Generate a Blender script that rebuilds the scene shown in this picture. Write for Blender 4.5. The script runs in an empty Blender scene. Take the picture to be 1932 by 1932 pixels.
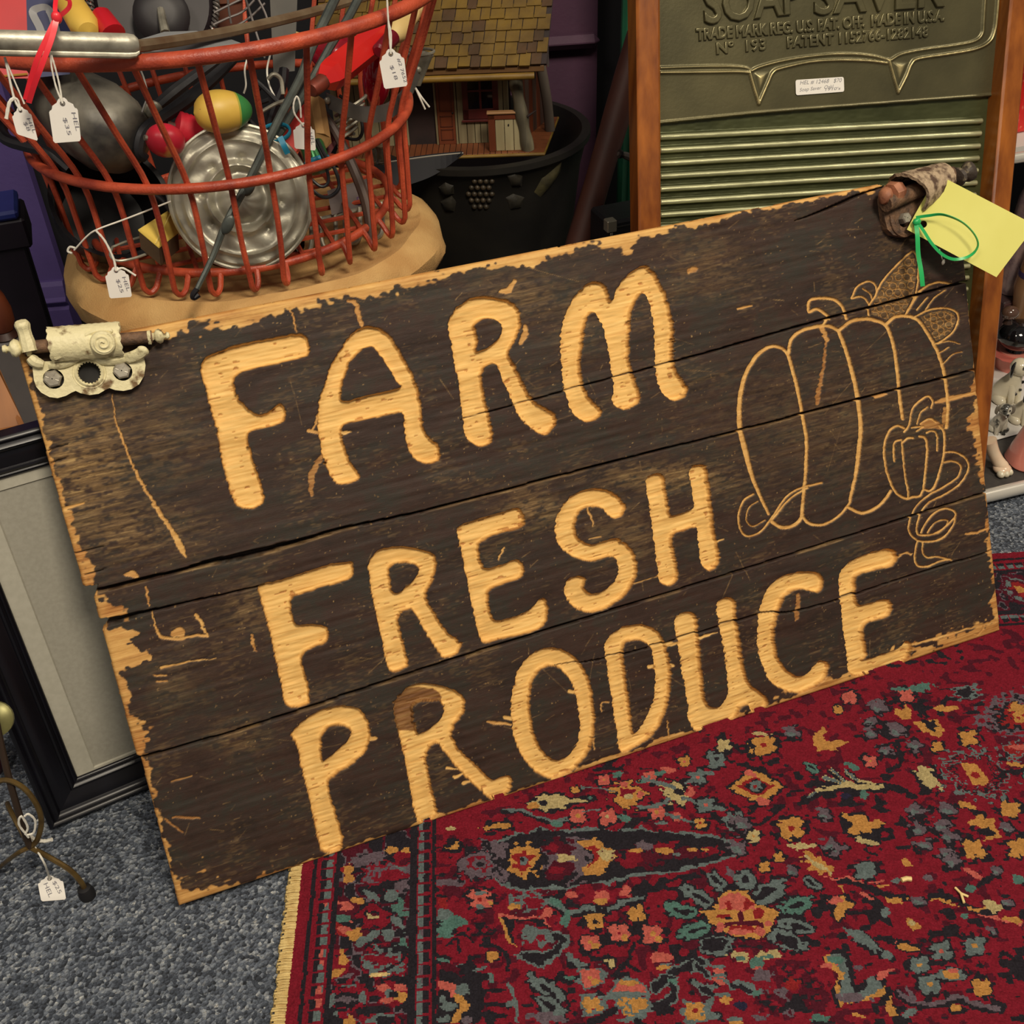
import bpy, math, random
import numpy as np
from mathutils import Matrix, Vector

# ---------------------------------------------------------------- camera
FPX = 2013.742                       # focal length in pixels of a 1932 px frame
CX = CY = 966.0
ROT = np.array([[0.93437437, 0.24401377, -0.25961859],
                [-0.3545669, 0.56519037, -0.74487728],
                [-0.03502638, 0.7880464, 0.6146186]])     # columns = camera axes in the world
CAM = np.array([0.10338388, -0.54673238, 0.75791663])
SC = bpy.context.scene
COL = SC.collection
_c = bpy.data.cameras.new('camera')
_c.sensor_width = 36.0
_c.sensor_fit = 'HORIZONTAL'
_c.lens = FPX / 1932.0 * 36.0
_c.clip_start = 0.01
cam = bpy.data.objects.new('camera', _c)
COL.objects.link(cam)
_m = Matrix.Identity(4)
for i in range(3):
    for j in range(3):
        _m[i][j] = ROT[i, j]
    _m[i][3] = CAM[i]
cam.matrix_world = _m
SC.camera = cam
# ---------------------------------------------------------------- light and exposure
SC.view_settings.view_transform = 'Standard'
SC.view_settings.look = 'None'
SC.view_settings.gamma = 1.0
SC.view_settings.use_curve_mapping = False
SC.view_settings.exposure = 0.0
w = bpy.data.worlds.new('world')
SC.world = w
w.use_nodes = True
w.node_tree.nodes['Background'].inputs[0].default_value = (1.0, 0.90, 0.80, 1)
w.node_tree.nodes['Background'].inputs[1].default_value = 0.16


def area(name, loc, target, size, size_y, power, color):
    l = bpy.data.lights.new(name, 'AREA')
    l.shape = 'RECTANGLE'
    l.size = size
    l.size_y = size_y
    l.energy = power
    l.color = color
    o = bpy.data.objects.new(name, l)
    COL.objects.link(o)
    o.location = loc
    d = Vector(target) - Vector(loc)
    o.rotation_euler = d.to_track_quat('-Z', 'Y').to_euler()
    return o


area('ceiling_lamp', (0.55, -1.15, 2.2), (0.45, 0.1, 0.1), 0.5, 0.5, 40, (1.0, 0.88, 0.70))
area('ceiling_lamp', (-0.9, -0.9, 2.45), (0.2, 0.2, 0.2), 0.6, 0.6, 15, (1.0, 0.9, 0.76))
area('ceiling_lamp', (2.0, -0.2, 2.3), (1.0, 0.3, 0.2), 0.4, 0.4, 12, (1.0, 0.88, 0.7))

# ---------------------------------------------------------------- helpers
FLOOR_Z = -0.009
RUG_Z = -0.001


def arr(p):
    return np.array(p, float)


def ray(px, py):
    return ROT @ np.array([(px - CX) / FPX, -(py - CY) / FPX, -1.0])


def hit(px, py, P, n):
    d = ray(px, py)
    n = arr(n)
    return CAM + d * (((arr(P) - CAM) @ n) / (d @ n))


def at(px, py, y):
    return hit(px, py, (0, y, 0), (0, 1, 0))


def onfloor(px, py, z=FLOOR_Z):
    return hit(px, py, (0, 0, z), (0, 0, 1))


def mpp(P):
    """metres per photo pixel at point P"""
    q = ROT.T @ (arr(P) - CAM)
    return -q[2] / FPX


def project(P):
    q = (np.asarray(P) - CAM) @ ROT
    return CX + FPX * q[..., 0] / -q[..., 2], CY - FPX * q[..., 1] / -q[..., 2]


class MB:
    """collects vertices and faces"""

    def __init__(s):
        s.v = []
        s.f = []

    def add(s, V, F):
        n = len(s.v)
        s.v.extend([tuple(map(float, p)) for p in V])
        s.f.extend([tuple(i + n for i in q) for q in F])
        return s

    def box(s, lo, hi, M=None):
        x0, y0, z0 = lo
        x1, y1, z1 = hi
        V = [(x0, y0, z0), (x1, y0, z0), (x1, y1, z0), (x0, y1, z0), (x0, y0, z1), (x1, y0, z1), (x1, y1, z1), (x0, y1, z1)]
        if M is not None:
            V = [M(arr(p)) for p in V]
        return s.add(V, [(0, 3, 2, 1), (4, 5, 6, 7), (0, 1, 5, 4), (1, 2, 6, 5), (2, 3, 7, 6), (3, 0, 4, 7)])

    def bbox(s, lo, hi, b=0.002, M=None):
        """box with bevelled edges (chamfer on all edges)"""
        lo = arr(lo)
        hi = arr(hi)
        b = min(b, 0.45 * float(min(hi - lo)))
        V = []
        idx = {}
        for sx in (0, 1):
            for sy in (0, 1):
                for sz in (0, 1):
                    c = np.where([sx, sy, sz], hi, lo)
                    inn = np.where([sx, sy, sz], hi - b, lo + b)
                    for ax in range(3):
                        p = inn.copy()
                        p[ax] = c[ax]
                        idx[(sx, sy, sz, ax)] = len(V)
                        V.append(p)
        F = []
        for ax in range(3):
            o = [a for a in range(3) if a != ax]
            for sgn in (0, 1):
                q = []
                for (i, j) in ((0, 0), (1, 0), (1, 1), (0, 1)):
                    k = [0, 0, 0]
                    k[ax] = sgn
                    k[o[0]] = i
                    k[o[1]] = j
                    q.append(idx[(k[0], k[1], k[2], ax)])
                F.append(q if (sgn == 1) == (ax != 1) else q[::-1])
        for ax in range(3):
            o = [a for a in range(3) if a != ax]
            for i in (0, 1):
                for j in (0, 1):
                    k0 = [0, 0, 0]
                    k0[o[0]] = i
                    k0[o[1]] = j
                    k1 = list(k0)
                    k1[ax] = 1
                    F.append([idx[(*k0, o[0])], idx[(*k1, o[0])], idx[(*k1, o[1])], idx[(*k0, o[1])]])
        for sx in (0, 1):
            for sy in (0, 1):
                for sz in (0, 1):
                    F.append([idx[(sx, sy, sz, a)] for a in range(3)])
        if M is not None:
            V = [M(p) for p in V]
        return s.add(V, F)

    def tube(s, pts, r, n=8, closed=False, flat=1.0, cap=True):
        P = np.array([arr(p) for p in pts])
        m = len(P)
        r = np.full(m, float(r)) if np.isscalar(r) else np.array(r, float)
        T = np.zeros_like(P)
        for i in range(m):
            a = P[(i - 1) % m] if (closed or i > 0) else P[i]
            b = P[(i + 1) % m] if (closed or i < m - 1) else P[i]
            t = b - a
            T[i] = t / max(np.linalg.norm(t), 1e-9)
        ref = arr((0, 0, 1)) if abs(T[0][2]) < 0.9 else arr((1, 0, 0))
        u = ref - T[0] * (ref @ T[0])
        u /= np.linalg.norm(u)
        V = []
        for i in range(m):
            u = u - T[i] * (u @ T[i])
            u /= max(np.linalg.norm(u), 1e-9)
            w_ = np.cross(T[i], u)
            for k in range(n):
                a = 2 * math.pi * k / n
                V.append(P[i] + r[i] * (math.cos(a) * u + flat * math.sin(a) * w_))
        F = []
        for i in range(m if closed else m - 1):
            for k in range(n):
                a = i * n + k
                b = i * n + (k + 1) % n
                c = ((i + 1) % m) * n + (k + 1) % n
                d = ((i + 1) % m) * n + k
                F.append((a, b, c, d))
        if not closed and cap:
            F.append(tuple(range(n))[::-1])
            F.append(tuple((m - 1) * n + k for k in range(n)))
        return s.add(V, F)

    def lathe(s, prof, O, ax, n=32, ref=None, cap=True, wob=None):
        """profile [(radius, height)] around axis ax at O"""
        ax = arr(ax) / np.linalg.norm(ax)
        ref = arr(ref) if ref is not None else (arr((1, 0, 0)) if abs(ax[0]) < 0.9 else arr((0, 1, 0)))
        u = ref - ax * (ref @ ax)
        u /= np.linalg.norm(u)
        w_ = np.cross(ax, u)
        V = []
        for i, (r, h) in enumerate(prof):
            for k in range(n):
                a = 2 * math.pi * k / n
                rr = r * (wob(a, i) if wob else 1.0)
                V.append(arr(O) + ax * h + rr * (math.cos(a) * u + math.sin(a) * w_))
        F = []
        m = len(prof)
        for i in range(m - 1):
            for k in range(n):
                F.append((i * n + k, i * n + (k + 1) % n, (i + 1) * n + (k + 1) % n, (i + 1) * n + k))
        if cap:
            F.append(tuple(range(n))[::-1])
            F.append(tuple((m - 1) * n + k for k in range(n)))
        return s.add(V, F)

    def prism(s, poly, O, ex, ey, en, t, holes=None):
        """polygon (2-D, metres) in frame O,ex,ey thickened by t along en, both faces"""
        poly = [tuple(p) for p in poly]
        n = len(poly)
        A = [arr(O) + p[0] * arr(ex) + p[1] * arr(ey) for p in poly]
        B = [p + arr(en) * t for p in A]
        F = [tuple(range(n))[::-1], tuple(range(n, 2 * n))]
        for i in range(n):
            j = (i + 1) % n
            F.append((i, j, n + j, n + i))
        return s.add(A + B, F)

    def ell(s, c, rx, ry, rz, X=(1, 0, 0), Y=(0, 1, 0), Z=(0, 0, 1), n=20, m=12):
        V = []
        X, Y, Z = arr(X), arr(Y), arr(Z)
        for i in range(m + 1):
            th = math.pi * i / m
            for k in range(n):
                a = 2 * math.pi * k / n
                V.append(arr(c) + X * rx * math.sin(th) * math.cos(a) + Y * ry * math.sin(th) * math.sin(a) + Z * rz * math.cos(th))
        F = []
        for i in range(m):
            for k in range(n):
                F.append((i * n + k, (i + 1) * n + k, (i + 1) * n + (k + 1) % n, i * n + (k + 1) % n))
        return s.add(V, F)


def spline(pts, k=6):
    """Catmull-Rom resampling of control points (any dimension)"""
    P = np.array([arr(p) for p in pts])
    if len(P) < 3:
        return P
    Q = np.vstack([2 * P[0] - P[1], P, 2 * P[-1] - P[-2]])
    out = []
    for i in range(1, len(Q) - 2):
        for j in range(k):
            t = j / k
            a, b, c, d = Q[i - 1], Q[i], Q[i + 1], Q[i + 2]
            out.append(0.5 * (2 * b + (c - a) * t + (2 * a - 5 * b + 4 * c - d) * t * t + (3 * b - a - 3 * c + d) * t ** 3))
    out.append(P[-1])
    return np.array(out)


def thing(name, label, cat, loc=(0, 0, 0), group=None):
    o = bpy.data.objects.new(name, None)
    o.empty_display_size = 0.02
    COL.objects.link(o)
    o.location = tuple(map(float, loc))
    o['label'] = label
    o['category'] = cat
    if group:
        o['group'] = group
    return o


def tag(o, label, cat, group=None):
    o['label'] = label
    o['category'] = cat
    if group:
        o['group'] = group
    return o


def obj(name, mb, mat, parent=None, smooth=True, local=False, label=None, origin=None):
    """links mb as ONE mesh object; world coordinates unless local=True"""
    V = np.array(mb.v, float)
    off = np.zeros(3)
    if parent is not None and not local:
        off = np.array(parent.location)
        q = parent.parent
        while q is not None:
            off = off + np.array(q.location)
            q = q.parent
    elif parent is None:
        if origin is None:
            origin = [V[:, 0].mean(), V[:, 1].mean(), V[:, 2].min()]
        off = arr(origin)
    me = bpy.data.meshes.new(name)
    me.from_pydata([tuple(p) for p in (V - off)], [], mb.f)
    me.validate()
    me.materials.append(mat)
    if smooth:
        me.polygons.foreach_set('use_smooth', [True] * len(me.polygons))
        try:
            me.set_sharp_from_angle(angle=math.radians(40))
        except Exception:
            pass
    o = bpy.data.objects.new(name, me)
    COL.objects.link(o)
    if parent is not None:
        o.parent = parent
    else:
        o.location = tuple(off)
    if label:
        o['label'] = label
    return o


def grid_obj(name, V, F, mat, parent, attrs, smooth=True, domain='POINT'):
    """numpy mesh: V (n,3), F (m,4)"""
    me = bpy.data.meshes.new(name)
    me.vertices.add(len(V))
    me.vertices.foreach_set('co', np.ascontiguousarray(V, np.float32).ravel())
    me.loops.add(F.size)
    me.loops.foreach_set('vertex_index', np.ascontiguousarray(F, np.int32).ravel())
    me.polygons.add(len(F))
    me.polygons.foreach_set('loop_start', np.arange(0, F.size, F.shape[1], dtype=np.int32))
    me.polygons.foreach_set('use_smooth', np.full(len(F), smooth))
    me.update(calc_edges=True)
    for k, A in attrs.items():
        a = me.attributes.new(k, 'FLOAT_COLOR', domain)
        c = np.ones((len(A), 4), np.float32)
        c[:, :A.shape[1]] = A
        a.data.foreach_set('color', c.ravel())
    me.materials.append(mat)
    o = bpy.data.objects.new(name, me)
    COL.objects.link(o)
    if parent is not None:
        o.parent = parent
    return o


def vnoise(shape, cy, cx, seed):
    """smooth value noise on an array, cell sizes in samples"""
    r = np.random.default_rng(seed)
    ny, nx = int(shape[0] / cy) + 3, int(shape[1] / cx) + 3
    g = r.random((ny, nx))
    y = np.arange(shape[0]) / cy
    x = np.arange(shape[1]) / cx
    yi, xi = y.astype(int), x.astype(int)
    fy, fx = y - yi, x - xi
    fy = (fy * fy * (3 - 2 * fy))[:, None]
    fx = (fx * fx * (3 - 2 * fx))[None, :]
    a = g[np.ix_(yi, xi)]
    b = g[np.ix_(yi, xi + 1)]
    c = g[np.ix_(yi + 1, xi)]
    d = g[np.ix_(yi + 1, xi + 1)]
    return (a * (1 - fx) + b * fx) * (1 - fy) + (c * (1 - fx) + d * fx) * fy


def sstep(a, b, x):
    t = np.clip((x - a) / (b - a), 0, 1)
    return t * t * (3 - 2 * t)


def seg_dist(X, Y, pts, wid=None):
    """distance to a polyline; with widths per point returns distance minus half width"""
    D = np.full(X.shape, 1e9)
    for i in range(len(pts) - 1):
        ax, ay = pts[i][:2]
        bx, by = pts[i + 1][:2]
        dx, dy = bx - ax, by - ay
        L = dx * dx + dy * dy + 1e-9
        t = np.clip(((X - ax) * dx + (Y - ay) * dy) / L, 0, 1)
        d = np.hypot(X - ax - t * dx, Y - ay - t * dy)
        if wid is not None:
            d = d - 0.5 * (wid[i] * (1 - t) + wid[i + 1] * t)
        D = np.minimum(D, d)
    return D


def poly_sd(X, Y, poly):
    """signed distance, positive inside"""
    ins = np.zeros(X.shape, bool)
    n = len(poly)
    for i in range(n):
        x0, y0 = poly[i]
        x1, y1 = poly[(i + 1) % n]
        if y0 == y1:
            continue
        c = ((y0 > Y) != (y1 > Y)) & (X < (x1 - x0) * (Y - y0) / (y1 - y0) + x0)
        ins ^= c
    d = seg_dist(X, Y, list(poly) + [poly[0]])
    return np.where(ins, d, -d)


CROPS = {'L1': (350, 480, 3.5127), 'L2': (800, 450, 3.5127), 'L3': (450, 850, 3.22), 'L4': (850, 850, 3.5127),
         'L5': (520, 1250, 3.864), 'L6': (930, 1100, 3.5127), 'L7': (1380, 1000, 3.5), 'Q': (1350, 450, 2.9725),
         'H': (0, 590, 6.44), 'LS': (0, 550, 4.2925), 'LM': (120, 950, 4.83), 'W': (1180, 0, 2.569),
         'RA': (500, 1550, 3.864), 'RB': (900, 1400, 3.5127), 'RC': (1382, 1300, 3.056), 'RD': (520, 1600, 5.084),
         'RE': (1200, 1600, 4.83), 'RF': (1560, 1550, 5.056), 'G': (1640, 300, 8.78), 'Y': (1500, 280, 4.472), 'N': (0, 0, 1.0)}


def T(k, pts):
    x, y, s = CROPS[k]
    return [(x + p[0] / s, y + p[1] / s) for p in pts]


# ---------------------------------------------------------------- materials
def srgb(r, g, b):
    def f(c):
        c = c / 255.0
        return c / 12.92 if c <= 0.04045 else ((c + 0.055) / 1.055) ** 2.4
    return (f(r), f(g), f(b), 1.0)


def mat(name, col, rough=0.5, metal=0.0, col2=None, scale=40.0, stretch=(1, 1, 1), lo=0.35, hi=0.65, bump=0.0, bscale=None, detail=4.0,
        spec=0.5, trans=0.0, sheen=0.0, coat=0.0, emis=None):
    """principled material with noise-mixed colour and noise bump; colours are sRGB 0-255"""
    m = bpy.data.materials.new(name)
    m.use_nodes = True
    nt = m.node_tree
    b = nt.nodes['Principled BSDF']
    b.inputs['Roughness'].default_value = rough
    b.inputs['Metallic'].default_value = metal
    b.inputs['Specular IOR Level'].default_value = spec
    b.inputs['Transmission Weight'].default_value = trans
    b.inputs['Coat Weight'].default_value = coat
    c1 = srgb(*col)
    b.inputs['Base Color'].default_value = c1
    if col2 is not None or bump:
        tc = nt.nodes.new('ShaderNodeTexCoord')
        mp = nt.nodes.new('ShaderNodeMapping')
        mp.inputs['Scale'].default_value = stretch
        nt.links.new(tc.outputs['Object'], mp.inputs[0])
        if col2 is not None:
            nz = nt.nodes.new('ShaderNodeTexNoise')
            nz.inputs['Scale'].default_value = scale
            nz.inputs['Detail'].default_value = detail
            nt.links.new(mp.outputs[0], nz.inputs['Vector'])
            rp = nt.nodes.new('ShaderNodeValToRGB')
            rp.color_ramp.elements[0].position = lo
            rp.color_ramp.elements[1].position = hi
            rp.color_ramp.elements[0].color = c1
            rp.color_ramp.elements[1].color = srgb(*col2)
            nt.links.new(nz.outputs['Fac'], rp.inputs[0])
            nt.links.new(rp.outputs[0], b.inputs['Base Color'])
        if bump:
            nb = nt.nodes.new('ShaderNodeTexNoise')
            nb.inputs['Scale'].default_value = bscale or scale * 2
            nb.inputs['Detail'].default_value = 5.0
            nt.links.new(mp.outputs[0], nb.inputs['Vector'])
            bp = nt.nodes.new('ShaderNodeBump')
            bp.inputs['Strength'].default_value = bump
            bp.inputs['Distance'].default_value = 0.002
            nt.links.new(nb.outputs['Fac'], bp.inputs['Height'])
            nt.links.new(bp.outputs[0], b.inputs['Normal'])
    return m


def text_geo(s, size, extrude=0.0, bevel=0.0, spacing=1.0):
    cu = bpy.data.curves.new('lettering', 'FONT')
    cu.body = s
    cu.size = size
    cu.extrude = extrude
    cu.bevel_depth = bevel
    cu.space_character = spacing
    cu.resolution_u = 3
    o = bpy.data.objects.new('lettering', cu)
    COL.objects.link(o)
    dg = bpy.context.evaluated_depsgraph_get()
    me = o.evaluated_get(dg).to_mesh()
    V = np.array([tuple(v.co) for v in me.vertices])
    F = [tuple(p.vertices) for p in me.polygons]
    o.evaluated_get(dg).to_mesh_clear()
    bpy.data.objects.remove(o)
    bpy.data.curves.remove(cu)
    return V, F


def put_text(s, O, ex, ey, en, width=None, height=None, lift=0.0003, extrude=0.0, bevel=0.0, shear=0.0):
    """text mesh builder: lower-left at O, scaled to width (or cap height)"""
    V, F = text_geo(s, 1.0, 0, 0)
    lo = V.min(0)
    hi = V.max(0)
    V = V - [lo[0], lo[1], 0]
    sx = (width / (hi[0] - lo[0])) if width else height / (hi[1] - lo[1])
    sy = (height / (hi[1] - lo[1])) if height else sx
    if extrude or bevel:
        V, F = text_geo(s, 1.0, extrude / sx, bevel / sx)
        V = V - [lo[0], lo[1], 0]
    ex, ey, en = arr(ex), arr(ey), arr(en)
    W = [arr(O) + ex * (p[0] * sx + shear * p[1] * sy) + ey * p[1] * sy + en * (p[2] * sx + lift) for p in V]
    mb = MB()
    mb.add(W, F)
    return mb


random.seed(3)
RNG = np.random.default_rng(5)
# ================================================================ room shell
m_carpet = mat('blue_grey_carpet', (90, 95, 104), .95)


def carpet_mat():
    m = m_carpet
    nt = m.node_tree
    N, L = nt.nodes, nt.links
    b = N['Principled BSDF']
    tc = N.new('ShaderNodeTexCoord')
    vo = N.new('ShaderNodeTexVoronoi')
    vo.inputs['Scale'].default_value = 330
    no = N.new('ShaderNodeTexNoise')
    no.inputs['Scale'].default_value = 420
    no.inputs['Detail'].default_value = 4
    n2 = N.new('ShaderNodeTexNoise')
    n2.inputs['Scale'].default_value = 22
    for n in (vo, no, n2):
        L.new(tc.outputs['Object'], n.inputs['Vector'])
    sx = N.new('ShaderNodeSeparateColor')
    L.new(vo.outputs['Color'], sx.inputs[0])
    r = N.new('ShaderNodeValToRGB')
    for p, c in ((0.0, (38, 42, 49)), (0.3, (72, 79, 91)), (0.6, (106, 114, 127)), (0.85, (150, 156, 163)), (1.0, (214, 213, 206))):
        if p == 0.0:
            e = r.color_ramp.elements[0]
        elif p == 1.0:
            e = r.color_ramp.elements[-1]
        else:
            e = r.color_ramp.elements.new(p)
        e.position = p
        e.color = srgb(*c)
    ma = N.new('ShaderNodeMath')
    ma.operation = 'MULTIPLY_ADD'
    L.new(no.outputs['Fac'], ma.inputs[0])
    ma.inputs[1].default_value = 1.1
    L.new(sx.outputs[0], ma.inputs[2])
    mb = N.new('ShaderNodeMath')
    mb.operation = 'MULTIPLY_ADD'
    L.new(ma.outputs[0], mb.inputs[0])
    mb.inputs[1].default_value = .72
    m3 = N.new('ShaderNodeMath')
    m3.operation = 'MULTIPLY_ADD'
    L.new(n2.outputs['Fac'], m3.inputs[0])
    m3.inputs[1].default_value = .25
    m3.inputs[2].default_value = -.40
    L.new(m3.outputs[0], mb.inputs[2])
    L.new(mb.outputs[0], r.inputs[0])
    L.new(r.outputs[0], b.inputs['Base Color'])
    bp = N.new('ShaderNodeBump')
    bp.inputs['Strength'].default_value = .9
    bp.inputs['Distance'].default_value = .004
    ad = N.new('ShaderNodeMath')
    ad.operation = 'ADD'
    L.new(vo.outputs['Distance'], ad.inputs[0])
    L.new(no.outputs['Fac'], ad.inputs[1])
    L.new(ad.outputs[0], bp.inputs['Height'])
    L.new(bp.outputs[0], b.inputs['Normal'])


carpet_mat()
fl = MB()
fl.box((-2.5, -2.5, FLOOR_Z - .05), (3.2, 1.35, FLOOR_Z))
o = obj('floor', fl, m_carpet, None, False, origin=(0, 0, FLOOR_Z))
o['kind'] = 'structure'
# back wall: dark, with purple pilasters, plinth and ledge; it faces the camera squarely
m_dark = mat('black_drape', (12, 12, 18), .9, bump=.2, bscale=60)
m_purple = mat('purple_paint', (88, 72, 132), .6, col2=(78, 62, 118), scale=9, bump=.15, bscale=180)
m_plum = mat('plum_paint', (82, 50, 72), .6, col2=(70, 44, 64), scale=8, bump=.15, bscale=150)
WE = arr((math.cos(math.radians(14)), -math.sin(math.radians(14)), 0))
WB = arr((math.sin(math.radians(14)), math.cos(math.radians(14)), 0))
WO = arr((-.03, 1.04, FLOOR_Z))


def wallM(p):
    return WO + WE * p[0] + WB * p[1] + arr((0, 0, 1)) * p[2]


wb = MB()
wb.box((-1.2, .02, 0), (2.6, .08, 2.4), wallM)
o = obj('wall_back', wb, m_dark, None, False)
o['kind'] = 'structure'


def wall_x(px, py, b=0.0):
    P = hit(px, py, WO + WB * b, WB) - WO
    return P @ WE, P[2]


# left purple strip of wall with its moulded skirting
xl, _ = wall_x(-120, 400)
xr, _ = wall_x(95, 450)
s1 = MB()
s1.box((xl, 0, 0), (xr, .02, 2.0), wallM)
o = obj('wall_left', s1, m_purple, None, False)
o['kind'] = 'structure'
_, zt = wall_x(75, 530)
_, zm = wall_x(80, 556)
_, zb = wall_x(85, 574)
bs = MB()
prof = [(0, 0), (-.016, 0), (-.016, zb - .004), (-.010, zb), (-.012, zb + .004), (-.020, zb + .010), (-.020, zm - .004), (-.014, zm), (-.010, zt - .006), (-.006, zt), (0, zt)]
V = [wallM((x, b, z)) for x in (xl, xr) for b, z in prof]
n = len(prof)
bs.add(V, [(i, i + 1, n + i + 1, n + i) for i in range(n - 1)] + [tuple(range(n))[::-1], tuple(range(n, 2 * n))])
o = obj('baseboard_left', bs, m_purple, None, False)
o['kind'] = 'structure'
# right plum strip with a ledge
xl2, z1 = wall_x(1030, 60)
xr2, _ = wall_x(1122, 60)
xll, _ = wall_x(700, 60)
s2 = MB()
s2.box((xll, -.02, 0), (xr2, .02, 2.0), wallM)
o = obj('wall_right', s2, m_plum, None, False)
o['kind'] = 'structure'
zt2 = wall_x(1090, 52)[1]
zb2 = wall_x(1090, 78)[1]
s3 = MB()
s3.bbox((xll, -.045, zb2), (xr2, -.0201, zt2), .008, wallM)
o = obj('trim_1', s3, m_plum, None, False)
o['kind'] = 'structure'
# ================================================================ FARM FRESH PRODUCE sign
LEAN = math.radians(26.5)
BU = arr((1, 0, 0))
BV = arr((0, math.sin(LEAN), math.cos(LEAN)))
BN = arr((0, -math.cos(LEAN), math.sin(LEAN)))
B_W, B_H, B_T = 0.8, 0.4452, 0.019


def onboard(px, py, n=0.0):
    P = hit(px, py, BN * n, BN)
    return arr((P @ BU, P @ BV))


def board_mat():
    m = bpy.data.materials.new('weathered_painted_wood')
    m.use_nodes = True
    nt = m.node_tree
    N = nt.nodes
    L = nt.links
    b = N['Principled BSDF']
    at_ = N.new('ShaderNodeAttribute')
    at_.attribute_name = 'paint'
    sp = N.new('ShaderNodeSeparateColor')
    L.new(at_.outputs['Color'], sp.inputs[0])
    tc = N.new('ShaderNodeTexCoord')

    def noise(scale, st, detail=5, rough=0.6):
        mp = N.new('ShaderNodeMapping')
        mp.inputs['Scale'].default_value = st
        L.new(tc.outputs['Object'], mp.inputs[0])
        n = N.new('ShaderNodeTexNoise')
        n.inputs['Scale'].default_value = scale
        n.inputs['Detail'].default_value = detail
        n.inputs['Roughness'].default_value = rough
        L.new(mp.outputs[0], n.inputs['Vector'])
        return n.outputs['Fac']

    def ramp(f, cols):
        r = N.new('ShaderNodeValToRGB')
        r.color_ramp.elements[0].position = cols[0][0]
        r.color_ramp.elements[0].color = srgb(*cols[0][1])
        r.color_ramp.elements[1].position = cols[-1][0]
        r.color_ramp.elements[1].color = srgb(*cols[-1][1])
        for p, c in cols[1:-1]:
            e = r.color_ramp.elements.new(p)
            e.color = srgb(*c)
        L.new(f, r.inputs[0])
        return r.outputs[0]

    def mix(f, a, c):
        x = N.new('ShaderNodeMix')
        x.data_type = 'RGBA'
        if isinstance(f, float):
            x.inputs[0].default_value = f
        else:
            L.new(f, x.inputs[0])
        L.new(a, x.inputs[6])
        L.new(c, x.inputs[7])
        return x.outputs[2]
    big = noise(9, (0.6, 2.2, 1), 4)
    fine = noise(120, (0.35, 3.0, 1), 6, 0.7)
    blot = noise(26, (0.7, 1.3, 1), 6, 0.7)
    paint = mix(fine,ramp(big,[(0.32,(27,18,14)),(0.45,(46,29,22)),(0.56,(34,31,26)),(0.68,(50,32,24))]),
                ramp(blot,[(0.34,(48,36,30)),(0.48,(70,50,42)),(0.58,(60,56,48)),(0.72,(82,58,46))]))
    scuff = ramp(fine, [(0.34, (62, 45, 30)), (0.54, (128, 100, 64)), (0.72, (190, 158, 104))])
    paint2 = mix(sp.outputs[1], paint, scuff)
    grain = noise(160, (0.10, 2.6, 1), 6, 0.65)
    fresh = ramp(grain, [(0.22, (186, 130, 66)), (0.42, (232, 184, 106)), (0.75, (246, 206, 130))])
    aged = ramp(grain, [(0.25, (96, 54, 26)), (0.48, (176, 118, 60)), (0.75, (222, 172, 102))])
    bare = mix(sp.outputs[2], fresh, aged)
    col = mix(sp.outputs[0], paint2, bare)
    L.new(col, b.inputs['Base Color'])
    b.inputs['Roughness'].default_value = 0.62
    b.inputs['Specular IOR Level'].default_value = 0.32
    bp = N.new('ShaderNodeBump')
    bp.inputs['Strength'].default_value = 0.32
    bp.inputs['Distance'].default_value = 0.0008
    L.new(noise(420, (0.3, 1.7, 1), 5, 0.75), bp.inputs['Height'])
    L.new(bp.outputs[0], b.inputs['Normal'])
    return m


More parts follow.
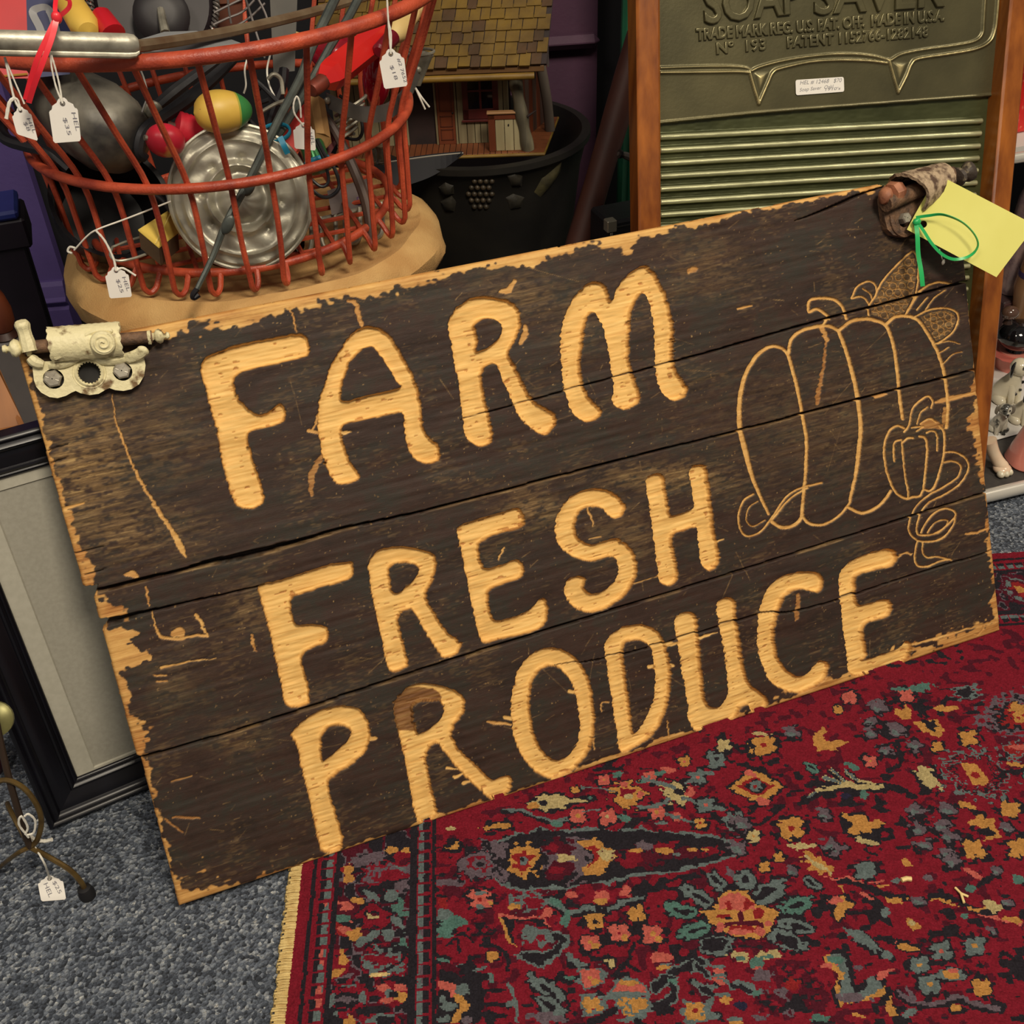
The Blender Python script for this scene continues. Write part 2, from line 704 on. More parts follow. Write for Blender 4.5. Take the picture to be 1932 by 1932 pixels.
LETTERS = [
    ('F of FARM','L1',[(105,760),(120,700),(180,660),(350,600),(550,560),(700,530),(770,530),(810,565),(820,640),(790,680),(700,700),(560,735),(430,762),(370,780),(330,815),(322,860),(330,910),(355,960),(390,1000),(430,1040),(480,1060),(540,1055),(600,1010),(635,990),(660,1020),(662,1080),(640,1115),(560,1140),(470,1160),(420,1190),(412,1240),(440,1330),(470,1440),(505,1540),(520,1620),(500,1665),(430,1690),(360,1675),(320,1630),(285,1540),(255,1420),(225,1270),(200,1130),(165,1020),(140,900),(115,840)],None),
    ('A of FARM','L1',[(960,1460),(925,1390),(900,1290),(885,1190),(875,1080),(890,960),(925,850),(975,720),(1030,630),(1090,540),(1150,495),(1210,475),(1280,490),(1340,530),(1400,610),(1460,710),(1510,810),(1540,900),(1565,1000),(1570,1100),(1585,1170),(1620,1220),(1670,1260),(1690,1320),(1680,1365),(1610,1390),(1540,1370),(1490,1320),(1465,1240),(1450,1140),(1440,1050),(1350,1065),(1200,1095),(1080,1120),(1040,1140),(1035,1200),(1060,1290),(1095,1380),(1150,1460),(1140,1490),(1080,1520),(1000,1520)],
     [(1030,950),(1035,890),(1060,800),(1090,720),(1150,650),(1210,615),(1250,620),(1300,680),(1350,760),(1400,840),(1430,880),(1300,915),(1150,950),(1050,975)]),
    ('R of FARM','L2',[(160,600),(175,530),(220,460),(290,410),(370,385),(470,390),(570,420),(625,470),(645,550),(630,630),(590,700),(560,750),(575,800),(620,880),(660,960),(700,1040),(760,1100),(830,1140),(875,1180),(870,1240),(820,1300),(760,1290),(690,1240),(630,1180),(600,1110),(560,1020),(520,930),(490,850),(455,830),(410,850),(385,890),(385,960),(400,1040),(425,1130),(445,1230),(455,1310),(440,1360),(370,1380),(310,1350),(275,1310),(260,1200),(245,1080),(230,960),(205,830),(185,720)],
     [(350,750),(355,680),(345,610),(335,575),(390,540),(440,530),(490,545),(515,590),(505,650),(460,700),(400,735)]),
    ('M of FARM','L2',[(905,700),(915,600),(945,500),(985,410),(1050,330),(1120,285),(1190,300),(1220,350),(1235,410),(1260,400),(1280,340),(1330,260),(1400,205),(1460,180),(1520,215),(1570,300),(1610,390),(1640,500),(1655,620),(1655,740),(1665,840),(1690,910),(1735,970),(1755,1010),(1730,1050),(1660,1075),(1610,1050),(1570,1000),(1545,920),(1535,820),(1530,700),(1525,580),(1505,470),(1480,390),(1450,365),(1415,400),(1380,480),(1365,590),(1360,700),(1365,800),(1385,890),(1415,980),(1435,1050),(1410,1100),(1330,1135),(1265,1110),(1250,1070),(1260,980),(1245,880),(1225,760),(1205,650),(1180,560),(1140,500),(1105,495),(1080,540),(1060,640),(1045,740),(1040,850),(1055,960),(1090,1050),(1150,1110),(1180,1150),(1160,1190),(1080,1220),(1010,1180),(960,1100),(930,980),(912,850)],None),
    ('F of FRESH','L3',[(120,850),(130,815),(200,800),(330,765),(450,725),(570,690),(680,680),(700,700),(690,770),(620,800),(500,835),(390,870),(320,905),(318,950),(330,1010),(350,1060),(420,1060),(490,1060),(535,1080),(550,1120),(535,1165),(460,1195),(410,1220),(385,1250),(395,1320),(420,1410),(435,1500),(420,1540),(350,1565),(295,1550),(275,1500),(255,1400),(225,1270),(195,1130),(165,1010),(140,920)],None),
    ('R of FRESH','L3',[(790,700),(810,650),(860,605),(940,585),(1040,590),(1140,610),(1195,640),(1205,710),(1185,780),(1150,850),(1145,900),(1180,970),(1230,1050),(1290,1120),(1350,1170),(1355,1200),(1310,1250),(1250,1260),(1205,1210),(1160,1140),(1110,1060),(1060,970),(1030,965),(985,980),(975,1020),(985,1100),(1010,1200),(1030,1280),(1020,1320),(950,1350),(905,1320),(890,1230),(865,1120),(840,1010),(820,910),(800,790)],
     [(915,720),(960,690),(1040,685),(1095,710),(1090,760),(1040,815),(980,860),(940,865),(925,800)]),
    ('E of FRESH','L3',[(1330,500),(1345,460),(1450,420),(1570,385),(1690,350),(1725,375),(1740,440),(1700,475),(1600,500),(1510,535),(1465,570),(1460,620),(1480,690),(1510,720),(1600,695),(1690,665),(1725,690),(1735,740),(1700,785),(1610,810),(1540,840),(1520,880),(1525,950),(1545,1020),(1580,1035),(1680,1010),(1770,970),(1820,915),(1860,900),(1885,960),(1870,1040),(1820,1090),(1720,1120),(1600,1150),(1500,1170),(1465,1130),(1440,1020),(1410,900),(1385,760),(1355,620)],None),
    ('S of FRESH','L4',[(1155,410),(1130,440),(1080,450),(1040,420),(1010,390),(950,375),(880,385),(840,440),(825,510),(840,570),(890,610),(950,625),(1030,600),(1110,585),(1180,630),(1220,690),(1240,780),(1220,870),(1170,950),(1100,1010),(1010,1060),(910,1075),(830,1045),(775,990),(755,920),(780,860),(840,830),(890,845),(895,880),(890,920),(930,950),(1000,940),(1070,890),(1110,830),(1115,770),(1090,715),(1040,705),(960,735),(880,730),(800,700),(740,650),(705,590),(695,500),(715,420),(760,350),(820,295),(900,260),(980,255),(1070,275),(1130,320),(1160,370)],None),
    ('H of FRESH','L4',[(1295,200),(1320,165),(1390,155),(1420,190),(1430,270),(1450,390),(1465,435),(1520,420),(1610,385),(1615,340),(1600,240),(1585,150),(1610,105),(1660,95),(1700,120),(1715,220),(1730,340),(1745,470),(1765,590),(1785,700),(1775,760),(1720,800),(1670,765),(1655,690),(1645,590),(1630,510),(1560,530),(1480,560),(1475,620),(1490,700),(1505,780),(1515,830),(1490,880),(1440,900),(1390,870),(1380,800),(1360,680),(1345,550),(1325,420),(1305,290)],None),
    ('P of PRODUCE','L5',[(110,530),(150,480),(230,410),(330,350),(450,320),(550,320),(620,350),(665,410),(685,480),(690,560),(660,640),(600,710),(520,770),(420,830),(385,870),(395,950),(425,1050),(460,1160),(485,1260),(490,1340),(470,1375),(400,1395),(335,1380),(310,1290),(280,1160),(255,1040),(225,920),(195,790),(165,660),(140,580)],
     [(330,540),(390,480),(460,460),(520,475),(550,510),(520,580),(450,640),(370,710),(345,725),(335,640)]),
    ('R of PRODUCE','L5',[(870,280),(920,220),(990,170),(1080,155),(1180,165),(1290,200),(1370,250),(1385,300),(1365,380),(1310,460),(1285,520),(1310,590),(1370,670),(1430,720),(1490,780),(1540,830),(1590,860),(1650,840),(1700,830),(1725,870),(1710,940),(1660,995),(1580,1005),(1520,960),(1440,890),(1360,810),(1290,730),(1240,670),(1190,600),(1150,600),(1110,640),(1100,720),(1120,820),(1145,930),(1170,1040),(1185,1110),(1150,1160),(1090,1185),(1035,1160),(1010,1070),(990,950),(965,820),(940,700),(910,570),(880,450),(865,350)],
     [(1005,320),(1060,290),(1140,285),(1200,285),(1225,340),(1210,410),(1160,460),(1080,510),(1040,525),(1025,470),(1005,400)]),
    ('O of PRODUCE','L6',[(120,870),(125,760),(145,650),(180,560),(240,490),(310,440),(400,430),(480,450),(550,500),(610,580),(650,680),(670,800),(680,920),(670,1030),(630,1130),(560,1220),(480,1280),(400,1300),(320,1280),(240,1210),(180,1120),(140,1010)],
     [(245,790),(255,690),(290,610),(350,560),(420,560),(480,600),(530,680),(560,780),(575,880),(580,970),(555,1070),(510,1140),(440,1180),(380,1160),(320,1100),(280,1020),(255,900)]),
    ('D of PRODUCE','L6',[(735,410),(780,350),(860,295),(950,275),(1040,290),(1110,340),(1145,410),(1170,510),(1185,610),(1175,740),(1150,850),(1105,950),(1040,1030),(950,1090),(880,1125),(840,1110),(825,1010),(805,880),(785,740),(765,600),(750,490)],
     [(865,430),(890,390),(960,380),(1020,400),(1055,460),(1070,560),(1080,660),(1065,780),(1030,870),(980,960),(935,1000),(920,900),(905,780),(885,640),(870,520)]),
    ('U of PRODUCE','L6',[(1205,250),(1240,205),(1300,195),(1350,220),(1360,300),(1370,420),(1385,540),(1395,650),(1405,740),(1430,810),(1480,830),(1530,800),(1560,720),(1555,620),(1540,500),(1520,370),(1500,250),(1485,150),(1520,105),(1570,100),(1610,130),(1615,220),(1635,340),(1655,460),(1670,560),(1685,640),(1720,690),(1780,730),(1830,780),(1820,830),(1760,865),(1710,850),(1690,810),(1650,830),(1620,890),(1550,940),(1450,970),(1350,985),(1310,930),(1290,880),(1295,800),(1275,680),(1250,560),(1230,420),(1215,320)],None),
    ('C of PRODUCE','L7',[(610,310),(610,380),(570,415),(520,405),(470,395),(400,410),(350,470),(310,560),(290,660),(295,770),(320,860),(370,930),(450,970),(510,945),(560,890),(600,865),(645,890),(635,960),(580,1020),(500,1065),(420,1080),(330,1050),(260,1000),(220,920),(185,820),(170,700),(180,590),(205,480),(240,390),(300,330),(380,295),(470,275),(560,280)],None),
    ('E of PRODUCE','L7',[(710,330),(725,270),(780,215),(870,170),(960,140),(1050,125),(1095,150),(1090,215),(1050,245),(960,265),(870,290),(830,320),(825,380),(830,470),(860,500),(930,480),(1010,460),(1055,475),(1060,540),(1030,575),(950,600),(890,620),(875,680),(890,760),(895,830),(880,860),(960,835),(1060,800),(1110,780),(1150,735),(1190,760),(1185,830),(1150,880),(1050,920),(940,950),(850,965),(790,955),(770,880),(755,760),(740,640),(725,500)],None),
]
# carved line drawing: (group, width in crop px, points)
DRAW = [
    ('pumpkin',[13,16,20,26,26,24,22,20,18,16,15,14],[(300,1545),(250,1440),(205,1330),(170,1200),(140,1080),(135,960),(150,830),(190,720),(250,640),(320,605),(380,620),(410,660)]),
    ('pumpkin',17,[(410,660),(440,760),(470,890),(490,1000),(510,1120),(510,1230),(505,1340),(495,1450),(485,1560)]),
    ('pumpkin', 17, [(410, 650), (425, 570), (480, 520), (560, 495), (630, 490), (690, 515)]),
    ('pumpkin',[18,18,20,22,22,22,18,16,12,11,12,14,14],[(690,515),(730,620),(770,760),(800,900),(815,1050),(805,1200),(790,1320),(765,1430),(750,1490),(690,1560),(610,1605),(530,1600),(490,1560)]),
    ('pumpkin',17,[(700,510),(760,465),(840,450),(900,460),(960,490),(1000,600),(1020,740),(1035,880),(1050,1010)]),
    ('pumpkin',16,[(960,480),(1010,440),(1080,435),(1140,460),(1190,530),(1240,620),(1280,740),(1300,850),(1305,960),(1300,1060)]),
    ('pumpkin', 18, [(320, 1590), (370, 1620), (430, 1615), (475, 1580), (490, 1550)]),
    ('pumpkin', 15, [(750, 1510), (820, 1540), (890, 1520), (950, 1470), (985, 1415)]),
    ('pumpkin',14,[(735,450),(710,380),(660,340),(580,335),(530,350),(525,410),(570,395),(620,425),(640,450)]),
    ('pumpkin', 11, [(600, 490), (630, 450)]),
    ('pumpkin',9,[(215,1435),(160,1470),(130,1560),(145,1640),(190,1670),(260,1640),(330,1550),(400,1450),(480,1400),(600,1370)]),
    ('pumpkin', 5, [(240, 1475), (190, 1510), (175, 1580), (210, 1615), (280, 1580)]),
    ('pumpkin', 8, [(320, 1580), (400, 1480), (470, 1425), (520, 1400)]),
    ('corn',8,[(860,430),(860,380),(900,320),(940,240),(1010,160),(1080,90),(1115,75),(1140,130),(1140,220),(1120,320),(1070,420)]),
    ('corn', 8, [(765, 335), (800, 270), (860, 240), (900, 260), (905, 310), (880, 350)]),
    ('corn', 8, [(765, 335), (820, 325), (850, 350), (865, 380)]),
    ('corn', 6, [(830, 280), (870, 310), (880, 340)]),
    ('corn', 9, [(1140, 300), (1200, 260), (1260, 245), (1320, 255)]),
    ('corn', 8, [(1075, 420), (1120, 340), (1150, 300)]),
    ('corn', 6, [(1130, 400), (1190, 330)]),
    ('corn', 5, [(1180, 400), (1230, 330), (1290, 290)]),
    ('corn',8,[(1120,440),(1200,400),(1290,390),(1350,410),(1365,460),(1330,530),(1280,570),(1240,590)]),
    ('corn', 4, [(1250, 590), (1310, 575), (1370, 590)]),
    ('corn', 5, [(1260, 640), (1310, 610)]),
    ('corn', 4, [(1280, 700), (1330, 650), (1385, 635)]),
    ('pepper',11,[(1060,1065),(1020,1050),(975,1080),(950,1160),(955,1270),(980,1360),(1020,1430),(1075,1460),(1110,1450),(1150,1445),(1170,1410),(1210,1415),(1240,1370),(1265,1290),(1285,1190),(1285,1090),(1260,1050)]),
    ('pepper', 9, [(1050, 1140), (1055, 1230), (1065, 1330), (1080, 1400), (1085, 1450)]),
    ('pepper', 9, [(1050, 1150), (1080, 1120), (1110, 1120)]),
    ('pepper', 11, [(1145, 1110), (1180, 1120), (1190, 1180), (1180, 1300), (1170, 1410)]),
    ('pepper', 9, [(1005, 1250), (1003, 1180), (1010, 1140), (1045, 1130)]),
    ('pepper', 9, [(1060, 1085), (1085, 1050), (1105, 960), (1150, 910), (1195, 885), (1220, 910), (1210, 950)]),
    ('pepper', 7, [(1130, 1040), (1150, 980), (1190, 945)]),
    ('pepper', 7, [(1100, 1060), (1170, 1055), (1130, 1080)]),
    ('pepper', 8, [(1185, 1090), (1215, 1080), (1245, 1100), (1245, 1190)]),
    ('pepper', 8, [(1150, 1040), (1200, 1010), (1240, 1030)]),
    ('pepper',8,[(1285,1200),(1350,1200),(1410,1240),(1420,1300),(1370,1380),(1280,1440),(1200,1480),(1150,1550),(1130,1640),(1160,1665),(1250,1650),(1310,1600),(1345,1560),(1340,1530),(1290,1515),(1230,1540),(1180,1600),(1155,1650)]),
    ('pepper',8,[(1285,1255),(1340,1250),(1380,1280),(1360,1340),(1280,1395),(1200,1440),(1130,1500),(1090,1590),(1090,1650),(1140,1695),(1220,1700),(1290,1670),(1340,1600),(1345,1560)]),
    ('pepper', 6, [(1190, 1650), (1240, 1590), (1300, 1580), (1290, 1620), (1230, 1655)]),
    ('pepper', 8, [(1135, 1700), (1120, 1770), (1130, 1830), (1190, 1840), (1260, 1810), (1320, 1800)]),
    ('pepper', 7, [(1165, 1705), (1165, 1760), (1190, 1790), (1250, 1785), (1325, 1805)]),
]
CORN1 = [(870,425),(872,385),(910,320),(950,245),(1015,170),(1080,100),(1108,90),(1128,130),(1128,220),(1108,320),(1060,415),(960,455)]
CORN2 = [(1150,440),(1210,412),(1290,402),(1340,420),(1352,460),(1320,525),(1275,560),(1238,575),(1200,520)]
# scratches and scrapes down to bare wood: crop, width(s) in crop px, points, age
SCRAPE = [
    ('LS', [6, 10, 18, 16, 26, 22, 30], [(905, 830), (930, 1010), (985, 1180), (1060, 1380), (1150, 1560), (1250, 1720), (1380, 1920)], .6),
    ('LM', [14, 22, 42, 60, 56, 10], [(800, 0), (890, 120), (1000, 270), (1050, 360), (1085, 420), (1112, 490)], .4),
    ('LM', [10, 14, 22, 30, 26, 26, 20], [(800, 970), (830, 1080), (850, 1160), (900, 1220), (1050, 1235), (1200, 1205), (1315, 1205)], .5),
    ('LM', [30, 30, 24], [(1205, 1020), (1262, 1090), (1305, 1205)], .4),
    ('LM', [60, 90, 40], [(1010, 1190), (1060, 1170), (1085, 1210)], .7),
    ('LM', [28, 18, 10, 4], [(885, 1500), (1000, 1475), (1200, 1432), (1390, 1412)], .2),
    ('LM', [14, 14], [(820, 1565), (940, 1567)], .7),
    ('LM', [12, 12], [(845, 1622), (940, 1620)], .7),
    ('LM', [16, 22, 14], [(755, 760), (768, 850), (780, 930)], .8),
    ('LM', [30, 60, 30], [(570, 650), (630, 640), (670, 670)], .7),
    ('LM', [20, 34, 16], [(1720, 1200), (1725, 1260), (1750, 1340)], .8),
    ('L7', [16, 14, 12, 18], [(1185, 758), (1400, 700), (1600, 640), (1740, 600)], .5),
    ('L7', [10, 10, 14], [(1095, 180), (1150, 150), (1185, 165)], .5),
    ('L7', [6, 10, 14], [(1600, 690), (1640, 680), (1670, 620)], .6),
    ('L6', [20, 24, 14, 10], [(710, 1178), (850, 1140), (950, 1120), (1140, 1075)], .5),
    ('L6', [10, 12, 8], [(690, 1215), (800, 1185), (1170, 1080)], .6),
    ('L6', [24, 20, 16], [(1140, 415), (1190, 405), (1240, 392)], .1),
    ('L6', [20, 14, 4], [(1370, 365), (1430, 345), (1490, 328)], .1),
    ('L6', [8, 8], [(1155, 915), (1165, 1060)], .7),
    ('L6', [8, 10], [(675, 900), (668, 1100)], .7),
    ('L6', [8, 8, 10], [(720, 850), (725, 795), (770, 795)], .7),
    ('L6', [30, 26], [(80, 890), (140, 905)], .2), ('L6', [10, 10], [(0, 925), (110, 940)], .6),
    ('L6',[22,22],[(505,720),(560,722)],.1),('L6',[26,22],[(1035,555),(1090,550)],.1),('L6',[22,22],[(1180,545),(1195,548)],.1),
    ('L1', [24, 40, 38, 20], [(905, 1340), (855, 1420), (830, 1500), (835, 1595)], .9),
    ('L1', [16, 26, 30, 26], [(1075, 310), (1120, 315), (1140, 380), (1165, 470)], .8),
    ('L1', [10, 12, 8], [(690, 360), (715, 430), (735, 510)], .8),
    ('L1',[8,14,20],[(840,1160),(860,1130),(880,1060)],.6),('L1',[26,20],[(820,1170),(880,1180)],.6),('L1',[16,22,4],[(1030,1185),(1065,1180),(1105,1172)],.3),
    ('L4', [14, 4], [(1765, 605), (1810, 590)], .2),
    ('L4', [6, 6], [(1210, 885), (1400, 825)], .4),
    ('L4',[16,12],[(350,650),(320,720)],.4),('L4',[10,14,6],[(910,385),(930,440),(950,500)],.5),('L4',[8,8],[(920,590),(1000,570)],.6),
    ('Q', [10, 14, 10], [(1400, 1655), (1470, 1650), (1540, 1620)], .7),
    ('Q', [12, 26, 22, 20, 22], [(1230, 920), (1290, 905), (1350, 890), (1400, 880), (1470, 862)], .8),
    ('Q', [30, 40, 20], [(1290, 960), (1290, 1010), (1300, 1060)], .85), ('Q', [30, 50, 30], [(1165, 1050), (1215, 1040), (1265, 1055)], .95),
    ('Q',[24,26,24],[(595,500),(615,540),(625,570)],.7),('Q',[14,14,20,26],[(620,580),(610,690),(590,800),(570,920)],1.0),
    ('Q', [20, 10], [(900, 885), (960, 875)], .8), ('Q', [12, 6], [(550, 965), (640, 940)], .8),
    ('L7', [24, 30, 14], [(445, 430), (430, 560), (425, 600)], .95),
    ('L5',[34,30,12],[(690,560),(715,555),(735,550)],.2),('L5',[26,20],[(1680,405),(1720,405)],.3),('L5',[12,26,10],[(1550,435),(1600,440),(1710,450)],.7),
    ('L5',[22,8],[(1250,770),(1330,780)],.2),('L5',[26,6],[(1310,840),(1400,800)],.2),('L5',[26,4],[(1370,880),(1440,860)],.2),
    ('L2',[30,34,30],[(520,350),(560,345),(600,285)],.6),('L2',[24,40,26],[(670,580),(675,630),(640,690)],.7),('L2',[30,30],[(1760,215),(1800,205)],.9),
    ('N',[3,5,3],[(325,1542),(350,1542),(377,1543)],.95),('N',[4,3],[(312,1545),(345,1570)],.95),('N',[3,3],[(325,1474),(362,1464)],.9),
    ('N',[4,6,3],[(100,965),(130,957),(160,949)],.5),('N',[3,8,3],[(1300,515),(1308,508),(1315,508)],.7),('N',[3,4],[(1390,583),(1415,577)],.6),
]
GROOVES = [  # (crop, half-width px list, points, depth)
    ('N',[3.6,3.4,3.5,3,4.5,6.5,4.5,2.4,2.0,1.8,1.7,1.6,1.7],[(150,1121),(185,1114),(260,1096),(340,1076),(400,1060),(480,1044),(560,1022),(660,994),(760,973),(857,950),(1100,886),(1350,823),(1850,695)],.013),
    ('N', [3.0, 1.7, 2.4, 2.4, 1.7, 1.7], [(240, 1436), (320, 1415), (500, 1362), (850, 1246), (1350, 1091), (1885, 922)], .013),
    ('N', [7.5, 6, 3.5, 1.8, 1.3, 1.0], [(180, 1181), (215, 1171), (270, 1156), (340, 1140), (430, 1120), (500, 1103)], .010),
    ('N', [.6, .8, .9, 1.4, 1.6, 2.0], [(870, 792), (968, 765), (1110, 725), (1350, 661), (1500, 618), (1835, 528)], .009),
    ('N',[.7,1.1,1.3,1.3,1.3,1.4,1.4,1.2,1.2],[(1050,1258),(1150,1240),(1260,1212),(1390,1172),(1435,1160),(1500,1153),(1590,1129),(1700,1092),(1885,1036)],.009),
    ('N', [.4, 1.2, 2.4, 1.6, 1], [(1500, 416), (1540, 402), (1590, 381), (1625, 366), (1668, 352)], .007),
    ('N', [.8, 1.2, .6], [(90, 850), (110, 843), (128, 838)], .003), ('N', [.8, 1.3, .6], [(95, 874), (112, 868), (128, 862)], .003),
    ('N', [.8, 1.0, .5], [(142, 1044), (165, 1038), (195, 1030)], .003), ('N', [.8, 1.0, .5], [(160, 1085), (185, 1078), (200, 1073)], .003),
]


def build_board():
    st = 0.00072
    nu, nv = int(B_W / st) + 14, int(B_H / st) + 14
    us = (np.arange(nu) - 7) * st
    vs = (np.arange(nv) - 7) * st
    Ug, Vg = np.meshgrid(us, vs)
    P = Ug[..., None] * BU + Vg[..., None] * BV
    PX, PY = project(P)
    sh = Ug.shape
    n1 = vnoise(sh, 4, 5, 1) - .5
    n2 = vnoise(sh, 3, 6, 2) - .5
    n3 = vnoise(sh, 10, 26, 3) - .5
    n4 = vnoise(sh, 2, 14, 4) - .5
    XW = PX + 2.6 * n2 + 3.2 * n4 + 9 * np.clip(vnoise(sh, 2.2, 18, 64) - .86, 0, 1) * np.sign(n3)*4
    YW = PY + 2.2 * n1
    bare = np.zeros(sh)
    age = np.full(sh, .85)
    scuff = np.zeros(sh)
    depth = np.zeros(sh)
    lid = np.zeros(sh, int)

    def win(pts, pad):
        xs = [p[0] for p in pts]
        ys = [p[1] for p in pts]
        # rows/cols whose pixel coordinates fall inside the window
        m = (PX > min(xs) - pad) & (PX < max(xs) + pad) & (PY > min(ys) - pad) & (PY < max(ys) + pad)
        r = np.where(m.any(1))[0]
        c = np.where(m.any(0))[0]
        if len(r) == 0 or len(c) == 0:
            return None
        return np.s_[r[0]:r[-1] + 1, c[0]:c[-1] + 1]
    # ---- letters
    for k, (lab, cr, out, hole) in enumerate(LETTERS):
        po = [tuple(p) for p in spline(T(cr, out) + [T(cr, out)[0]], 3)[:-1]]
        w_ = win(po, 8)
        sd = poly_sd(XW[w_], YW[w_], po)
        if hole:
            sd = np.minimum(sd, -poly_sd(XW[w_], YW[w_], [tuple(p) for p in spline(T(cr, hole) + [T(cr, hole)[0]], 3)[:-1]]))
        m = sstep(-.9, .9, sd)
        bare[w_] = np.maximum(bare[w_], m)
        age[w_] = np.where(sd > -1.5, np.clip(.75 - sd / 3.2, 0.0, .9), age[w_])  # letter rims toned darker: paint stain and rim shade, both in the colour
        dd = -.0055 * sstep(-1.2, 3.2, sd)
        depth[w_] = np.minimum(depth[w_], dd)
        lid[w_] = np.where(sd > 0, k + 1, lid[w_])
    # floor of the letters: chisel chatter running across the strokes
    inl = lid > 0
    depth += np.where(inl, .0006 * (vnoise(sh, 5, 40, 8) - .5) + .0007 * (vnoise(sh, 2.0, 14, 9) - .5) + .0016 * (vnoise(sh, 20, 24, 10) - .5), 0)
    cuts = (vnoise(sh, 1.8, 9, 21) > .86) & (vnoise(sh, 20, 20, 22) > .45) & inl
    depth -= np.where(cuts, .0010, 0)
    age = np.where(cuts, np.maximum(age, .85), age)
    # brown resin stain in the bowl of the second R
    stn = poly_sd(XW,YW,T('L5',[(868,275),(960,205),(1060,190),(1160,205),(1215,250),(1228,330),(1215,300),(1140,282),(1050,290),(1003,320),(1010,420),(1035,512),(895,512),(868,400)]))
    stain = sstep(-1, 2, stn) * inl
    # ---- line drawing
    did = np.zeros(sh, int)
    names = ['pumpkin', 'corn', 'pepper']
    for g, wd, pts in DRAW:
        pp = T('Q', pts)
        wds = np.full(len(pp), float(wd)) if np.isscalar(wd) else arr(wd)
        q = spline([(p[0], p[1], w2 / 2.9725) for p, w2 in zip(pp, wds)], 4)
        w_ = win(q, 10)
        sd = -seg_dist(PX[w_] + 1.2 * n2[w_], PY[w_] + 1.0 * n1[w_], [(a[0], a[1]) for a in q], [a[2] for a in q])
        m = sstep(-1.1, .5, sd)
        bare[w_] = np.maximum(bare[w_], m * .95)
        age[w_] = np.where(m > .2, .35, age[w_])
        depth[w_] = np.minimum(depth[w_], -.0016 * m)
        did[w_] = np.where((sd > -.4) & (lid[w_] == 0), names.index(g) + 1, did[w_])
    # corn kernels: rings in staggered rows
    for poly, ang, s0 in ((CORN1, math.radians(-58), 50), (CORN2, math.radians(-35), 46)):
        pc = T('Q', poly)
        w_ = win(pc, 4)
        ins = poly_sd(PX[w_], PY[w_], pc)
        s = s0 / 2.9725
        a = (PX[w_] * math.cos(ang) + PY[w_] * math.sin(ang)) / s
        b_ = (-PX[w_] * math.sin(ang) + PY[w_] * math.cos(ang)) / (s * .8)
        row = np.floor(b_)
        aa = a + .5 * (row % 2)
        cell_a = np.floor(aa)
        jit = np.sin(row * 12.9 + cell_a * 78.2) * .12
        r = np.hypot((aa - cell_a - .5 + jit) * s, (b_ - row - .5) * s * .8)
        ring = sstep(1.35, .3, np.abs(r - .40 * s)) * (ins > 1)
        bare[w_] = np.maximum(bare[w_], ring * .72)
        age[w_] = np.where(ring > .2, .6, age[w_])
        depth[w_] = np.minimum(depth[w_], -.001 * ring)
        scuff[w_] = np.maximum(scuff[w_], .55 * (ins > 0))
        did[w_] = np.where((ring > .4) & (lid[w_] == 0), 2, did[w_])
    # ---- scrapes
    for cr, wd, pts, ag in SCRAPE:
        s = CROPS[cr][2]
        q = spline([(p[0], p[1], w2 / s) for p, w2 in zip(T(cr, pts), wd)], 4)
        w_ = win(q, 14)
        if w_ is None:
            continue
        sd = -seg_dist(XW[w_] + 1.5 * n3[w_], YW[w_], [(a[0], a[1]) for a in q], [a[2] for a in q])
        m = sstep(-.8, .8, sd) * (.75 if ag > .8 else .95)
        new = m > bare[w_]
        bare[w_] = np.where(new, m, bare[w_])
        age[w_] = np.where(new & (m > .1), ag, age[w_])
        depth[w_] = np.where(new, np.minimum(depth[w_], -.0007 * m), depth[w_])
    # ---- worn edges
    rag = 1 + 1.5 * (vnoise(sh, 14, 22, 11) - .5) + 1.1 * (vnoise(sh, 4, 6, 12) - .5) + .6 * n1

    fray = .6 * vnoise(sh, 1.7, 11, 61) + .4 * vnoise(sh, 1.3, 3, 62)

    def edge(dist, thick, ag):
        nonlocal bare, age
        fr = np.clip(thick * .22, .6, 5)
        x = thick * rag - dist
        m = sstep(-.7, .9, x / fr * 1.1 + 2.6 * (fray - .5))
        m = np.maximum(m, .85 * sstep(.3, .9, x / fr))
        new = m > bare
        age = np.where(new & (m > .1), np.clip(ag + .7 * (tone - .5) + .35 * (fray - .5) + .25 * (dist < 3), 0, 1), age)
        bare = np.where(new, m, bare)
    tone = vnoise(sh, 16, 30, 63)
    topd = (PY - (663 - .19426 * (PX - 30))) / 1.02
    thick = np.interp(PX, [30, 100, 290, 350, 420, 480, 560, 650, 700, 760, 900, 1000, 1100, 1185, 1240, 1300, 1400, 1500, 1640, 1700, 1800], [3, 8, 24, 28, 30, 25, 17, 20, 24, 17, 15, 19, 14, 24, 16, 11, 7, 6, 10, 4, 0])
    edge(topd, thick, .55)
    leftd = PX - np.interp(PY, [660, 788, 970, 1111, 1130, 1189, 1425, 1434, 1712], [30, 68, 117, 158, 176, 192, 256, 266, 337])
    thick = np.interp(PY, [660, 760, 800, 900, 960, 1000, 1060, 1110, 1135, 1160, 1180, 1200, 1250, 1270, 1320, 1400, 1425, 1440, 1520, 1600, 1650, 1690, 1712], [12, 13, 10, 9, 16, 26, 18, 26, 34, 44, 20, 62, 56, 22, 26, 28, 16, 14, 10, 9, 12, 30, 40])
    edge(leftd, thick, .75)
    botd = ((1712 - .3355 * (PX - 338)) - PY) / 1.055
    thick = np.interp(PX, [338, 380, 450, 480, 500, 520, 560, 700, 900, 1000, 1100, 1300, 1400, 1600, 1640, 1750, 1888], [30, 34, 12, 6, 13, 13, 6, 6, 9, 7, 10, 9, 13, 16, 26, 24, 26])
    edge(botd, thick, .75)
    rgtd = (1806 + .0961 * (PY - 318)) - PX
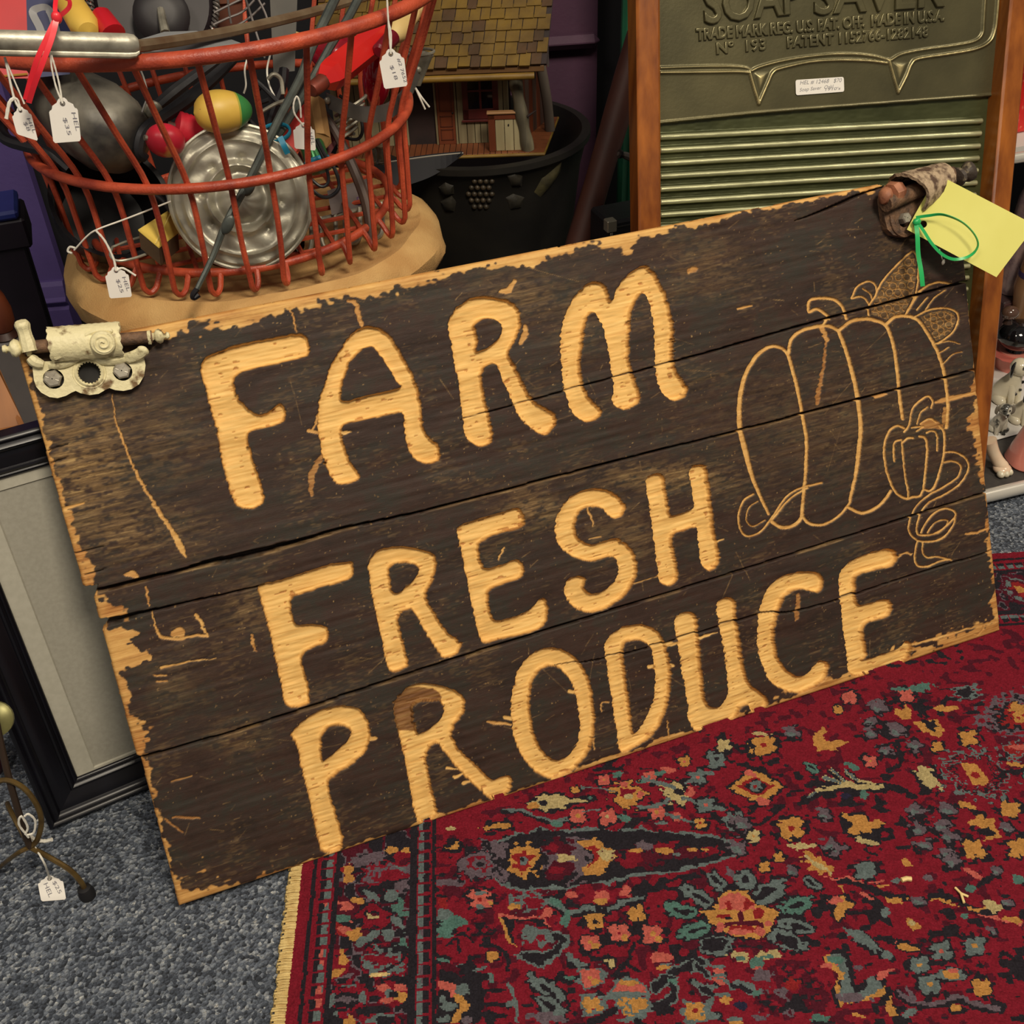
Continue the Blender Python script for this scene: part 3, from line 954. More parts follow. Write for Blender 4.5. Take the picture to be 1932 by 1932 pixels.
    thick = np.interp(PY, [320, 680, 760, 800, 850, 900, 930, 990, 1040, 1060, 1130, 1190], [1, 2, 12, 16, 15, 12, 4, 14, 8, 10, 9, 16])
    edge(rgtd, thick, .85)
    # ---- scuffs and specks
    fine = vnoise(sh, 3, 9, 14)
    fine2 = vnoise(sh, 1.6, 3, 15)

    def blob(cx, cy, rx, ry, a):
        nonlocal scuff
        g = np.exp(-((PX - cx) / rx) ** 2 - ((PY - cy) / ry) ** 2)
        scuff = np.maximum(scuff, a * g * sstep(.38, .75, fine * .65 + fine2 * .35 + .22 * g))
    for q in ((150, 880, 120, 150, 1.0), (230, 1000, 140, 60, .7), (1000, 960, 60, 40, .8), (1180, 1010, 90, 60, .45), (1260, 900, 150, 30, .8), (300, 830, 90, 90, .4),
              (130, 770, 60, 40, .5), (470, 1150, 60, 60, .5), (980, 560, 90, 50, .5), (1090, 600, 60, 80, .35), (1330, 500, 80, 60, .4), (1600, 800, 300, 120, .25), (450, 1390, 60, 40, .45), (330, 1280, 60, 60, .3)):
        blob(*q)
    spk = RNG.random(sh)
    cl = vnoise(sh, 60, 60, 16)
    sp1 = (spk > .9982 - .0022 * cl)
    sp1 = sp1 | (np.roll(sp1, 1, 1) & (spk < .5)) | (np.roll(sp1, 1, 0) & (spk < .3))
    scuff = np.maximum(scuff, .9 * sp1)
    rub = sstep(.62, .80, vnoise(sh, 1.6, 6, 65) * .5 + vnoise(sh, 26, 40, 66) * .5)
    scuff = np.maximum(scuff, .24 * rub)
    # light scratches along and across the grain
    for i in range(420):
        x, y = RNG.uniform(60, 1860), RNG.uniform(340, 1680)
        a = RNG.normal(-.25, .5) if i % 3 else RNG.uniform(-1.6, 1.6)
        l = RNG.uniform(3, 30) if i % 9 else RNG.uniform(30, 110)
        q = [(x, y), (x + l * math.cos(a), y + l * math.sin(a))]
        w_ = win(q, 3)
        if w_ is None:
            continue
        sd = -seg_dist(PX[w_] + n1[w_], PY[w_] + n2[w_], q, [1.0, .6])
        scuff[w_] = np.maximum(scuff[w_], RNG.uniform(.3, .9) * sstep(-1.1, .6, sd))
    # ---- grooves: joints and splits
    gap = np.zeros(sh)
    for cr, hw, pts, dp in GROOVES:
        q = spline([(p[0], p[1], 2 * h) for p, h in zip(T(cr, pts), hw)], 4)
        w_ = win(q, 12)
        sd = -seg_dist(PX[w_], PY[w_] + 1.4 * n3[w_] + .5 * n1[w_], [(a[0], a[1]) for a in q], [a[2] for a in q])
        m = sstep(-.9, .7, sd)
        depth[w_] = np.minimum(depth[w_], -dp * m)
        gap[w_] = np.maximum(gap[w_], m)
        # worn light lip just below the joint
        if dp > .012:
            lip = sstep(-5, -1, sd) * (PY[w_] > np.interp(PX[w_], q[:, 0], q[:, 1])) * sstep(.45, .62, vnoise(sh, 12, 40, 31)[w_])
            scuff[w_] = np.maximum(scuff[w_], .7 * lip)
    bare = bare * (1 - gap)
    scuff = scuff * (1 - gap)
    # gentle cupping, dents and rounded edges
    depth += .0012 * (vnoise(sh, 30, 200, 17) - .5) + .0005 * (vnoise(sh, 5, 60, 18) - .5)
    ed = np.minimum(np.minimum(topd, botd), np.minimum(leftd, rgtd))
    depth -= .0035 * np.exp(-np.clip(ed, 0, 99) / 3.0)
    # ---- plank partition
    jB = spline(GROOVES[0][2], 4)
    jC = spline(GROOVES[1][2], 4)
    yB = np.interp(PX, jB[:, 0], jB[:, 1])
    yC = np.interp(PX, jC[:, 0], jC[:, 1])
    pl = np.where(PY < yB, 1, np.where(PY < yC, 2, 3))
    wob = 2.2 * n3 + 1.2 * n1
    inside = (topd + wob > 0) & (botd + wob > 0) & (leftd + wob > 0) & (rgtd + wob > 0)
    # chipped plank ends on the left, split-off top corner
    inside &= ~(poly_sd(PX, PY, [(150, 1108), (185, 1104), (178, 1128), (160, 1126)]) > 0)
    inside &= ~(poly_sd(PX, PY, [(150, 1173), (212, 1165), (196, 1189), (170, 1190)]) > 0)
    inside &= ~(poly_sd(PX, PY, [(1646, 340), (1668, 350), (1800, 322), (1820, 300), (1600, 300)]) > 0)
    age = np.maximum(age, stain * 1.6)
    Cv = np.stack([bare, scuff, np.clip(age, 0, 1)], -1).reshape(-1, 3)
    # the stain is stored as dark aged wood by lowering the bare amount
    Cv[:, 0] *= 1 - .55 * stain.ravel()
    Co = np.stack([Ug, Vg, depth], -1).reshape(-1, 3)
    q00 = np.arange(nu * nv).reshape(sh)[:-1, :-1]
    F = np.stack([q00, q00 + 1, q00 + 1 + nu, q00 + nu], -1).reshape(-1, 4)
    fin = (inside[:-1, :-1] & inside[1:, 1:]).ravel()
    flid = lid[:-1, :-1].ravel()
    fdid = did[:-1, :-1].ravel()
    fpl = pl[:-1, :-1].ravel()
    M = board_mat()
    root = thing('farm_sign', 'dark weathered plank sign carved FARM FRESH PRODUCE leaning on the floor', 'sign', (0, 0, 0))
    root.matrix_world = Matrix(((1, 0, 0, 0), (0, BV[1], BN[1], 0), (0, BV[2], BN[2], 0), (0, 0, 0, 1)))

    def part(name, mask, label=None, skirt=False):
        f = F[mask]
        if len(f) == 0:
            return
        if skirt:
            # side walls and back of the plank
            full = F[skirt_mask]
            e = np.concatenate([full[:, [0, 1]], full[:, [1, 2]], full[:, [2, 3]], full[:, [3, 0]]])
            key = np.sort(e, 1)
            k = key[:, 0].astype(np.int64) * (nu * nv) + key[:, 1]
            _, ix, ct = np.unique(k, return_index=True, return_counts=True)
            be = e[ix[ct == 1]]
            bv = np.unique(be)
            mp = {int(a): i for i, a in enumerate(bv)}
            Vb = Co[bv].copy()
            Vb[:, 2] = -B_T
            # the foot of the sign is cut flat to stand on the floor
            lowv = Vb[:, 1] < .012
            Vb[lowv, 1] += B_T * math.tan(LEAN) + .0006
            base = nu * nv
            sk = np.array([[b_[1], b_[0], base + mp[int(b_[0])], base + mp[int(b_[1])]] for b_ in be])
            Call = np.concatenate([Co, Vb])
            colb = Cv[bv].copy()
            Aall = np.concatenate([Cv, colb])
            f = np.concatenate([f, sk])
        else:
            Call, Aall = Co, Cv
        uq, inv = np.unique(f, return_inverse=True)
        o = grid_obj(name, Call[uq], inv.reshape(f.shape), M, root, {'paint': Aall[uq]})
        if label:
            o['label'] = label
        return o
    for p in (1, 2, 3):
        skirt_mask = fin & (fpl == p)
        part('plank', fin & (fpl == p) & (flid == 0) & (fdid == 0), ['wide top plank', 'middle plank', 'bottom plank'][p - 1], skirt=True)
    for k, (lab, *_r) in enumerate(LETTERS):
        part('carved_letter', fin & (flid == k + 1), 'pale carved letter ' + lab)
    for k, nm in enumerate(names):
        part('carved_drawing', fin & (flid == 0) & (fdid == k + 1), 'carved outline of a ' + ['pumpkin', 'pair of corn cobs', 'pepper on a curling vine'][k])
    return root


SIGN = build_board()
# ================================================================ patterned rug
RA_ = math.radians(17.5)
RE1 = arr((math.cos(RA_), -math.sin(RA_), 0))
RE2 = arr((math.sin(RA_), math.cos(RA_), 0))
_r0 = onfloor(568, 1653, RUG_Z)
RUG_A0 = _r0 @ RE1                                   # left (red) edge
RUG_B1 = onfloor(1900, 1042, RUG_Z) @ RE2            # far edge
PAL = {'r': (114, 22, 37), 'm': (74, 20, 34), 'k': (34, 31, 37), 'n': (36, 34, 54), 't': (90, 102, 102), 'g': (74, 106, 98), 'o': (170, 122, 64),
       's': (172, 86, 76), 'p': (92, 80, 88), 'c': (164, 148, 104), 'd': (128, 32, 34), 'w': (200, 174, 118)}
PK = {k: i for i, k in enumerate(PAL)}


def E(c, cr, x, y, rx, ry=None, rot=0, jag=.12):
    return ('e', c, cr, x, y, rx, ry or rx, math.radians(rot), jag)


def Ln(c, cr, w_, *p):
    return ('l', c, cr, w_, p)


def Po(c, cr, *p):
    return ('p', c, cr, p)


def flower(cr, x, y, r, c1, c2='r', c3=None, halo='k'):
    """small stepped blossom with a dark halo"""
    q = [E(halo, cr, x, y, r * 1.32, r * 1.12, 0, .3)]
    for i in range(4):
        a = math.pi / 2 * i + .6
        q.append(E(c1, cr, x + .55 * r * math.cos(a), y + .5 * r * math.sin(a), .52 * r, .44 * r, 0, .25))
    q.append(E(c1, cr, x, y, .62 * r, .52 * r))
    q.append(E(c2, cr, x, y, .24 * r, .2 * r))
    if c3:
        q.append(E(c3, cr, x + .5 * r, y + .4 * r, .4 * r, .3 * r))
    return q


def leaf(cr, x, y, rx, ry, rot, c1='g', c2='k', vein=True):
    q = [E('k', cr, x, y, rx * 1.12, ry * 1.3, rot, .1), E(c1, cr, x, y, rx, ry, rot, .1)]
    if vein:
        q.append(E(c2, cr, x, y, rx * .55, ry * .32, rot, .5))
    return q


MOT = []
# ---- long pointed medallion under the board
MOT += [Po('t','RB',(85,690),(150,640),(250,600),(330,605),(420,560),(520,590),(640,570),(800,565),(900,590),(1100,565),(1200,600),(1400,600),(1600,625),(1700,660),(1790,690),(1730,760),(1560,815),(1300,870),(1050,890),(880,940),(700,940),(640,975),(480,975),(280,995),(150,945),(90,880)),
        Po('k','RB',(115,690),(250,625),(420,580),(640,592),(800,590),(1100,590),(1400,622),(1600,645),(1720,695),(1690,745),(1560,795),(1300,850),(1050,868),(860,918),(640,950),(450,960),(280,970),(150,925),(110,860)),
        E('p', 'RB', 45, 790, 100, 110, 0, .35), E('r', 'RB', 45, 790, 45, 40), E('p', 'RB', 150, 880, 60, 40, 0, .3), E('p', 'RB', 140, 700, 60, 40, 0, .4),
        E('p', 'RB', 590, 770, 150, 130, 0, .35), E('m', 'RB', 540, 700, 90, 60, 0, .4), E('m', 'RB', 560, 850, 90, 60, 0, .4), E('r', 'RB', 500, 700, 40, 30), E('r', 'RB', 530, 850, 50, 25),
        Po('c','RB',(540,745),(660,745),(660,795),(540,795)),E('o','RB',305,785,112,108,0,.3),E('d','RB',305,785,68,62,0,.3),E('t','RB',310,785,32,26),E('k','RB',300,778,14,14),
        Po('o','RB',(670,655),(790,640),(840,700),(950,750),(880,800),(820,880),(690,870),(690,830),(770,790),(790,740),(720,715)),Po('d','RB',(700,700),(790,690),(830,760),(770,810),(720,840),(780,770),(760,720)),
        E('c', 'RB', 860, 750, 60, 40, 0, .3), E('m', 'RB', 1120, 760, 180, 60, 0, .5), E('r', 'RB', 1010, 780, 60, 50, 0, .4), E('p', 'RB', 1130, 690, 60, 30, 0, .4), E('r', 'RB', 1250, 690, 90, 30, 0, .4), E('m', 'RB', 1380, 740, 160, 40, 0, .4), E('r', 'RB', 1560, 720, 80, 28, 0, .4),
        E('o', 'RB', 1060, 722, 58, 12), E('o', 'RB', 1245, 725, 62, 20), E('t', 'RB', 1320, 745, 30, 12), E('o', 'RB', 1435, 715, 34, 14), E('o', 'RB', 1505, 715, 26, 12), E('t', 'RB', 1740, 692, 40, 18)]
# ---- flowers above it
for x,y,r,a,b in ((670,490,58,'s','o'),(865,495,62,'s','c'),(1140,230,50,'s','t'),(1375,130,40,'o','s'),(840,250,40,'s','o'),(1465,235,60,'t','s'),(1515,420,58,'t','s'),(1190,465,56,'s','o'),(1480,540,42,'o','d'),(1590,110,66,'t','k'),(1710,530,80,'t','k'),(650,315,28,'o','o'),(1850,30,60,'o','d'),(1640,20,50,'c','c')):
    MOT += flower('RB', x, y, r, a, b)
MOT += [E('s','RB',1265,185,42,24,10,.3),E('s','RB',1330,492,38,28,0,.3),E('g','RB',935,215,44,18,-20),E('g','RB',1215,205,44,14,-10),E('g','RB',985,505,48,22,10),E('t','RB',1215,540,50,12),E('t','RB',1610,440,50,16,10),E('t','RB',1540,205,46,14),E('g','RB',1090,262,40,14),
        E('k', 'RB', 1000, 355, 125, 105, 0, .25), E('o', 'RB', 1000, 355, 108, 84, 0, .3), E('r', 'RB', 990, 335, 50, 36, 0, .3), E('c', 'RB', 1005, 360, 30, 22), E('s', 'RB', 970, 280, 25, 18), E('s', 'RB', 1080, 350, 22, 22),
        E('k','RB',1330,335,115,90,0,.3),E('c','RB',1320,340,98,66,20,.3),E('k','RB',1340,330,34,24),E('s','RB',1415,330,28,40,0,.3),E('r','RB',1395,320,16,14),Ln('t','RB',26,(1110,245),(1240,280),(1300,300)),Ln('t','RB',26,(1080,430),(1190,420),(1270,380)),Ln('t','RB',22,(1390,270),(1450,240)),Ln('t','RB',24,(1370,370),(1440,400),(1490,420)),
        Ln('k','RB',34,(170,462),(300,460),(400,510),(500,535),(590,525)),Ln('t','RB',18,(170,452),(300,450),(400,500),(500,520),(590,515)),E('g','RB',525,545,42,18),Ln('t','RB',16,(690,305),(800,298),(910,325)),Ln('t','RB',14,(710,462),(810,455)),Ln('t','RB',14,(1240,480),(1440,530)),
        Po('k','RB',(300,410),(450,330),(560,340),(650,365),(760,350),(800,380),(640,420),(560,470),(420,470)),Po('c','RB',(320,408),(450,352),(550,352),(640,380),(740,370),(770,382),(640,398),(560,450),(430,452)),E('o','RB',370,425,40,22),E('k','RB',435,402,30,20),E('k','RB',752,372,32,22),E('g','RB',750,372,12,9),
        E('k', 'RB', 135, 562, 105, 36, 0, .2), E('o', 'RB', 135, 562, 90, 20, -5, .4)]
# ---- lozenge
MOT += [Po('k','RB',(1630,300),(1790,205),(1860,160),(1940,220),(2060,290),(1960,380),(1900,440),(1830,400)),Po('o','RB',(1660,300),(1800,215),(1850,195),(2030,290),(1900,395),(1850,395)),Po('d','RB',(1715,298),(1840,232),(1975,290),(1860,365)),Po('k','RB',(1760,296),(1840,250),(1930,292),(1855,345)),E('t','RB',1845,290,44,28,0,.35),E('d','RB',1842,292,14,10),E('s','RB',1808,202,46,30,20,.3),E('s','RB',1890,390,48,26,20,.3)]
# ---- stem with leaves, middle left
MOT += [Ln('k','RB',62,(500,1055),(560,1105),(620,1135),(750,1105),(850,1115),(950,1075),(1100,1022)),Ln('t','RB',34,(495,1050),(560,1100),(620,1130),(750,1100),(850,1110),(950,1070),(1090,1022)),Ln('g','RB',50,(600,1135),(575,1205)),Ln('k','RB',26,(1090,1010),(1200,950),(1330,905),(1440,880)),E('g','RB',520,1060,45,24,30),
        E('s', 'RB', 640, 1020, 46, 22, 20, .3), E('s', 'RB', 822, 1018, 58, 32, 0, .3), E('o', 'RB', 812, 1055, 48, 20), E('s', 'RB', 985, 985, 42, 32, -10, .35)]
for x,y,r,a,b in ((1060,1135,62,'o','o'),(780,1190,66,'o','k'),(940,1265,72,'s','r'),(1165,1270,72,'s','o'),(750,1325,62,'s','o'),(45,1040,70,'s','d'),(1030,1750,84,'o','g'),(770,1740,64,'o','o'),(750,1560,70,'s','o')):
    MOT += flower('RB', x, y, r, a, b, 'o' if a == 's' else None, halo='t' if y > 1500 else 'k')
MOT += [Ln('k','RB',30,(1040,1340),(985,1465),(900,1550)),Ln('k','RB',24,(990,1470),(1080,1520)),E('k','RB',890,1455,58,52),E('c','RB',890,1455,28,34,0,.3),E('t','RB',640,1440,50,22,40,.4),E('t','RB',700,1475,50,14),E('s','RB',1220,1420,74,26,0,.2),E('s','RB',1215,1448,60,18),E('o','RB',1230,1492,64,20,0,.3),E('t','RB',1250,1470,60,10)]
# tulip
MOT += [Po('k','RB',(160,1165),(300,1178),(440,1185),(480,1225),(430,1225),(330,1190),(260,1190),(230,1260),(270,1350),(220,1320),(190,1230)),Ln('s','RB',16,(145,1150),(290,1172),(380,1160),(440,1175),(478,1222)),Ln('o','RB',18,(140,1165),(190,1220),(195,1290),(270,1362)),E('r','RB',360,1060,90,40,0,.3),E('t','RB',360,1050,100,60,0,.6),E('r','RB',370,1060,60,36,0,.3),E('s','RB',470,1130,30,40,0,.4),E('o','RB',235,1095,45,14,0,.4),
        E('t','RB',400,1290,90,56,0,.4),E('r','RB',420,1300,34,22),Po('t','RB',(480,1245),(600,1265),(610,1350),(560,1400),(440,1500),(240,1425),(300,1380),(440,1390),(540,1330)),Po('k','RB',(490,1265),(560,1275),(590,1300),(560,1380),(430,1480),(270,1418),(300,1395),(450,1405),(560,1320),(500,1310))]
MOT += leaf('RB',465,1640,140,52,38,'t') + leaf('RB',490,1760,110,50,35,'t') + [E('o','RB',102,1420,36,52,10,.2),E('g','RB',90,1560,30,36),Ln('k','RB',26,(30,1350),(140,1360),(220,1450),(190,1510)),Ln('t','RB',26,(215,1600),(250,1720),(265,1860)),E('k','RB',110,1740,120,16),E('k','RB',110,1650,90,14),E('k','RB',60,1800,90,18),E('p','RB',460,1835,110,40,0,.3),
        Po('t','RB',(860,1680),(920,1575),(1000,1550),(1110,1590),(1150,1680),(1080,1690),(1000,1660),(930,1700)),Po('s','RB',(895,1660),(930,1595),(1000,1575),(1100,1605),(1120,1660),(1010,1650)),E('o','RB',1000,1595,60,20),Ln('t','RB',18,(820,1700),(900,1670),(960,1710)),Ln('k','RB',44,(740,1860),(820,1830),(910,1775)),E('k','RB',600,1590,40,14),E('g','RB',620,1560,40,14)]
# ---- large blossom
MOT += [E('m', 'RE', 960, 620, 360, 240, 0, .15)]
for x,y,rx,ry,rot,c,c2 in ((560,440,175,62,33,'t','k'),(415,570,160,66,14,'g','k'),(545,745,160,66,-18,'g','k'),(735,305,108,58,42,'t','k'),(1000,290,92,82,20,'t','k'),(1215,395,165,84,-36,'t','k'),(1460,520,165,72,-16,'g','k'),(1450,710,170,66,14,'t','k'),(730,885,160,88,-6,'t','k'),(1360,840,185,78,20,'t','k')):
    MOT += leaf('RE', x, y, rx, ry, rot, c, c2)
MOT += [E('k','RE',715,880,110,62,-6,.2),E('k','RE',1370,845,130,50,20,.2),E('k','RE',1180,400,80,40,-36,.3),Po('k','RE',(570,560),(720,520),(750,440),(800,380),(900,370),(1020,380),(1080,440),(1120,510),(1310,560),(1270,690),(1240,760),(1150,830),(1000,850),(850,810),(740,740),(630,650)),
        Po('o','RE',(590,565),(720,545),(750,480),(820,405),(900,392),(1020,400),(1070,450),(1110,535),(1200,545),(1300,570),(1260,680),(1225,745),(1150,805),(1000,830),(860,790),(750,720),(640,640)),
        Po('s','RE',(790,450),(850,425),(1000,430),(1070,490),(1090,560),(960,575),(830,560),(760,560),(750,500)),E('d','RE',840,520,46,46,0,.4),E('d','RE',1010,510,46,56,0,.4),E('s','RE',925,480,60,60,0,.3),E('o','RE',820,590,70,26,10,.3),E('o','RE',1010,610,40,40),E('d','RE',810,620,66,16),E('d','RE',1110,600,50,40,0,.4),Ln('m','RE',42,(960,590),(965,690)),Ln('m','RE',44,(815,710),(880,680),(970,695),(1060,685),(1150,705)),E('d','RE',980,740,160,36,0,.2),E('s','RE',960,765,110,26,0,.3),E('s','RE',1120,760,50,30,0,.3),E('s','RE',770,720,40,40,0,.3),E('s','RE',1200,700,40,30,0,.3),E('k','RE',850,640,40,12),E('k','RE',870,365,60,26,0,.4),E('p','RE',850,220,30,36,0,.5),
        E('m', 'RE', 1060, 890, 200, 50, 0, .5), E('k', 'RE', 1010, 900, 140, 16, 0, .6), E('c', 'RE', 955, 990, 95, 46, 10, .3), E('c', 'RE', 1205, 975, 100, 44, -10, .3), E('g', 'RE', 1095, 1045, 70, 46, 0, .3), E('g', 'RE', 950, 1005, 50, 22), E('g', 'RE', 1210, 990, 46, 18), E('s', 'RE', 1110, 1100, 40, 16)]
# ---- below
MOT += [Ln('t','RE',120,(180,1270),(300,1170),(420,1110),(600,1050)),Ln('k','RE',84,(190,1265),(300,1170),(420,1110),(580,1040)),Ln('t','RE',92,(330,1190),(350,1330),(240,1440),(60,1450)),Ln('k','RE',58,(330,1190),(345,1330),(250,1430),(90,1440)),Ln('t','RE',74,(540,1070),(660,1170)),Ln('k','RE',50,(550,1070),(650,1160)),E('r','RE',440,1160,60,40),E('g','RE',340,1220,40,30,0,.4),E('t','RE',640,1290,120,60,20,.4),E('k','RE',640,1300,90,32,20,.3),E('k','RE',255,1480,90,40,0,.4),
        E('t','RE',745,1080,80,24),E('s','RE',742,1122,62,28,0,.1),E('t','RE',750,1168,70,22),E('s','RE',768,1210,68,34,10,.1),E('t','RE',980,1270,160,50,18,.4),E('k','RE',980,1285,130,26,18,.3),E('g','RE',1090,1320,40,26),E('t','RE',800,1345,66,26),E('o','RE',812,1392,72,34,5,.15),E('n','RE',955,1435,76,40,22,.15)]
MOT += flower('RE',540,1480,100,'o','d',None,'t') + flower('RE',20,1430,80,'o','o',None,'t') + [E('k','RE',740,1540,80,40,25,.3),E('t','RE',700,1530,80,30,25,.5),E('o','RE',910,1590,60,30),E('t','RE',900,1560,80,20),E('g','RE',1650,1550,90,34,-10,.3),E('k','RE',1690,1590,110,20),E('p','RE',1160,1165,130,40,0,.8),E('p','RE',1300,1340,100,60,0,.8),E('p','RE',1150,1540,70,40,0,.8),E('p','RE',1380,1500,60,30,0,.6)]
for x, y, r in ((1380, 1110, 90), (1560, 1110, 80), (1630, 1260, 100), (1450, 1180, 90), (1650, 1370, 90), (1250, 1430, 100)):
    MOT += [E('m', 'RE', x, y, r, r * .8, 0, .8), E('k', 'RE', x - 10, y + 5, r * .7, r * .35, 30, .9), E('r', 'RE', x + 10, y - 10, r * .35, r * .25)]
MOT += [E('d', 'RE', 1420, 1240, 70, 50, 10, .15)]
# ---- right hand field
for x,y,r,a,b in ((180,322,66,'o','d'),(1365,280,52,'o','o'),(1180,335,34,'o','o'),(795,415,40,'s','o'),(340,805,76,'o','d'),(265,970,36,'o','o'),(185,1025,36,'o','o'),(1600,690,58,'o','o'),(1395,925,72,'o','o'),(1650,915,66,'o','o'),(770,1045,60,'t','t'),(1200,1510,62,'t','s'),(1400,1480,68,'t','o'),(1080,1590,60,'t','o'),(1140,1700,68,'t','o'),(1440,1720,58,'o','o'),(120,850,46,'c','o'),(610,118,28,'o','o'),(670,50,44,'s','s'),(1000,35,48,'s','s')):
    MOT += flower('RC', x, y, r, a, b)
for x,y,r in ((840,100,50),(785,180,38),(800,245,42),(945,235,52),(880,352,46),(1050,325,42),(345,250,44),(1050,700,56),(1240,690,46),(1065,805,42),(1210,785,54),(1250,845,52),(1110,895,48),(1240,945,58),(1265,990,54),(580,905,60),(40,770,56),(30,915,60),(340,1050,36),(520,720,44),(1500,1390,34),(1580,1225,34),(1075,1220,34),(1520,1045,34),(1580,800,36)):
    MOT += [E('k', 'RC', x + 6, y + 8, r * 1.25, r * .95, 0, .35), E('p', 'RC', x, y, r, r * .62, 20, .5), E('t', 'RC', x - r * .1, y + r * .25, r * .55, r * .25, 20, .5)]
MOT += [Po('o','RC',(450,280),(510,225),(550,235),(520,265),(570,300),(640,290),(685,300),(600,345),(605,360),(560,350),(490,362),(480,320)),Po('o','RC',(920,120),(980,110),(1000,85),(1040,130),(1030,165),(980,165)),Po('o','RC',(1155,115),(1200,80),(1230,100),(1320,105),(1260,130),(1190,135)),Po('o','RC',(1030,180),(1110,190),(1180,165),(1190,205),(1230,240),(1195,290),(1110,255),(1060,210)),E('k','RC',1140,205,40,24,30,.4),Ln('k','RC',24,(1080,60),(1090,130),(1130,160)),Ln('k','RC',26,(950,310),(970,420),(900,470)),Ln('k','RC',20,(830,330),(950,310)),
        E('k','RC',1130,510,90,76,40,.3),E('c','RC',1110,480,60,40,40,.3),E('c','RC',1150,535,60,36,30,.3),E('t','RC',1400,490,185,125,12,.25),E('r','RC',1400,490,160,102,12,.25),E('k','RC',1400,490,130,90,12,.5),E('r','RC',1400,490,106,80,12,.3),Po('o','RC',(1320,430),(1420,430),(1480,545),(1390,550),(1350,490)),E('d','RC',1400,490,24,20),
        Ln('k','RC',34,(470,540),(640,575),(800,560),(940,570),(1050,620)),Ln('k','RC',30,(560,470),(650,545),(760,560)),E('k','RC',560,610,40,20),E('n','RC',650,612,30,22)]
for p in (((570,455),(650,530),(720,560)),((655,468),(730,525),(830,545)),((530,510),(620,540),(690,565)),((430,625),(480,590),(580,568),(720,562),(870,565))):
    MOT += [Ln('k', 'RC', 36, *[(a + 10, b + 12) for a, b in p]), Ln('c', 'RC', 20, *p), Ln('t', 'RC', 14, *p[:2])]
MOT += leaf('RC',458,450,50,22,35,'g') + [E('g','RC',690,448,46,18,15,.3),E('g','RC',760,610,24,26),Po('k','RC',(610,715),(700,720),(750,700),(800,760),(900,760),(860,810),(850,900),(760,900),(640,830)),Po('o','RC',(618,715),(690,735),(750,715),(790,765),(850,750),(890,775),(805,800),(800,838),(740,820),(665,838),(690,780)),E('c','RC',770,875,70,14,15,.3),E('c','RC',390,905,76,18,0,.3),E('o','RC',490,1010,100,38,32,.25),E('c','RC',490,1010,110,12,32,.6),E('o','RC',1360,672,44,20,15,.3),Po('o','RC',(1355,770),(1430,715),(1450,750),(1510,740),(1520,790),(1555,850),(1520,860),(1450,880),(1470,820),(1400,790)),E('k','RC',1440,815,60,24,20,.4),E('o','RC',998,998,34,20,25,.3),E('c','RC',160,258,56,12)]
MOT += [Ln('k','RC',40,(610,1105),(700,1110),(800,1150),(900,1190),(1000,1205)),Ln('s','RC',11,(525,1075),(600,1100),(650,1080),(700,1090)),Ln('s','RC',11,(690,1100),(780,1115),(870,1100)),Ln('o','RC',12,(830,1130),(900,1135)),Ln('o','RC',14,(620,1140),(650,1180)),Ln('s','RC',16,(740,1170),(800,1215)),E('o','RC',940,1215,56,22,10,.6),Ln('k','RC',34,(1140,1195),(1240,1190),(1310,1225),(1400,1270),(1520,1290)),Ln('o','RC',10,(1140,1212),(1220,1215),(1300,1250)),Ln('o','RC',10,(1340,1255),(1420,1272),(1500,1235)),Ln('s','RC',14,(1420,1300),(1530,1320),(1670,1350)),E('o','RC',1620,1330,46,16,15,.4),E('c','RC',1500,1250,50,30,10,.7),E('s','RC',1390,1065,60,16,35,.4),E('k','RC',1450,1110,60,18,-30,.3),E('g','RC',1375,1150,34,20,10),E('g','RC',1340,1305,24,20),E('g','RC',1645,1095,40,24),E('p','RC',1130,1085,30,22),E('t','RC',945,1102,26,16),E('t','RC',885,1285,24,34,30),E('o','RC',1050,1360,40,20,45,.5),E('c','RC',1040,1345,20,12)]
MOT += [Po('k','RC',(545,1215),(650,1165),(720,1230),(655,1300),(610,1350),(560,1300)),Po('o','RC',(560,1215),(640,1190),(705,1235),(650,1285),(605,1340),(572,1290),(600,1250)),E('s','RC',600,1215,36,20,0,.4)] + leaf('RC',462,1120,58,24,32,'t')
MOT += [Po('k','RC',(520,1550),(600,1490),(690,1520),(720,1600),(760,1680),(880,1640),(890,1750),(780,1800),(600,1830),(570,1740),(620,1650),(580,1600)),Po('o','RC',(525,1545),(560,1520),(620,1580),(660,1650),(610,1700),(640,1780),(800,1760),(880,1700),(870,1760),(780,1800),(620,1825),(590,1760),(610,1650),(560,1590)),Po('t','RC',(535,1545),(600,1512),(670,1560),(690,1640),(700,1700),(760,1730),(790,1650),(845,1680),(860,1730),(780,1780),(630,1805),(610,1740),(650,1660),(600,1590)),E('g','RC',590,1560,44,26),E('s','RC',560,1590,46,16,-15,.4),E('s','RC',865,1640,50,22,-15,.3),E('p','RC',700,1780,100,30,0,.4),Po('k','RC',(640,1535),(690,1540),(710,1640),(720,1720),(780,1670),(770,1740),(700,1740),(680,1660)),E('r','RC',730,1630,36,62,0,.2),E('p','RC',725,1605,24,16),E('k','RC',800,1480,140,44,32,.2),E('t','RC',720,1425,66,30,25,.25),E('t','RC',820,1480,90,22,35,.4),E('t','RC',890,1530,34,30),E('r','RC',735,1540,56,36),E('s','RC',960,1470,26,18),E('k','RC',1010,1490,70,30,15,.4),E('o','RC',1015,1492,46,18,15,.5)]
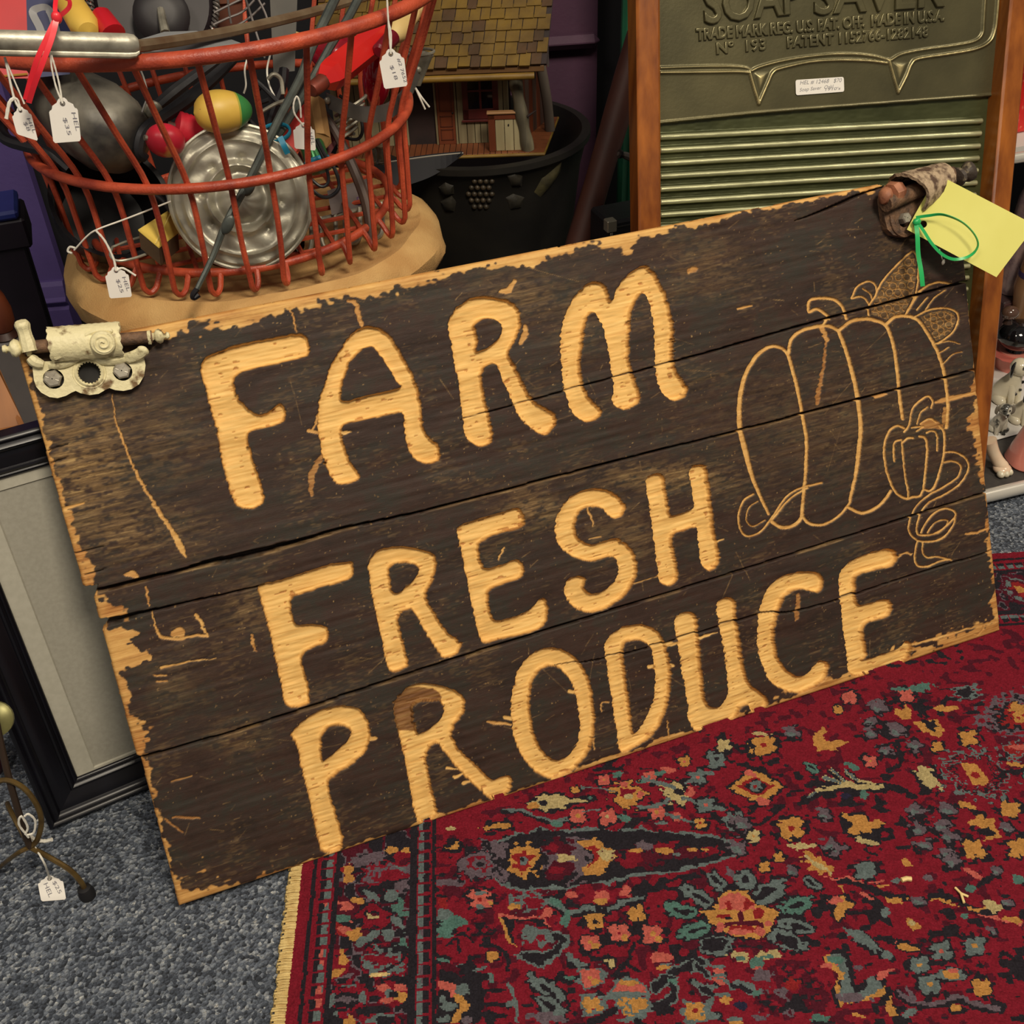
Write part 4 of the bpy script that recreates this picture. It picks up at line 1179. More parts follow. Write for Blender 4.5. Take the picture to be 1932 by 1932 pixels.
MOT += [E('k','RC',1270,1640,90,50,0,.3),E('t','RC',1270,1640,80,36,0,.35),E('o','RC',1260,1640,50,26),E('s','RC',1275,1622,30,12),Ln('k','RC',44,(950,1750),(1050,1815),(1200,1825),(1300,1785),(1420,1835),(1540,1850)),Ln('p','RC',24,(950,1740),(1050,1800),(1200,1812),(1300,1772),(1420,1822),(1540,1842)),Ln('p','RC',24,(1000,1715),(1050,1790)),E('t','RC',1020,1862,44,24,-25),E('o','RC',1285,1838,32,22,15),E('o','RC',912,1840,30,46,0,.4),E('o','RC',722,1880,50,14,20,.3),
        E('p','RC',1620,150,175,120,0,.25),E('k','RC',1620,150,120,84,0,.3),E('d','RC',1640,150,80,60,0,.5),E('o','RC',1650,130,40,46,0,.6),E('p','RC',1440,180,60,36,0,.4),E('r','RC',1440,180,24,12),E('t','RC',1640,350,90,50,0,.6),E('d','RC',1650,345,70,36,0,.6),E('s','RC',1660,330,50,12,0,.6),E('o','RC',1660,440,70,12,10,.5),E('k','RC',1660,470,70,18,0,.5),E('g','RC',495,1892,54,20,0,.3),E('k','RC',1650,1600,90,100,0,.5),E('g','RC',1080,-10,70,26,0,.3),E('g','RC',960,0,60,10),E('t','RC',1350,20,70,40,0,.5),E('k','RC',1345,20,50,26,0,.5)]
# ---- left edge of the field
MOT += [Po('g','RA',(1250,690),(1265,655),(1330,635),(1370,690),(1420,695),(1480,738),(1390,775),(1365,845),(1255,845),(1255,790),(1290,770)),Po('t','RA',(1250,690),(1265,655),(1330,635),(1365,690),(1300,720),(1250,715)),E('k','RA',1275,735,40,12),E('k','RA',1380,810,30,12,-30),E('p','RA',1345,445,95,26,0,.4),Po('k','RA',(1290,170),(1370,110),(1430,130),(1440,215),(1370,235),(1310,215)),Po('o','RA',(1305,172),(1350,185),(1400,125),(1425,140),(1410,170),(1430,215),(1390,210),(1340,205)),Ln('k','RA',18,(1250,190),(1310,210)),E('k','RA',1560,300,170,120,0,.3),E('p','RA',1560,310,140,100,0,.25),E('r','RA',1560,310,76,50,0,.3),E('p','RA',1560,310,50,34,0,.4),E('k','RA',1570,315,24,16),E('p','RA',1720,220,50,60,0,.6)]
MOT += flower('RA',1565,570,84,'s','d') + flower('RA',1660,980,44,'o','o') + [E('t','RA',1575,525,50,14),E('t','RA',1565,625,34,20),Ln('k','RA',22,(1250,540),(1310,550),(1330,590)),Ln('k','RA',20,(1330,900),(1400,860),(1420,960)),Ln('k','RA',20,(1400,830),(1480,830),(1520,880)),E('o','RA',1810,625,46,16,-10,.5),E('m','RA',1600,790,90,70,0,.6),E('k','RA',1600,790,60,40,0,.9),E('r','RA',1600,790,26,20),E('g','RA',1310,1015,50,14,10),Ln('k','RA',20,(1260,1020),(1350,1040),(1430,1050)),Ln('t','RA',10,(1350,1045),(1440,1040)),E('m','RA',1330,1080,70,50,0,.6),E('t','RA',1560,1080,60,12,-20),E('t','RA',1640,1140,30,30),E('k','RA',1560,1140,90,40,0,.4),E('o','RA',1695,38,90,20,0,.4),E('c','RA',1355,50,40,16,-15),E('d','RA',1300,600,40,40),Ln('t','RA',30,(1790,1190),(1820,1290),(1840,1420)),E('k','RA',1670,1330,80,16),E('k','RA',1690,1420,70,16),E('t','RA',1790,1330,40,24)]
MOT += [Po('k','RA',(1258,1100),(1350,1090),(1500,1170),(1590,1190),(1600,1340),(1560,1476),(1258,1476)),Po('s','RA',(1258,1165),(1290,1155),(1400,1190),(1450,1225),(1440,1290),(1360,1300),(1330,1240),(1260,1230)),Po('o','RA',(1370,1270),(1440,1230),(1450,1300),(1510,1345),(1440,1400),(1410,1476),(1345,1476),(1370,1420),(1430,1350)),E('t','RA',1290,1290,34,40,0,.4),E('t','RA',1330,1350,60,30,0,.3),E('t','RA',1440,1230,40,40,0,.5),E('t','RA',1290,1440,40,26,0,.5),E('p','RA',1470,1450,40,30)]
# ---- main border, left side
BOR = []
for dy in (-1480, 0, 1480):
    def b_(q):
        return q
BOR += [E('o','RD',690,200,56,60,20,.25),E('o','RD',700,290,50,40,-20,.25),E('d','RD',640,210,26,26),E('r','RD',1090,255,250,150,0,.15),E('p','RD',1080,255,200,116,0,.4),E('r','RD',1100,270,150,76,0,.3),E('k','RD',1120,350,190,40,-8,.2),E('p','RD',900,100,190,50,-12,.5),E('p','RD',1230,370,60,50,0,.5),E('t','RD',1180,185,70,14,25,.5),
        E('m','RD',700,590,130,110,0,.2),E('s','RD',685,565,82,46,20,.3),E('o','RD',780,495,72,32,18,.3),E('t','RD',925,458,82,38,38,.2),E('t','RD',1105,465,62,52,-30,.2),E('k','RD',945,665,175,130,0,.1),E('r','RD',945,665,150,108,0,.15),E('k','RD',930,640,74,42,0,.2),E('m','RD',925,660,54,30),Ln('c','RD',24,(870,640),(920,660),(985,655)),E('g','RD',640,672,76,42,-5,.25),E('g','RD',1180,565,72,50,-45,.3),E('g','RD',1215,628,60,24,0,.4),E('t','RD',1185,725,96,44,45,.25),E('d','RD',660,790,110,60,20,.3),E('s','RD',670,785,72,40,15,.3),E('o','RD',760,825,76,46,-10,.3),E('t','RD',885,870,112,42,-33,.2),E('t','RD',1080,830,62,62,20,.2),E('g','RD',1220,920,40,70,-10,.3),E('s','RD',725,705,20,14),
        E('r','RD',590,1130,110,150,10,.2),E('o','RD',645,1070,46,70,-15,.25),E('o','RD',590,1200,66,46,-40,.25),E('r','RD',1030,1090,250,150,0,.12),E('k','RD',1100,990,160,50,0,.3),E('m','RD',1000,1095,200,110,0,.2),E('t','RD',1000,1090,180,90,0,.9),E('r','RD',1010,1080,120,52,0,.5),E('w','RD',990,1215,90,18,-6,.2),E('t','RD',1150,1150,90,18,-30,.2),Ln('k','RD',26,(1070,1160),(1180,1100),(1245,1030)),
        E('r','RD',1130,1400,180,125,0,.15),E('s','RD',1040,1340,62,46,0,.2),E('s','RD',1190,1330,70,46,0,.2),E('o','RD',1205,1435,68,52,0,.2),E('s','RD',1060,1460,62,36,0,.2),E('t','RD',1085,1395,46,34),E('k','RD',1130,1405,36,30),E('r','RD',690,1420,210,150,0,.12),E('k','RD',690,1440,160,96,0,.2),E('t','RD',540,1450,26,90,15,.3),E('t','RD',830,1430,40,60,15,.3),E('p','RD',690,1450,90,30,0,.4),E('r','RD',720,1365,90,26),E('t','RD',720,1320,80,12),E('t','RD',590,1590,30,30),E('r','RD',1000,1660,210,90,0,.15),E('t','RD',980,1640,150,40,-12,.4),E('k','RD',1060,1660,90,40),E('o','RD',700,1650,60,50,-20,.3),E('r','RD',640,1600,60,40,0,.4),E('o','RD',1110,20,60,40,0,.3),E('o','RD',1250,20,50,44,0,.3),E('r','RD',1200,70,100,30,0,.4)]


def build_rug():
    k = 0.00112
    W1, W2 = 0.98, 0.62
    nx, ny = int(W1 / k), int(W2 / k)
    a = (np.arange(nx) + .5) * k                      # from the left edge
    b = (np.arange(ny) + .5) * k                      # from the far edge, towards the viewer
    A, B = np.meshgrid(a, b)
    P = (RUG_A0 + A)[..., None] * RE1 + (RUG_B1 - B)[..., None] * RE2 + arr((0, 0, RUG_Z))
    PX, PY = project(P)
    sh = A.shape
    C = np.full(sh, PK['r'])
    nz = vnoise(sh, 3, 3, 41) - .5
    nz2 = vnoise(sh, 2, 5, 42) - .5
    big = vnoise(sh, 7, 7, 43)
    big2 = vnoise(sh, 10, 10, 44)
    A_ = A + .0022 * nz
    field_a = .1095
    # squiggly dark tracery on the red field
    x, y = PX, PY
    trac = (.6 * vnoise(sh, 4, 5, 45) + .4 * vnoise(sh, 8, 8, 48) > .60) & (vnoise(sh, 24, 24, 46) > .44)
    C[trac] = PK['m']
    trac2 = (.65 * vnoise(sh, 4, 6, 49) + .35 * big2 > .64) & (vnoise(sh, 30, 30, 47) > .50)
    C[trac2] = PK['k']

    def draw(q, mask):
        kind, c = q[0], PK[q[1]]
        cr = q[2]
        s = CROPS[cr][2]
        if kind == 'e':
            _, _, _, ex, ey, rx, ry, rot, jag = q
            (cx, cy), = T(cr, [(ex, ey)])
            rx, ry = rx / s, ry / s
            R = max(rx, ry) * 1.6 + 3
            rows = np.where((np.abs(PY - cy) < R).any(1))[0]
            cols = np.where((np.abs(PX - cx) < R).any(0))[0]
            if not len(rows) or not len(cols):
                return
            w_ = np.s_[rows[0]:rows[-1] + 1, cols[0]:cols[-1] + 1]
            dx, dy = PX[w_] - cx, PY[w_] - cy
            u = (dx * math.cos(rot) + dy * math.sin(rot)) / rx
            v = (-dx * math.sin(rot) + dy * math.cos(rot)) / ry
            r = np.hypot(u, v) + (1.6 * jag + .35) * nz[w_] + (1.2 * jag + .3) * nz2[w_]
            m = (r < 1) & mask[w_]
        elif kind == 'p':
            po = T(cr, q[3])
            xs = [p[0] for p in po]
            ys = [p[1] for p in po]
            m_ = (PX > min(xs) - 6) & (PX < max(xs) + 6) & (PY > min(ys) - 6) & (PY < max(ys) + 6)
            rows, cols = np.where(m_.any(1))[0], np.where(m_.any(0))[0]
            if not len(rows) or not len(cols):
                return
            w_ = np.s_[rows[0]:rows[-1] + 1, cols[0]:cols[-1] + 1]
            sd = poly_sd(PX[w_] + 9 * nz[w_], PY[w_] + 8 * nz2[w_], po)
            m = (sd > 0) & mask[w_]
        else:
            po = spline(T(cr, q[4]), 3)
            wd = q[3] / s
            m_ = (PX > po[:, 0].min() - wd - 4) & (PX < po[:, 0].max() + wd + 4) & (PY > po[:, 1].min() - wd - 4) & (PY < po[:, 1].max() + wd + 4)
            rows, cols = np.where(m_.any(1))[0], np.where(m_.any(0))[0]
            if not len(rows) or not len(cols):
                return
            w_ = np.s_[rows[0]:rows[-1] + 1, cols[0]:cols[-1] + 1]
            d = seg_dist(PX[w_] + 8 * nz[w_], PY[w_] + 7 * nz2[w_], [tuple(p) for p in po])
            m = (d < wd * .5) & mask[w_]
        C[w_][m] = c
    infield = A > field_a
    for q in MOT:
        draw(q, infield)
    # the pattern goes on past the right edge of the photograph and under the sign
    rg = random.Random(12)
    for i in range(420):
        j, l = rg.randrange(ny), rg.randrange(nx)
        x, y = PX[j, l], PY[j, l]
        ra = .0075 / mpp(P[j, l]) * rg.uniform(.6, 1.4)
        onb = 30 < x < 1890 and y < 1712 - .3355 * (x - 338) - ra
        if not infield[j, l] or not (x > 1932 + ra or y > 1932 + ra or onb):
            continue
        for q in (flower('N', x, y, ra, rg.choice('oostp'), rg.choice('dot')) if i % 3 else leaf('N', x, y, ra * 1.5, ra * .6, rg.uniform(-60, 60), rg.choice('gt'))):
            draw(q, infield)
    # ---- border bands, mitred round three sides
    d = np.minimum(A, np.minimum(B + 0.0, (W2 - .0) - B))
    along = np.where(A <= np.minimum(B, W2 - B), B, A)
    dd = d + .0016 * nz
    bord = d < field_a
    C[bord] = PK['r']

    def band(lo, hi, c):
        C[(dd > lo) & (dd < hi) & bord] = PK[c]
    band(.0092, .0124, 'k')
    band(.0275, .0985 - .0045, 'k')
    band(.0905, .0945, 'k')
    band(.1062, .1095, 'k')
    # dashed guard stripes
    for lo, hi in ((.0165, .0255), (.0955, .1045)):
        ph = (along / .0098) % 1.0
        u = (dd - lo) / (hi - lo)
        m = (u > 0) & (u < 1) & bord
        C[m & (ph < .8) & (u < .45)] = PK['k'] if lo < .05 else PK['t']
        C[m & (ph < .72) & (u >= .45)] = PK['t'] if lo < .05 else PK['k']
        pick = vnoise(sh, 9, 9, 51 + int(lo * 1000)) > .7
        C[m & pick & (C == PK['t'])] = PK['s'] if lo < .05 else PK['p']
    inner = (d > .031) & (d < .0885)
    # generic curls for the parts of the border that continue out of sight
    ph = (along / .062) % 1.0
    mid = (d - .0595) / .0285
    ru = np.hypot((ph - .5) * 3.0, mid * 1.05) + .25 * nz
    gen = inner & ~((A < .1) & (B > .1) & (B < W2 - .1))
    C[gen & (ru < .95)] = PK['m']
    C[gen & (ru < .72) & (ru > .5)] = PK['t']
    C[gen & (ru < .45)] = PK['d']
    C[gen & (ru < .2)] = PK['o']
    bl = vnoise(sh, 9, 9, 70)
    C[inner & (np.abs(bl - .5 + .2 * nz) < .11)] = PK['m']
    C[inner & (np.abs(bl - .62 + .2 * nz) < .03)] = PK['p']
    for q in BOR:
        draw(q, inner)
    # ---- geometry: one quad per knot, pile height uneven
    cols = np.array([srgb(*PAL[k_])[:3] for k_ in PAL])[C.ravel()]
    cols = cols * (1 + .30 * (RNG.random((len(cols), 1)) - .5)) * (1 + .25 * nz.ravel()[:, None])
    gx, gy = np.arange(nx + 1) * k, np.arange(ny + 1) * k
    GA, GB = np.meshgrid(gx, gy)
    z = RUG_Z + .0008 * (RNG.random(GA.shape) - .5) + .0014 * (vnoise(GA.shape, 60, 60, 60) - .5)
    V = (RUG_A0 + GA)[..., None] * RE1 + (RUG_B1 - GB)[..., None] * RE2
    V[..., 2] = z
    # edges fall to the carpet
    q = np.arange((nx + 1) * (ny + 1)).reshape(ny + 1, nx + 1)
    F = np.stack([q[:-1, :-1], q[1:, :-1], q[1:, 1:], q[:-1, 1:]], -1).reshape(-1, 4)
    rim = np.concatenate([q[:, 0], q[-1, 1:], q[::-1, -1][1:], q[0, ::-1][1:-1]])
    Vf = V.reshape(-1, 3)
    low = Vf[rim].copy()
    low[:, 2] = FLOOR_Z
    base = len(Vf)
    nr = len(rim)
    sk = np.array([[rim[i], base + i, base + (i + 1) % nr, rim[(i + 1) % nr]] for i in range(nr)])
    Vall = np.concatenate([Vf, low])
    Fall = np.concatenate([F, sk])
    call = np.concatenate([cols, np.tile(np.array(srgb(120, 24, 34)[:3]), (nr, 1))])
    m = bpy.data.materials.new('wool_pile')
    m.use_nodes = True
    nt = m.node_tree
    bs_ = nt.nodes['Principled BSDF']
    at_ = nt.nodes.new('ShaderNodeAttribute')
    at_.attribute_name = 'knot'
    nt.links.new(at_.outputs['Color'], bs_.inputs['Base Color'])
    bs_.inputs['Roughness'].default_value = .9
    bs_.inputs['Specular IOR Level'].default_value = .15
    tc = nt.nodes.new('ShaderNodeTexCoord')
    nn = nt.nodes.new('ShaderNodeTexNoise')
    nn.inputs['Scale'].default_value = 900
    nt.links.new(tc.outputs['Object'], nn.inputs['Vector'])
    bp = nt.nodes.new('ShaderNodeBump')
    bp.inputs['Strength'].default_value = .5
    bp.inputs['Distance'].default_value = .001
    nt.links.new(nn.outputs['Fac'], bp.inputs['Height'])
    nt.links.new(bp.outputs[0], bs_.inputs['Normal'])
    root = thing('patterned_rug', 'dark red wool rug with oriental floral pattern under the front of the sign', 'rug', (RUG_A0 * RE1[0], RUG_A0 * RE1[1], FLOOR_Z))
    Vall = Vall - arr(root.location)
    grid_obj('pile', Vall, Fall, m, root, {'knot': call}, smooth=False, domain='FACE')
    # cream overcast edge: a row of thread bundles
    mc = mat('cream_cotton', (222, 196, 132), .85, col2=(196, 166, 104), scale=160, bump=.4, bscale=700)
    fr = MB()
    fr.box((0, 0, 0), (1, 1, 1), lambda p: (RUG_A0 - .0085 + .0088 * p[0]) * RE1 + (RUG_B1 - W2 * p[1]) * RE2 + arr((0, 0, FLOOR_Z + .0062 * p[2])))
    bb = 0.0
    while bb < W2:
        wth = RNG.uniform(.0011, .0019)
        L0 = -.0098 - RNG.uniform(0, .0022)
        zt = RUG_Z - .0004 + RNG.uniform(-.0003, .0005)
        p0 = (RUG_A0 + .0004) * RE1 + (RUG_B1 - bb) * RE2
        p1 = (RUG_A0 + L0) * RE1 + (RUG_B1 - bb + RNG.uniform(-.0008, .0008)) * RE2
        fr.tube([p0 + arr((0,0,zt - .0006)),p0 * .55 + p1 * .45 + arr((0,0,zt)),p1 * .9 + p0 * .1 + arr((0,0,zt - .0012)),p1 + arr((0,0,FLOOR_Z + .002))],wth * .62,5)
        bb += wth * RNG.choice([1.0, 1.05, 1.15, 1.9])
    o = obj('fringe', fr, mc, root, True, label='cream overcast edge threads')
    o['kind'] = 'stuff'
    return root


RUG = build_rug()
# ================================================================ washboard behind the sign
def _vdir(x, y):
    d = ray(x, y)
    return d / np.linalg.norm(d)


WV = -_vdir(1346, 6866)                       # up along the frame
WH0 = _vdir(14000, -900)
WNn = np.cross(WH0, WV)
WNn /= np.linalg.norm(WNn)
WVo = WV + .012 * WH0
WVo -= WNn * (WVo @ WNn)
WVo /= np.linalg.norm(WVo)
WHo = np.cross(WVo, WNn)
if WHo @ WH0 < 0:
    WHo = -WHo
WN = WNn if WNn @ (CAM - arr((.6, .3, .3))) > 0 else -WNn
WF = onfloor(1858, 985)


def onwash(px, py, n=0.0):
    P = hit(px, py, WF + WN * n, WN) - WF
    return P @ WHo, P @ WVo


def WM(p):
    return WF + WHo * p[0] + WVo * p[1] + WN * p[2]


m_oak = mat('orange_varnished_wood', (112, 56, 18), .36, col2=(166, 96, 34), scale=70, stretch=(1, 1, .06), bump=.15, bscale=120, spec=.5, lo=.3, hi=.7)
m_tin = mat('olive_tinned_steel', (112, 106, 76), .34, .6, col2=(92, 88, 64), scale=14, bump=.06, bscale=300)
m_rib = mat('green_grey_ribbed_metal', (84, 88, 56), .33, .5, col2=(70, 74, 46), scale=30, bump=.05, bscale=300)
m_white = mat('white_card', (236, 232, 224), .75)
m_ink = mat('pencil_ink', (150, 150, 154), .8)
m_inkd = mat('dark_ink', (124, 122, 130), .8)

WB_ = thing('washboard', 'wooden framed washboard with ribbed green metal leaning upright behind the sign', 'washboard', tuple(WF))
TOPV = .66
hl0, _ = onwash(1203, 200, .010)
hl1, _ = onwash(1247, 200, .010)
hr0, _ = onwash(1884, 260, .010)
hr1, _ = onwash(1921, 260, .010)
for (a, b) in ((hl0, hl1), (hr0, hr1)):
    mb = MB()
    mb.bbox((a, .001, -.020), (b, TOPV, .010), .0022, WM)
    obj('post', mb, m_oak, WB_)
mb = MB()
mb.bbox((hl1, .045, -.016), (hr0, .085, .004), .002, WM)
obj('cross_rail', mb, m_oak, WB_)
mb = MB()
mb.bbox((hl1, TOPV - .06, -.016), (hr0, TOPV - .012, .004), .002, WM)
obj('cross_rail', mb, m_oak, WB_)
# ---- sheet metal as height fields
Nb = -.0085


def field(v0, v1, st=.0008):
    hs = np.arange(hl1 - .001, hr0 + .001, st)
    vs_ = np.arange(v0, v1, st)
    H, V_ = np.meshgrid(hs, vs_)
    P = WF + H[..., None] * WHo + V_[..., None] * WVo + WN * Nb
    px, py = project(P)
    return H, V_, px, py


def add_highlight(m, hi):
    """painted highlight: mixes a lighter colour into the base where the relief stands proud"""
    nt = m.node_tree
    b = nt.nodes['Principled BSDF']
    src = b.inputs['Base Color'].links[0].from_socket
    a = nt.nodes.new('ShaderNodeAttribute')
    a.attribute_name = 'highlight'
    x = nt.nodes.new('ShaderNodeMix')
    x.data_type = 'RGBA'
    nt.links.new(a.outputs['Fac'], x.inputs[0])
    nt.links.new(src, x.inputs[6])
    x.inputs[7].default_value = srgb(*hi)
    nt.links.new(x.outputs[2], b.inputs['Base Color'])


def sheet(name, H, V_, z, m, highlight):
    ny, nx = H.shape
    P = WF + H[..., None] * WHo + V_[..., None] * WVo + (Nb + z)[..., None] * WN - arr(WB_.location)
    q = np.arange(nx * ny).reshape(ny, nx)
    F = np.stack([q[:-1, :-1], q[:-1, 1:], q[1:, 1:], q[1:, :-1]], -1).reshape(-1, 4)
    return grid_obj(name, P.reshape(-1, 3), F, m, WB_, {'highlight': np.repeat(np.clip(highlight, 0, 1).reshape(-1, 1), 3, 1)})


_, vsplitL = onwash(1252, 232)
_, vsplitR = onwash(1872, 181)
vs0 = .5 * (vsplitL + vsplitR)
H, V_, PX_, PY_ = field(vs0 - .012, TOPV - .03)
line = np.interp(PX_, [1245, 1420, 1480, 1880], [234, 216, 211, 181])
keep_z = np.where(PY_ < line, 0.0, -.006)
z = keep_z + .0012 * np.exp(-((line - PY_ - 2.5) / 2.0) ** 2)


def ridge(pts, w_, h):
    global z
    q = spline(T('W', pts), 5)
    d = seg_dist(PX_, PY_, [tuple(p) for p in q])
    z = np.maximum(z, keep_z + h * np.exp(-(d / w_) ** 2))


# raised moulding with two pointed drops
ridge([(170, 352), (400, 350), (540, 348), (600, 352)], 2.6, .0020)
ridge([(170, 330), (300, 325), (480, 322), (575, 328), (610, 344)], 2.2, .0016)
ridge([(600, 350), (620, 420), (645, 503)], 2.4, .0030)
ridge([(645, 503), (690, 400), (715, 350), (760, 330), (900, 300), (1050, 292), (1180, 296), (1265, 306)], 2.3, .0022)
ridge([(612, 343), (650, 325), (740, 300), (850, 280), (1000, 264), (1120, 264), (1210, 275), (1275, 292)], 2.2, .0018)
ridge([(1275, 292), (1300, 380), (1320, 448)], 2.4, .0030)
ridge([(1320, 448), (1360, 370), (1385, 310), (1420, 285), (1550, 265), (1690, 240), (1760, 205), (1788, 150), (1800, 60), (1808, -60)], 2.4, .0022)
ridge([(1285, 292), (1340, 262), (1450, 240), (1600, 220), (1690, 200), (1728, 165), (1735, 100), (1745, -60)], 2.2, .0018)
for tri in ([(612, 345), (645, 490), (705, 345)], [(1282, 292), (1320, 438), (1380, 300)]):
    sd = poly_sd(PX_, PY_, T('W', tri))
    z = np.maximum(z, keep_z + .0022 * sstep(0, 14, sd))
z = z + .0005 * (vnoise(z.shape, 40, 50, 71) - .5)
inn = (PY_ < line + 2)
add_highlight(m_tin, (222, 204, 146))  # highlights on the raised metal are painted into the colour
add_highlight(m_rib, (206, 206, 162))
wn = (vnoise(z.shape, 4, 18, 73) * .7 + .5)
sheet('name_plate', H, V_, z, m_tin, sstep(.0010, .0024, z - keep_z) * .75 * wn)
# corrugated rubbing sheet
H, V_, PX_, PY_ = field(.09, vs0 + .006)
_, va = onwash(1400, 251)
ph = ((V_ - va) / .01188 + .5) % 1.0 - .5
nr = (V_ < va + .006)
zz = np.where(nr, .0046 * np.clip(1 - (np.abs(ph) / .30) ** 2, 0, 1) ** .8, 0) - .0042
zz = zz + .0003 * (vnoise(zz.shape, 3, 8, 72) - .5)
edge = np.minimum(H - hl1, hr0 - H)
zz = np.where(edge < .006, np.minimum(zz, -.0042), zz)
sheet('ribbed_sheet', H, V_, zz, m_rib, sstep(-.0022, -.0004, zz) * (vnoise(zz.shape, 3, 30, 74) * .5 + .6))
# raised lettering


def wash_text(s, p0, p1, hpx, name='raised_lettering', ext=.0012, bev=.0008, m=m_tin, n=None):
    n = Nb if n is None else n
    a = WM((*onwash(*p0, n), n))
    b = WM((*onwash(*p1, n), n))
    ex = b - a
    wd = np.linalg.norm(ex)
    ex = ex / wd
    ey = WVo - ex * (WVo @ ex)
    ey /= np.linalg.norm(ey)
    mb = put_text(s, a, ex, ey, WN, wd, hpx * mpp(a), 0.0, ext, bev)
    return obj(name, mb, m, WB_)


wash_text('SOAP', (1330, 45), (1512, 24), 62, ext=.0022, bev=.0012)
wash_text('SAVER', (1536, 28), (1776, 12), 62, ext=.0022, bev=.0012)
wash_text('TRADE MARK REG. U.S. PAT. OFF.  MADE IN U.S.A.', (1314, 76), (1780, 39), 19)
wash_text('Nº  193', (1352, 102), (1444, 94), 19)
wash_text('PATENT 1152766-1282148', (1485, 90), (1750, 69), 18)
# price sticker
a = [onwash(px, py, Nb + .0002) for px, py in ((1500, 151), (1591, 145), (1592, 173), (1501, 180))]
a = np.array(a)


def rounded(poly, r, k=5):
    out = []
    n = len(poly)
    for i in range(n):
        p, c, q = arr(poly[i - 1]), arr(poly[i]), arr(poly[(i + 1) % n])
        d0 = (p - c) / np.linalg.norm(p - c)
        d1 = (q - c) / np.linalg.norm(q - c)
        A_, B_ = c + d0 * r, c + d1 * r
        for j in range(k):
            t = j / (k - 1)
            out.append((1 - t) ** 2 * A_ + 2 * t * (1 - t) * c + t * t * B_)
    return out


st_ = thing('price_sticker', 'white rounded price sticker stuck on the metal plate of the washboard', 'sticker', tuple(WM((a[:, 0].mean(), a[:, 1].mean(), Nb))))
mb = MB()
mb.prism(rounded(a, .0022), WF + WN * (Nb + .0009), WHo, WVo, WN, .0003)
obj('label_paper', mb, m_white, st_, False)
for s, p0, p1, h in (('HEL # 12468   $70', (1508, 161), (1586, 156), 8), ('Soap Saver  Oakl.', (1507, 175), (1572, 168), 8), ("1910's", (1556, 171.5), (1584, 169), 5)):
    q0, q1 = WM((*onwash(*p0, Nb), Nb + .0013)), WM((*onwash(*p1, Nb), Nb + .0013))
    ex = (q1 - q0) / np.linalg.norm(q1 - q0)
    mb = put_text(s, q0, ex, WVo, WN, np.linalg.norm(q1 - q0), h * mpp(q0), .0001, shear=.2)
    obj('handwriting', mb, m_ink, st_, False)
# ================================================================ hinges on the sign
m_cream = mat('chipped_cream_paint', (226, 216, 172), .5, col2=(112, 86, 52), scale=75, lo=.57, hi=.66, bump=.45, bscale=260)
m_rust = mat('rusty_hinge_iron', (128, 96, 70), .7, col2=(74, 56, 44), scale=130, lo=.35, hi=.65, bump=.6, bscale=420)
m_bolt = mat('grey_bolt_steel', (176, 170, 154), .42, .25, col2=(140, 132, 118), scale=120, bump=.1)
m_blk = mat('recess_black', (20, 18, 17), .7)  # flat black for the discs at the bottom of the hinge holes


def BM(p):
    return BU * p[0] + BV * p[1] + BN * p[2]


def hx(cr, pts, n=0.0):
    """crop pixels -> board plane (u, v)"""
    return [onboard(x, y, n) for x, y in T(cr, pts)]


def ring_bm(mb, c, n0, prof, seg=28, cap=True):
    """lathe about the board normal"""
    mb.lathe(prof, BM((c[0], c[1], n0)), BN, seg, cap=cap)
    return mb


def plate_with_holes(outline, holes, n0, n1, bev=.0012):
    """plate from a polygon with round holes, built by triangulating a ring mesh"""
    import bmesh
    from mathutils.geometry import tessellate_polygon
    loops = [[Vector((p[0], p[1], 0)) for p in outline]]
    for c, r in holes:
        loops.append([Vector((c[0] + r * math.cos(2 * math.pi * k / 20), c[1] + r * math.sin(2 * math.pi * k / 20), 0)) for k in range(20)])
    tri = tessellate_polygon(loops)
    fl_ = [p for l in loops for p in l]
    n = len(fl_)
    mb = MB()
    V = [BM((p[0], p[1], n1)) for p in fl_] + [BM((p[0], p[1], n0)) for p in fl_]
    F = [tuple(t) for t in tri] + [tuple(n + i for i in reversed(t)) for t in tri]
    o = 0
    for l in loops:
        m = len(l)
        for i in range(m):
            j = (i + 1) % m
            F.append((o + i, o + j, n + o + j, n + o + i))
        o += m
    return mb.add(V, F)


def bolt(parent, c, n0, r, h):
    mb = MB()
    mb.lathe([(0.001, 0), (r * 1.05, 0), (r * 1.05, h * .7), (r * .98, h * .9), (r * .8, h), (0.0005, h * 1.02)], BM((c[0], c[1], n0)), BN, 6, cap=False)
    o = obj('bolt_head', mb, m_bolt, parent, False, label='grey hexagon bolt head')
    # forged grade marks
    mk = MB()
    for a in (-.5, .9, 2.6):
        d = BU * math.cos(a) + BV * math.sin(a)
        C0 = BM((c[0], c[1], n0 + h * 1.02))
        mk.tube([C0 + d * r * .35, C0 + d * r * .72], .00035, 4)
    obj('grade_mark', mk, m_bolt, o)
    return o


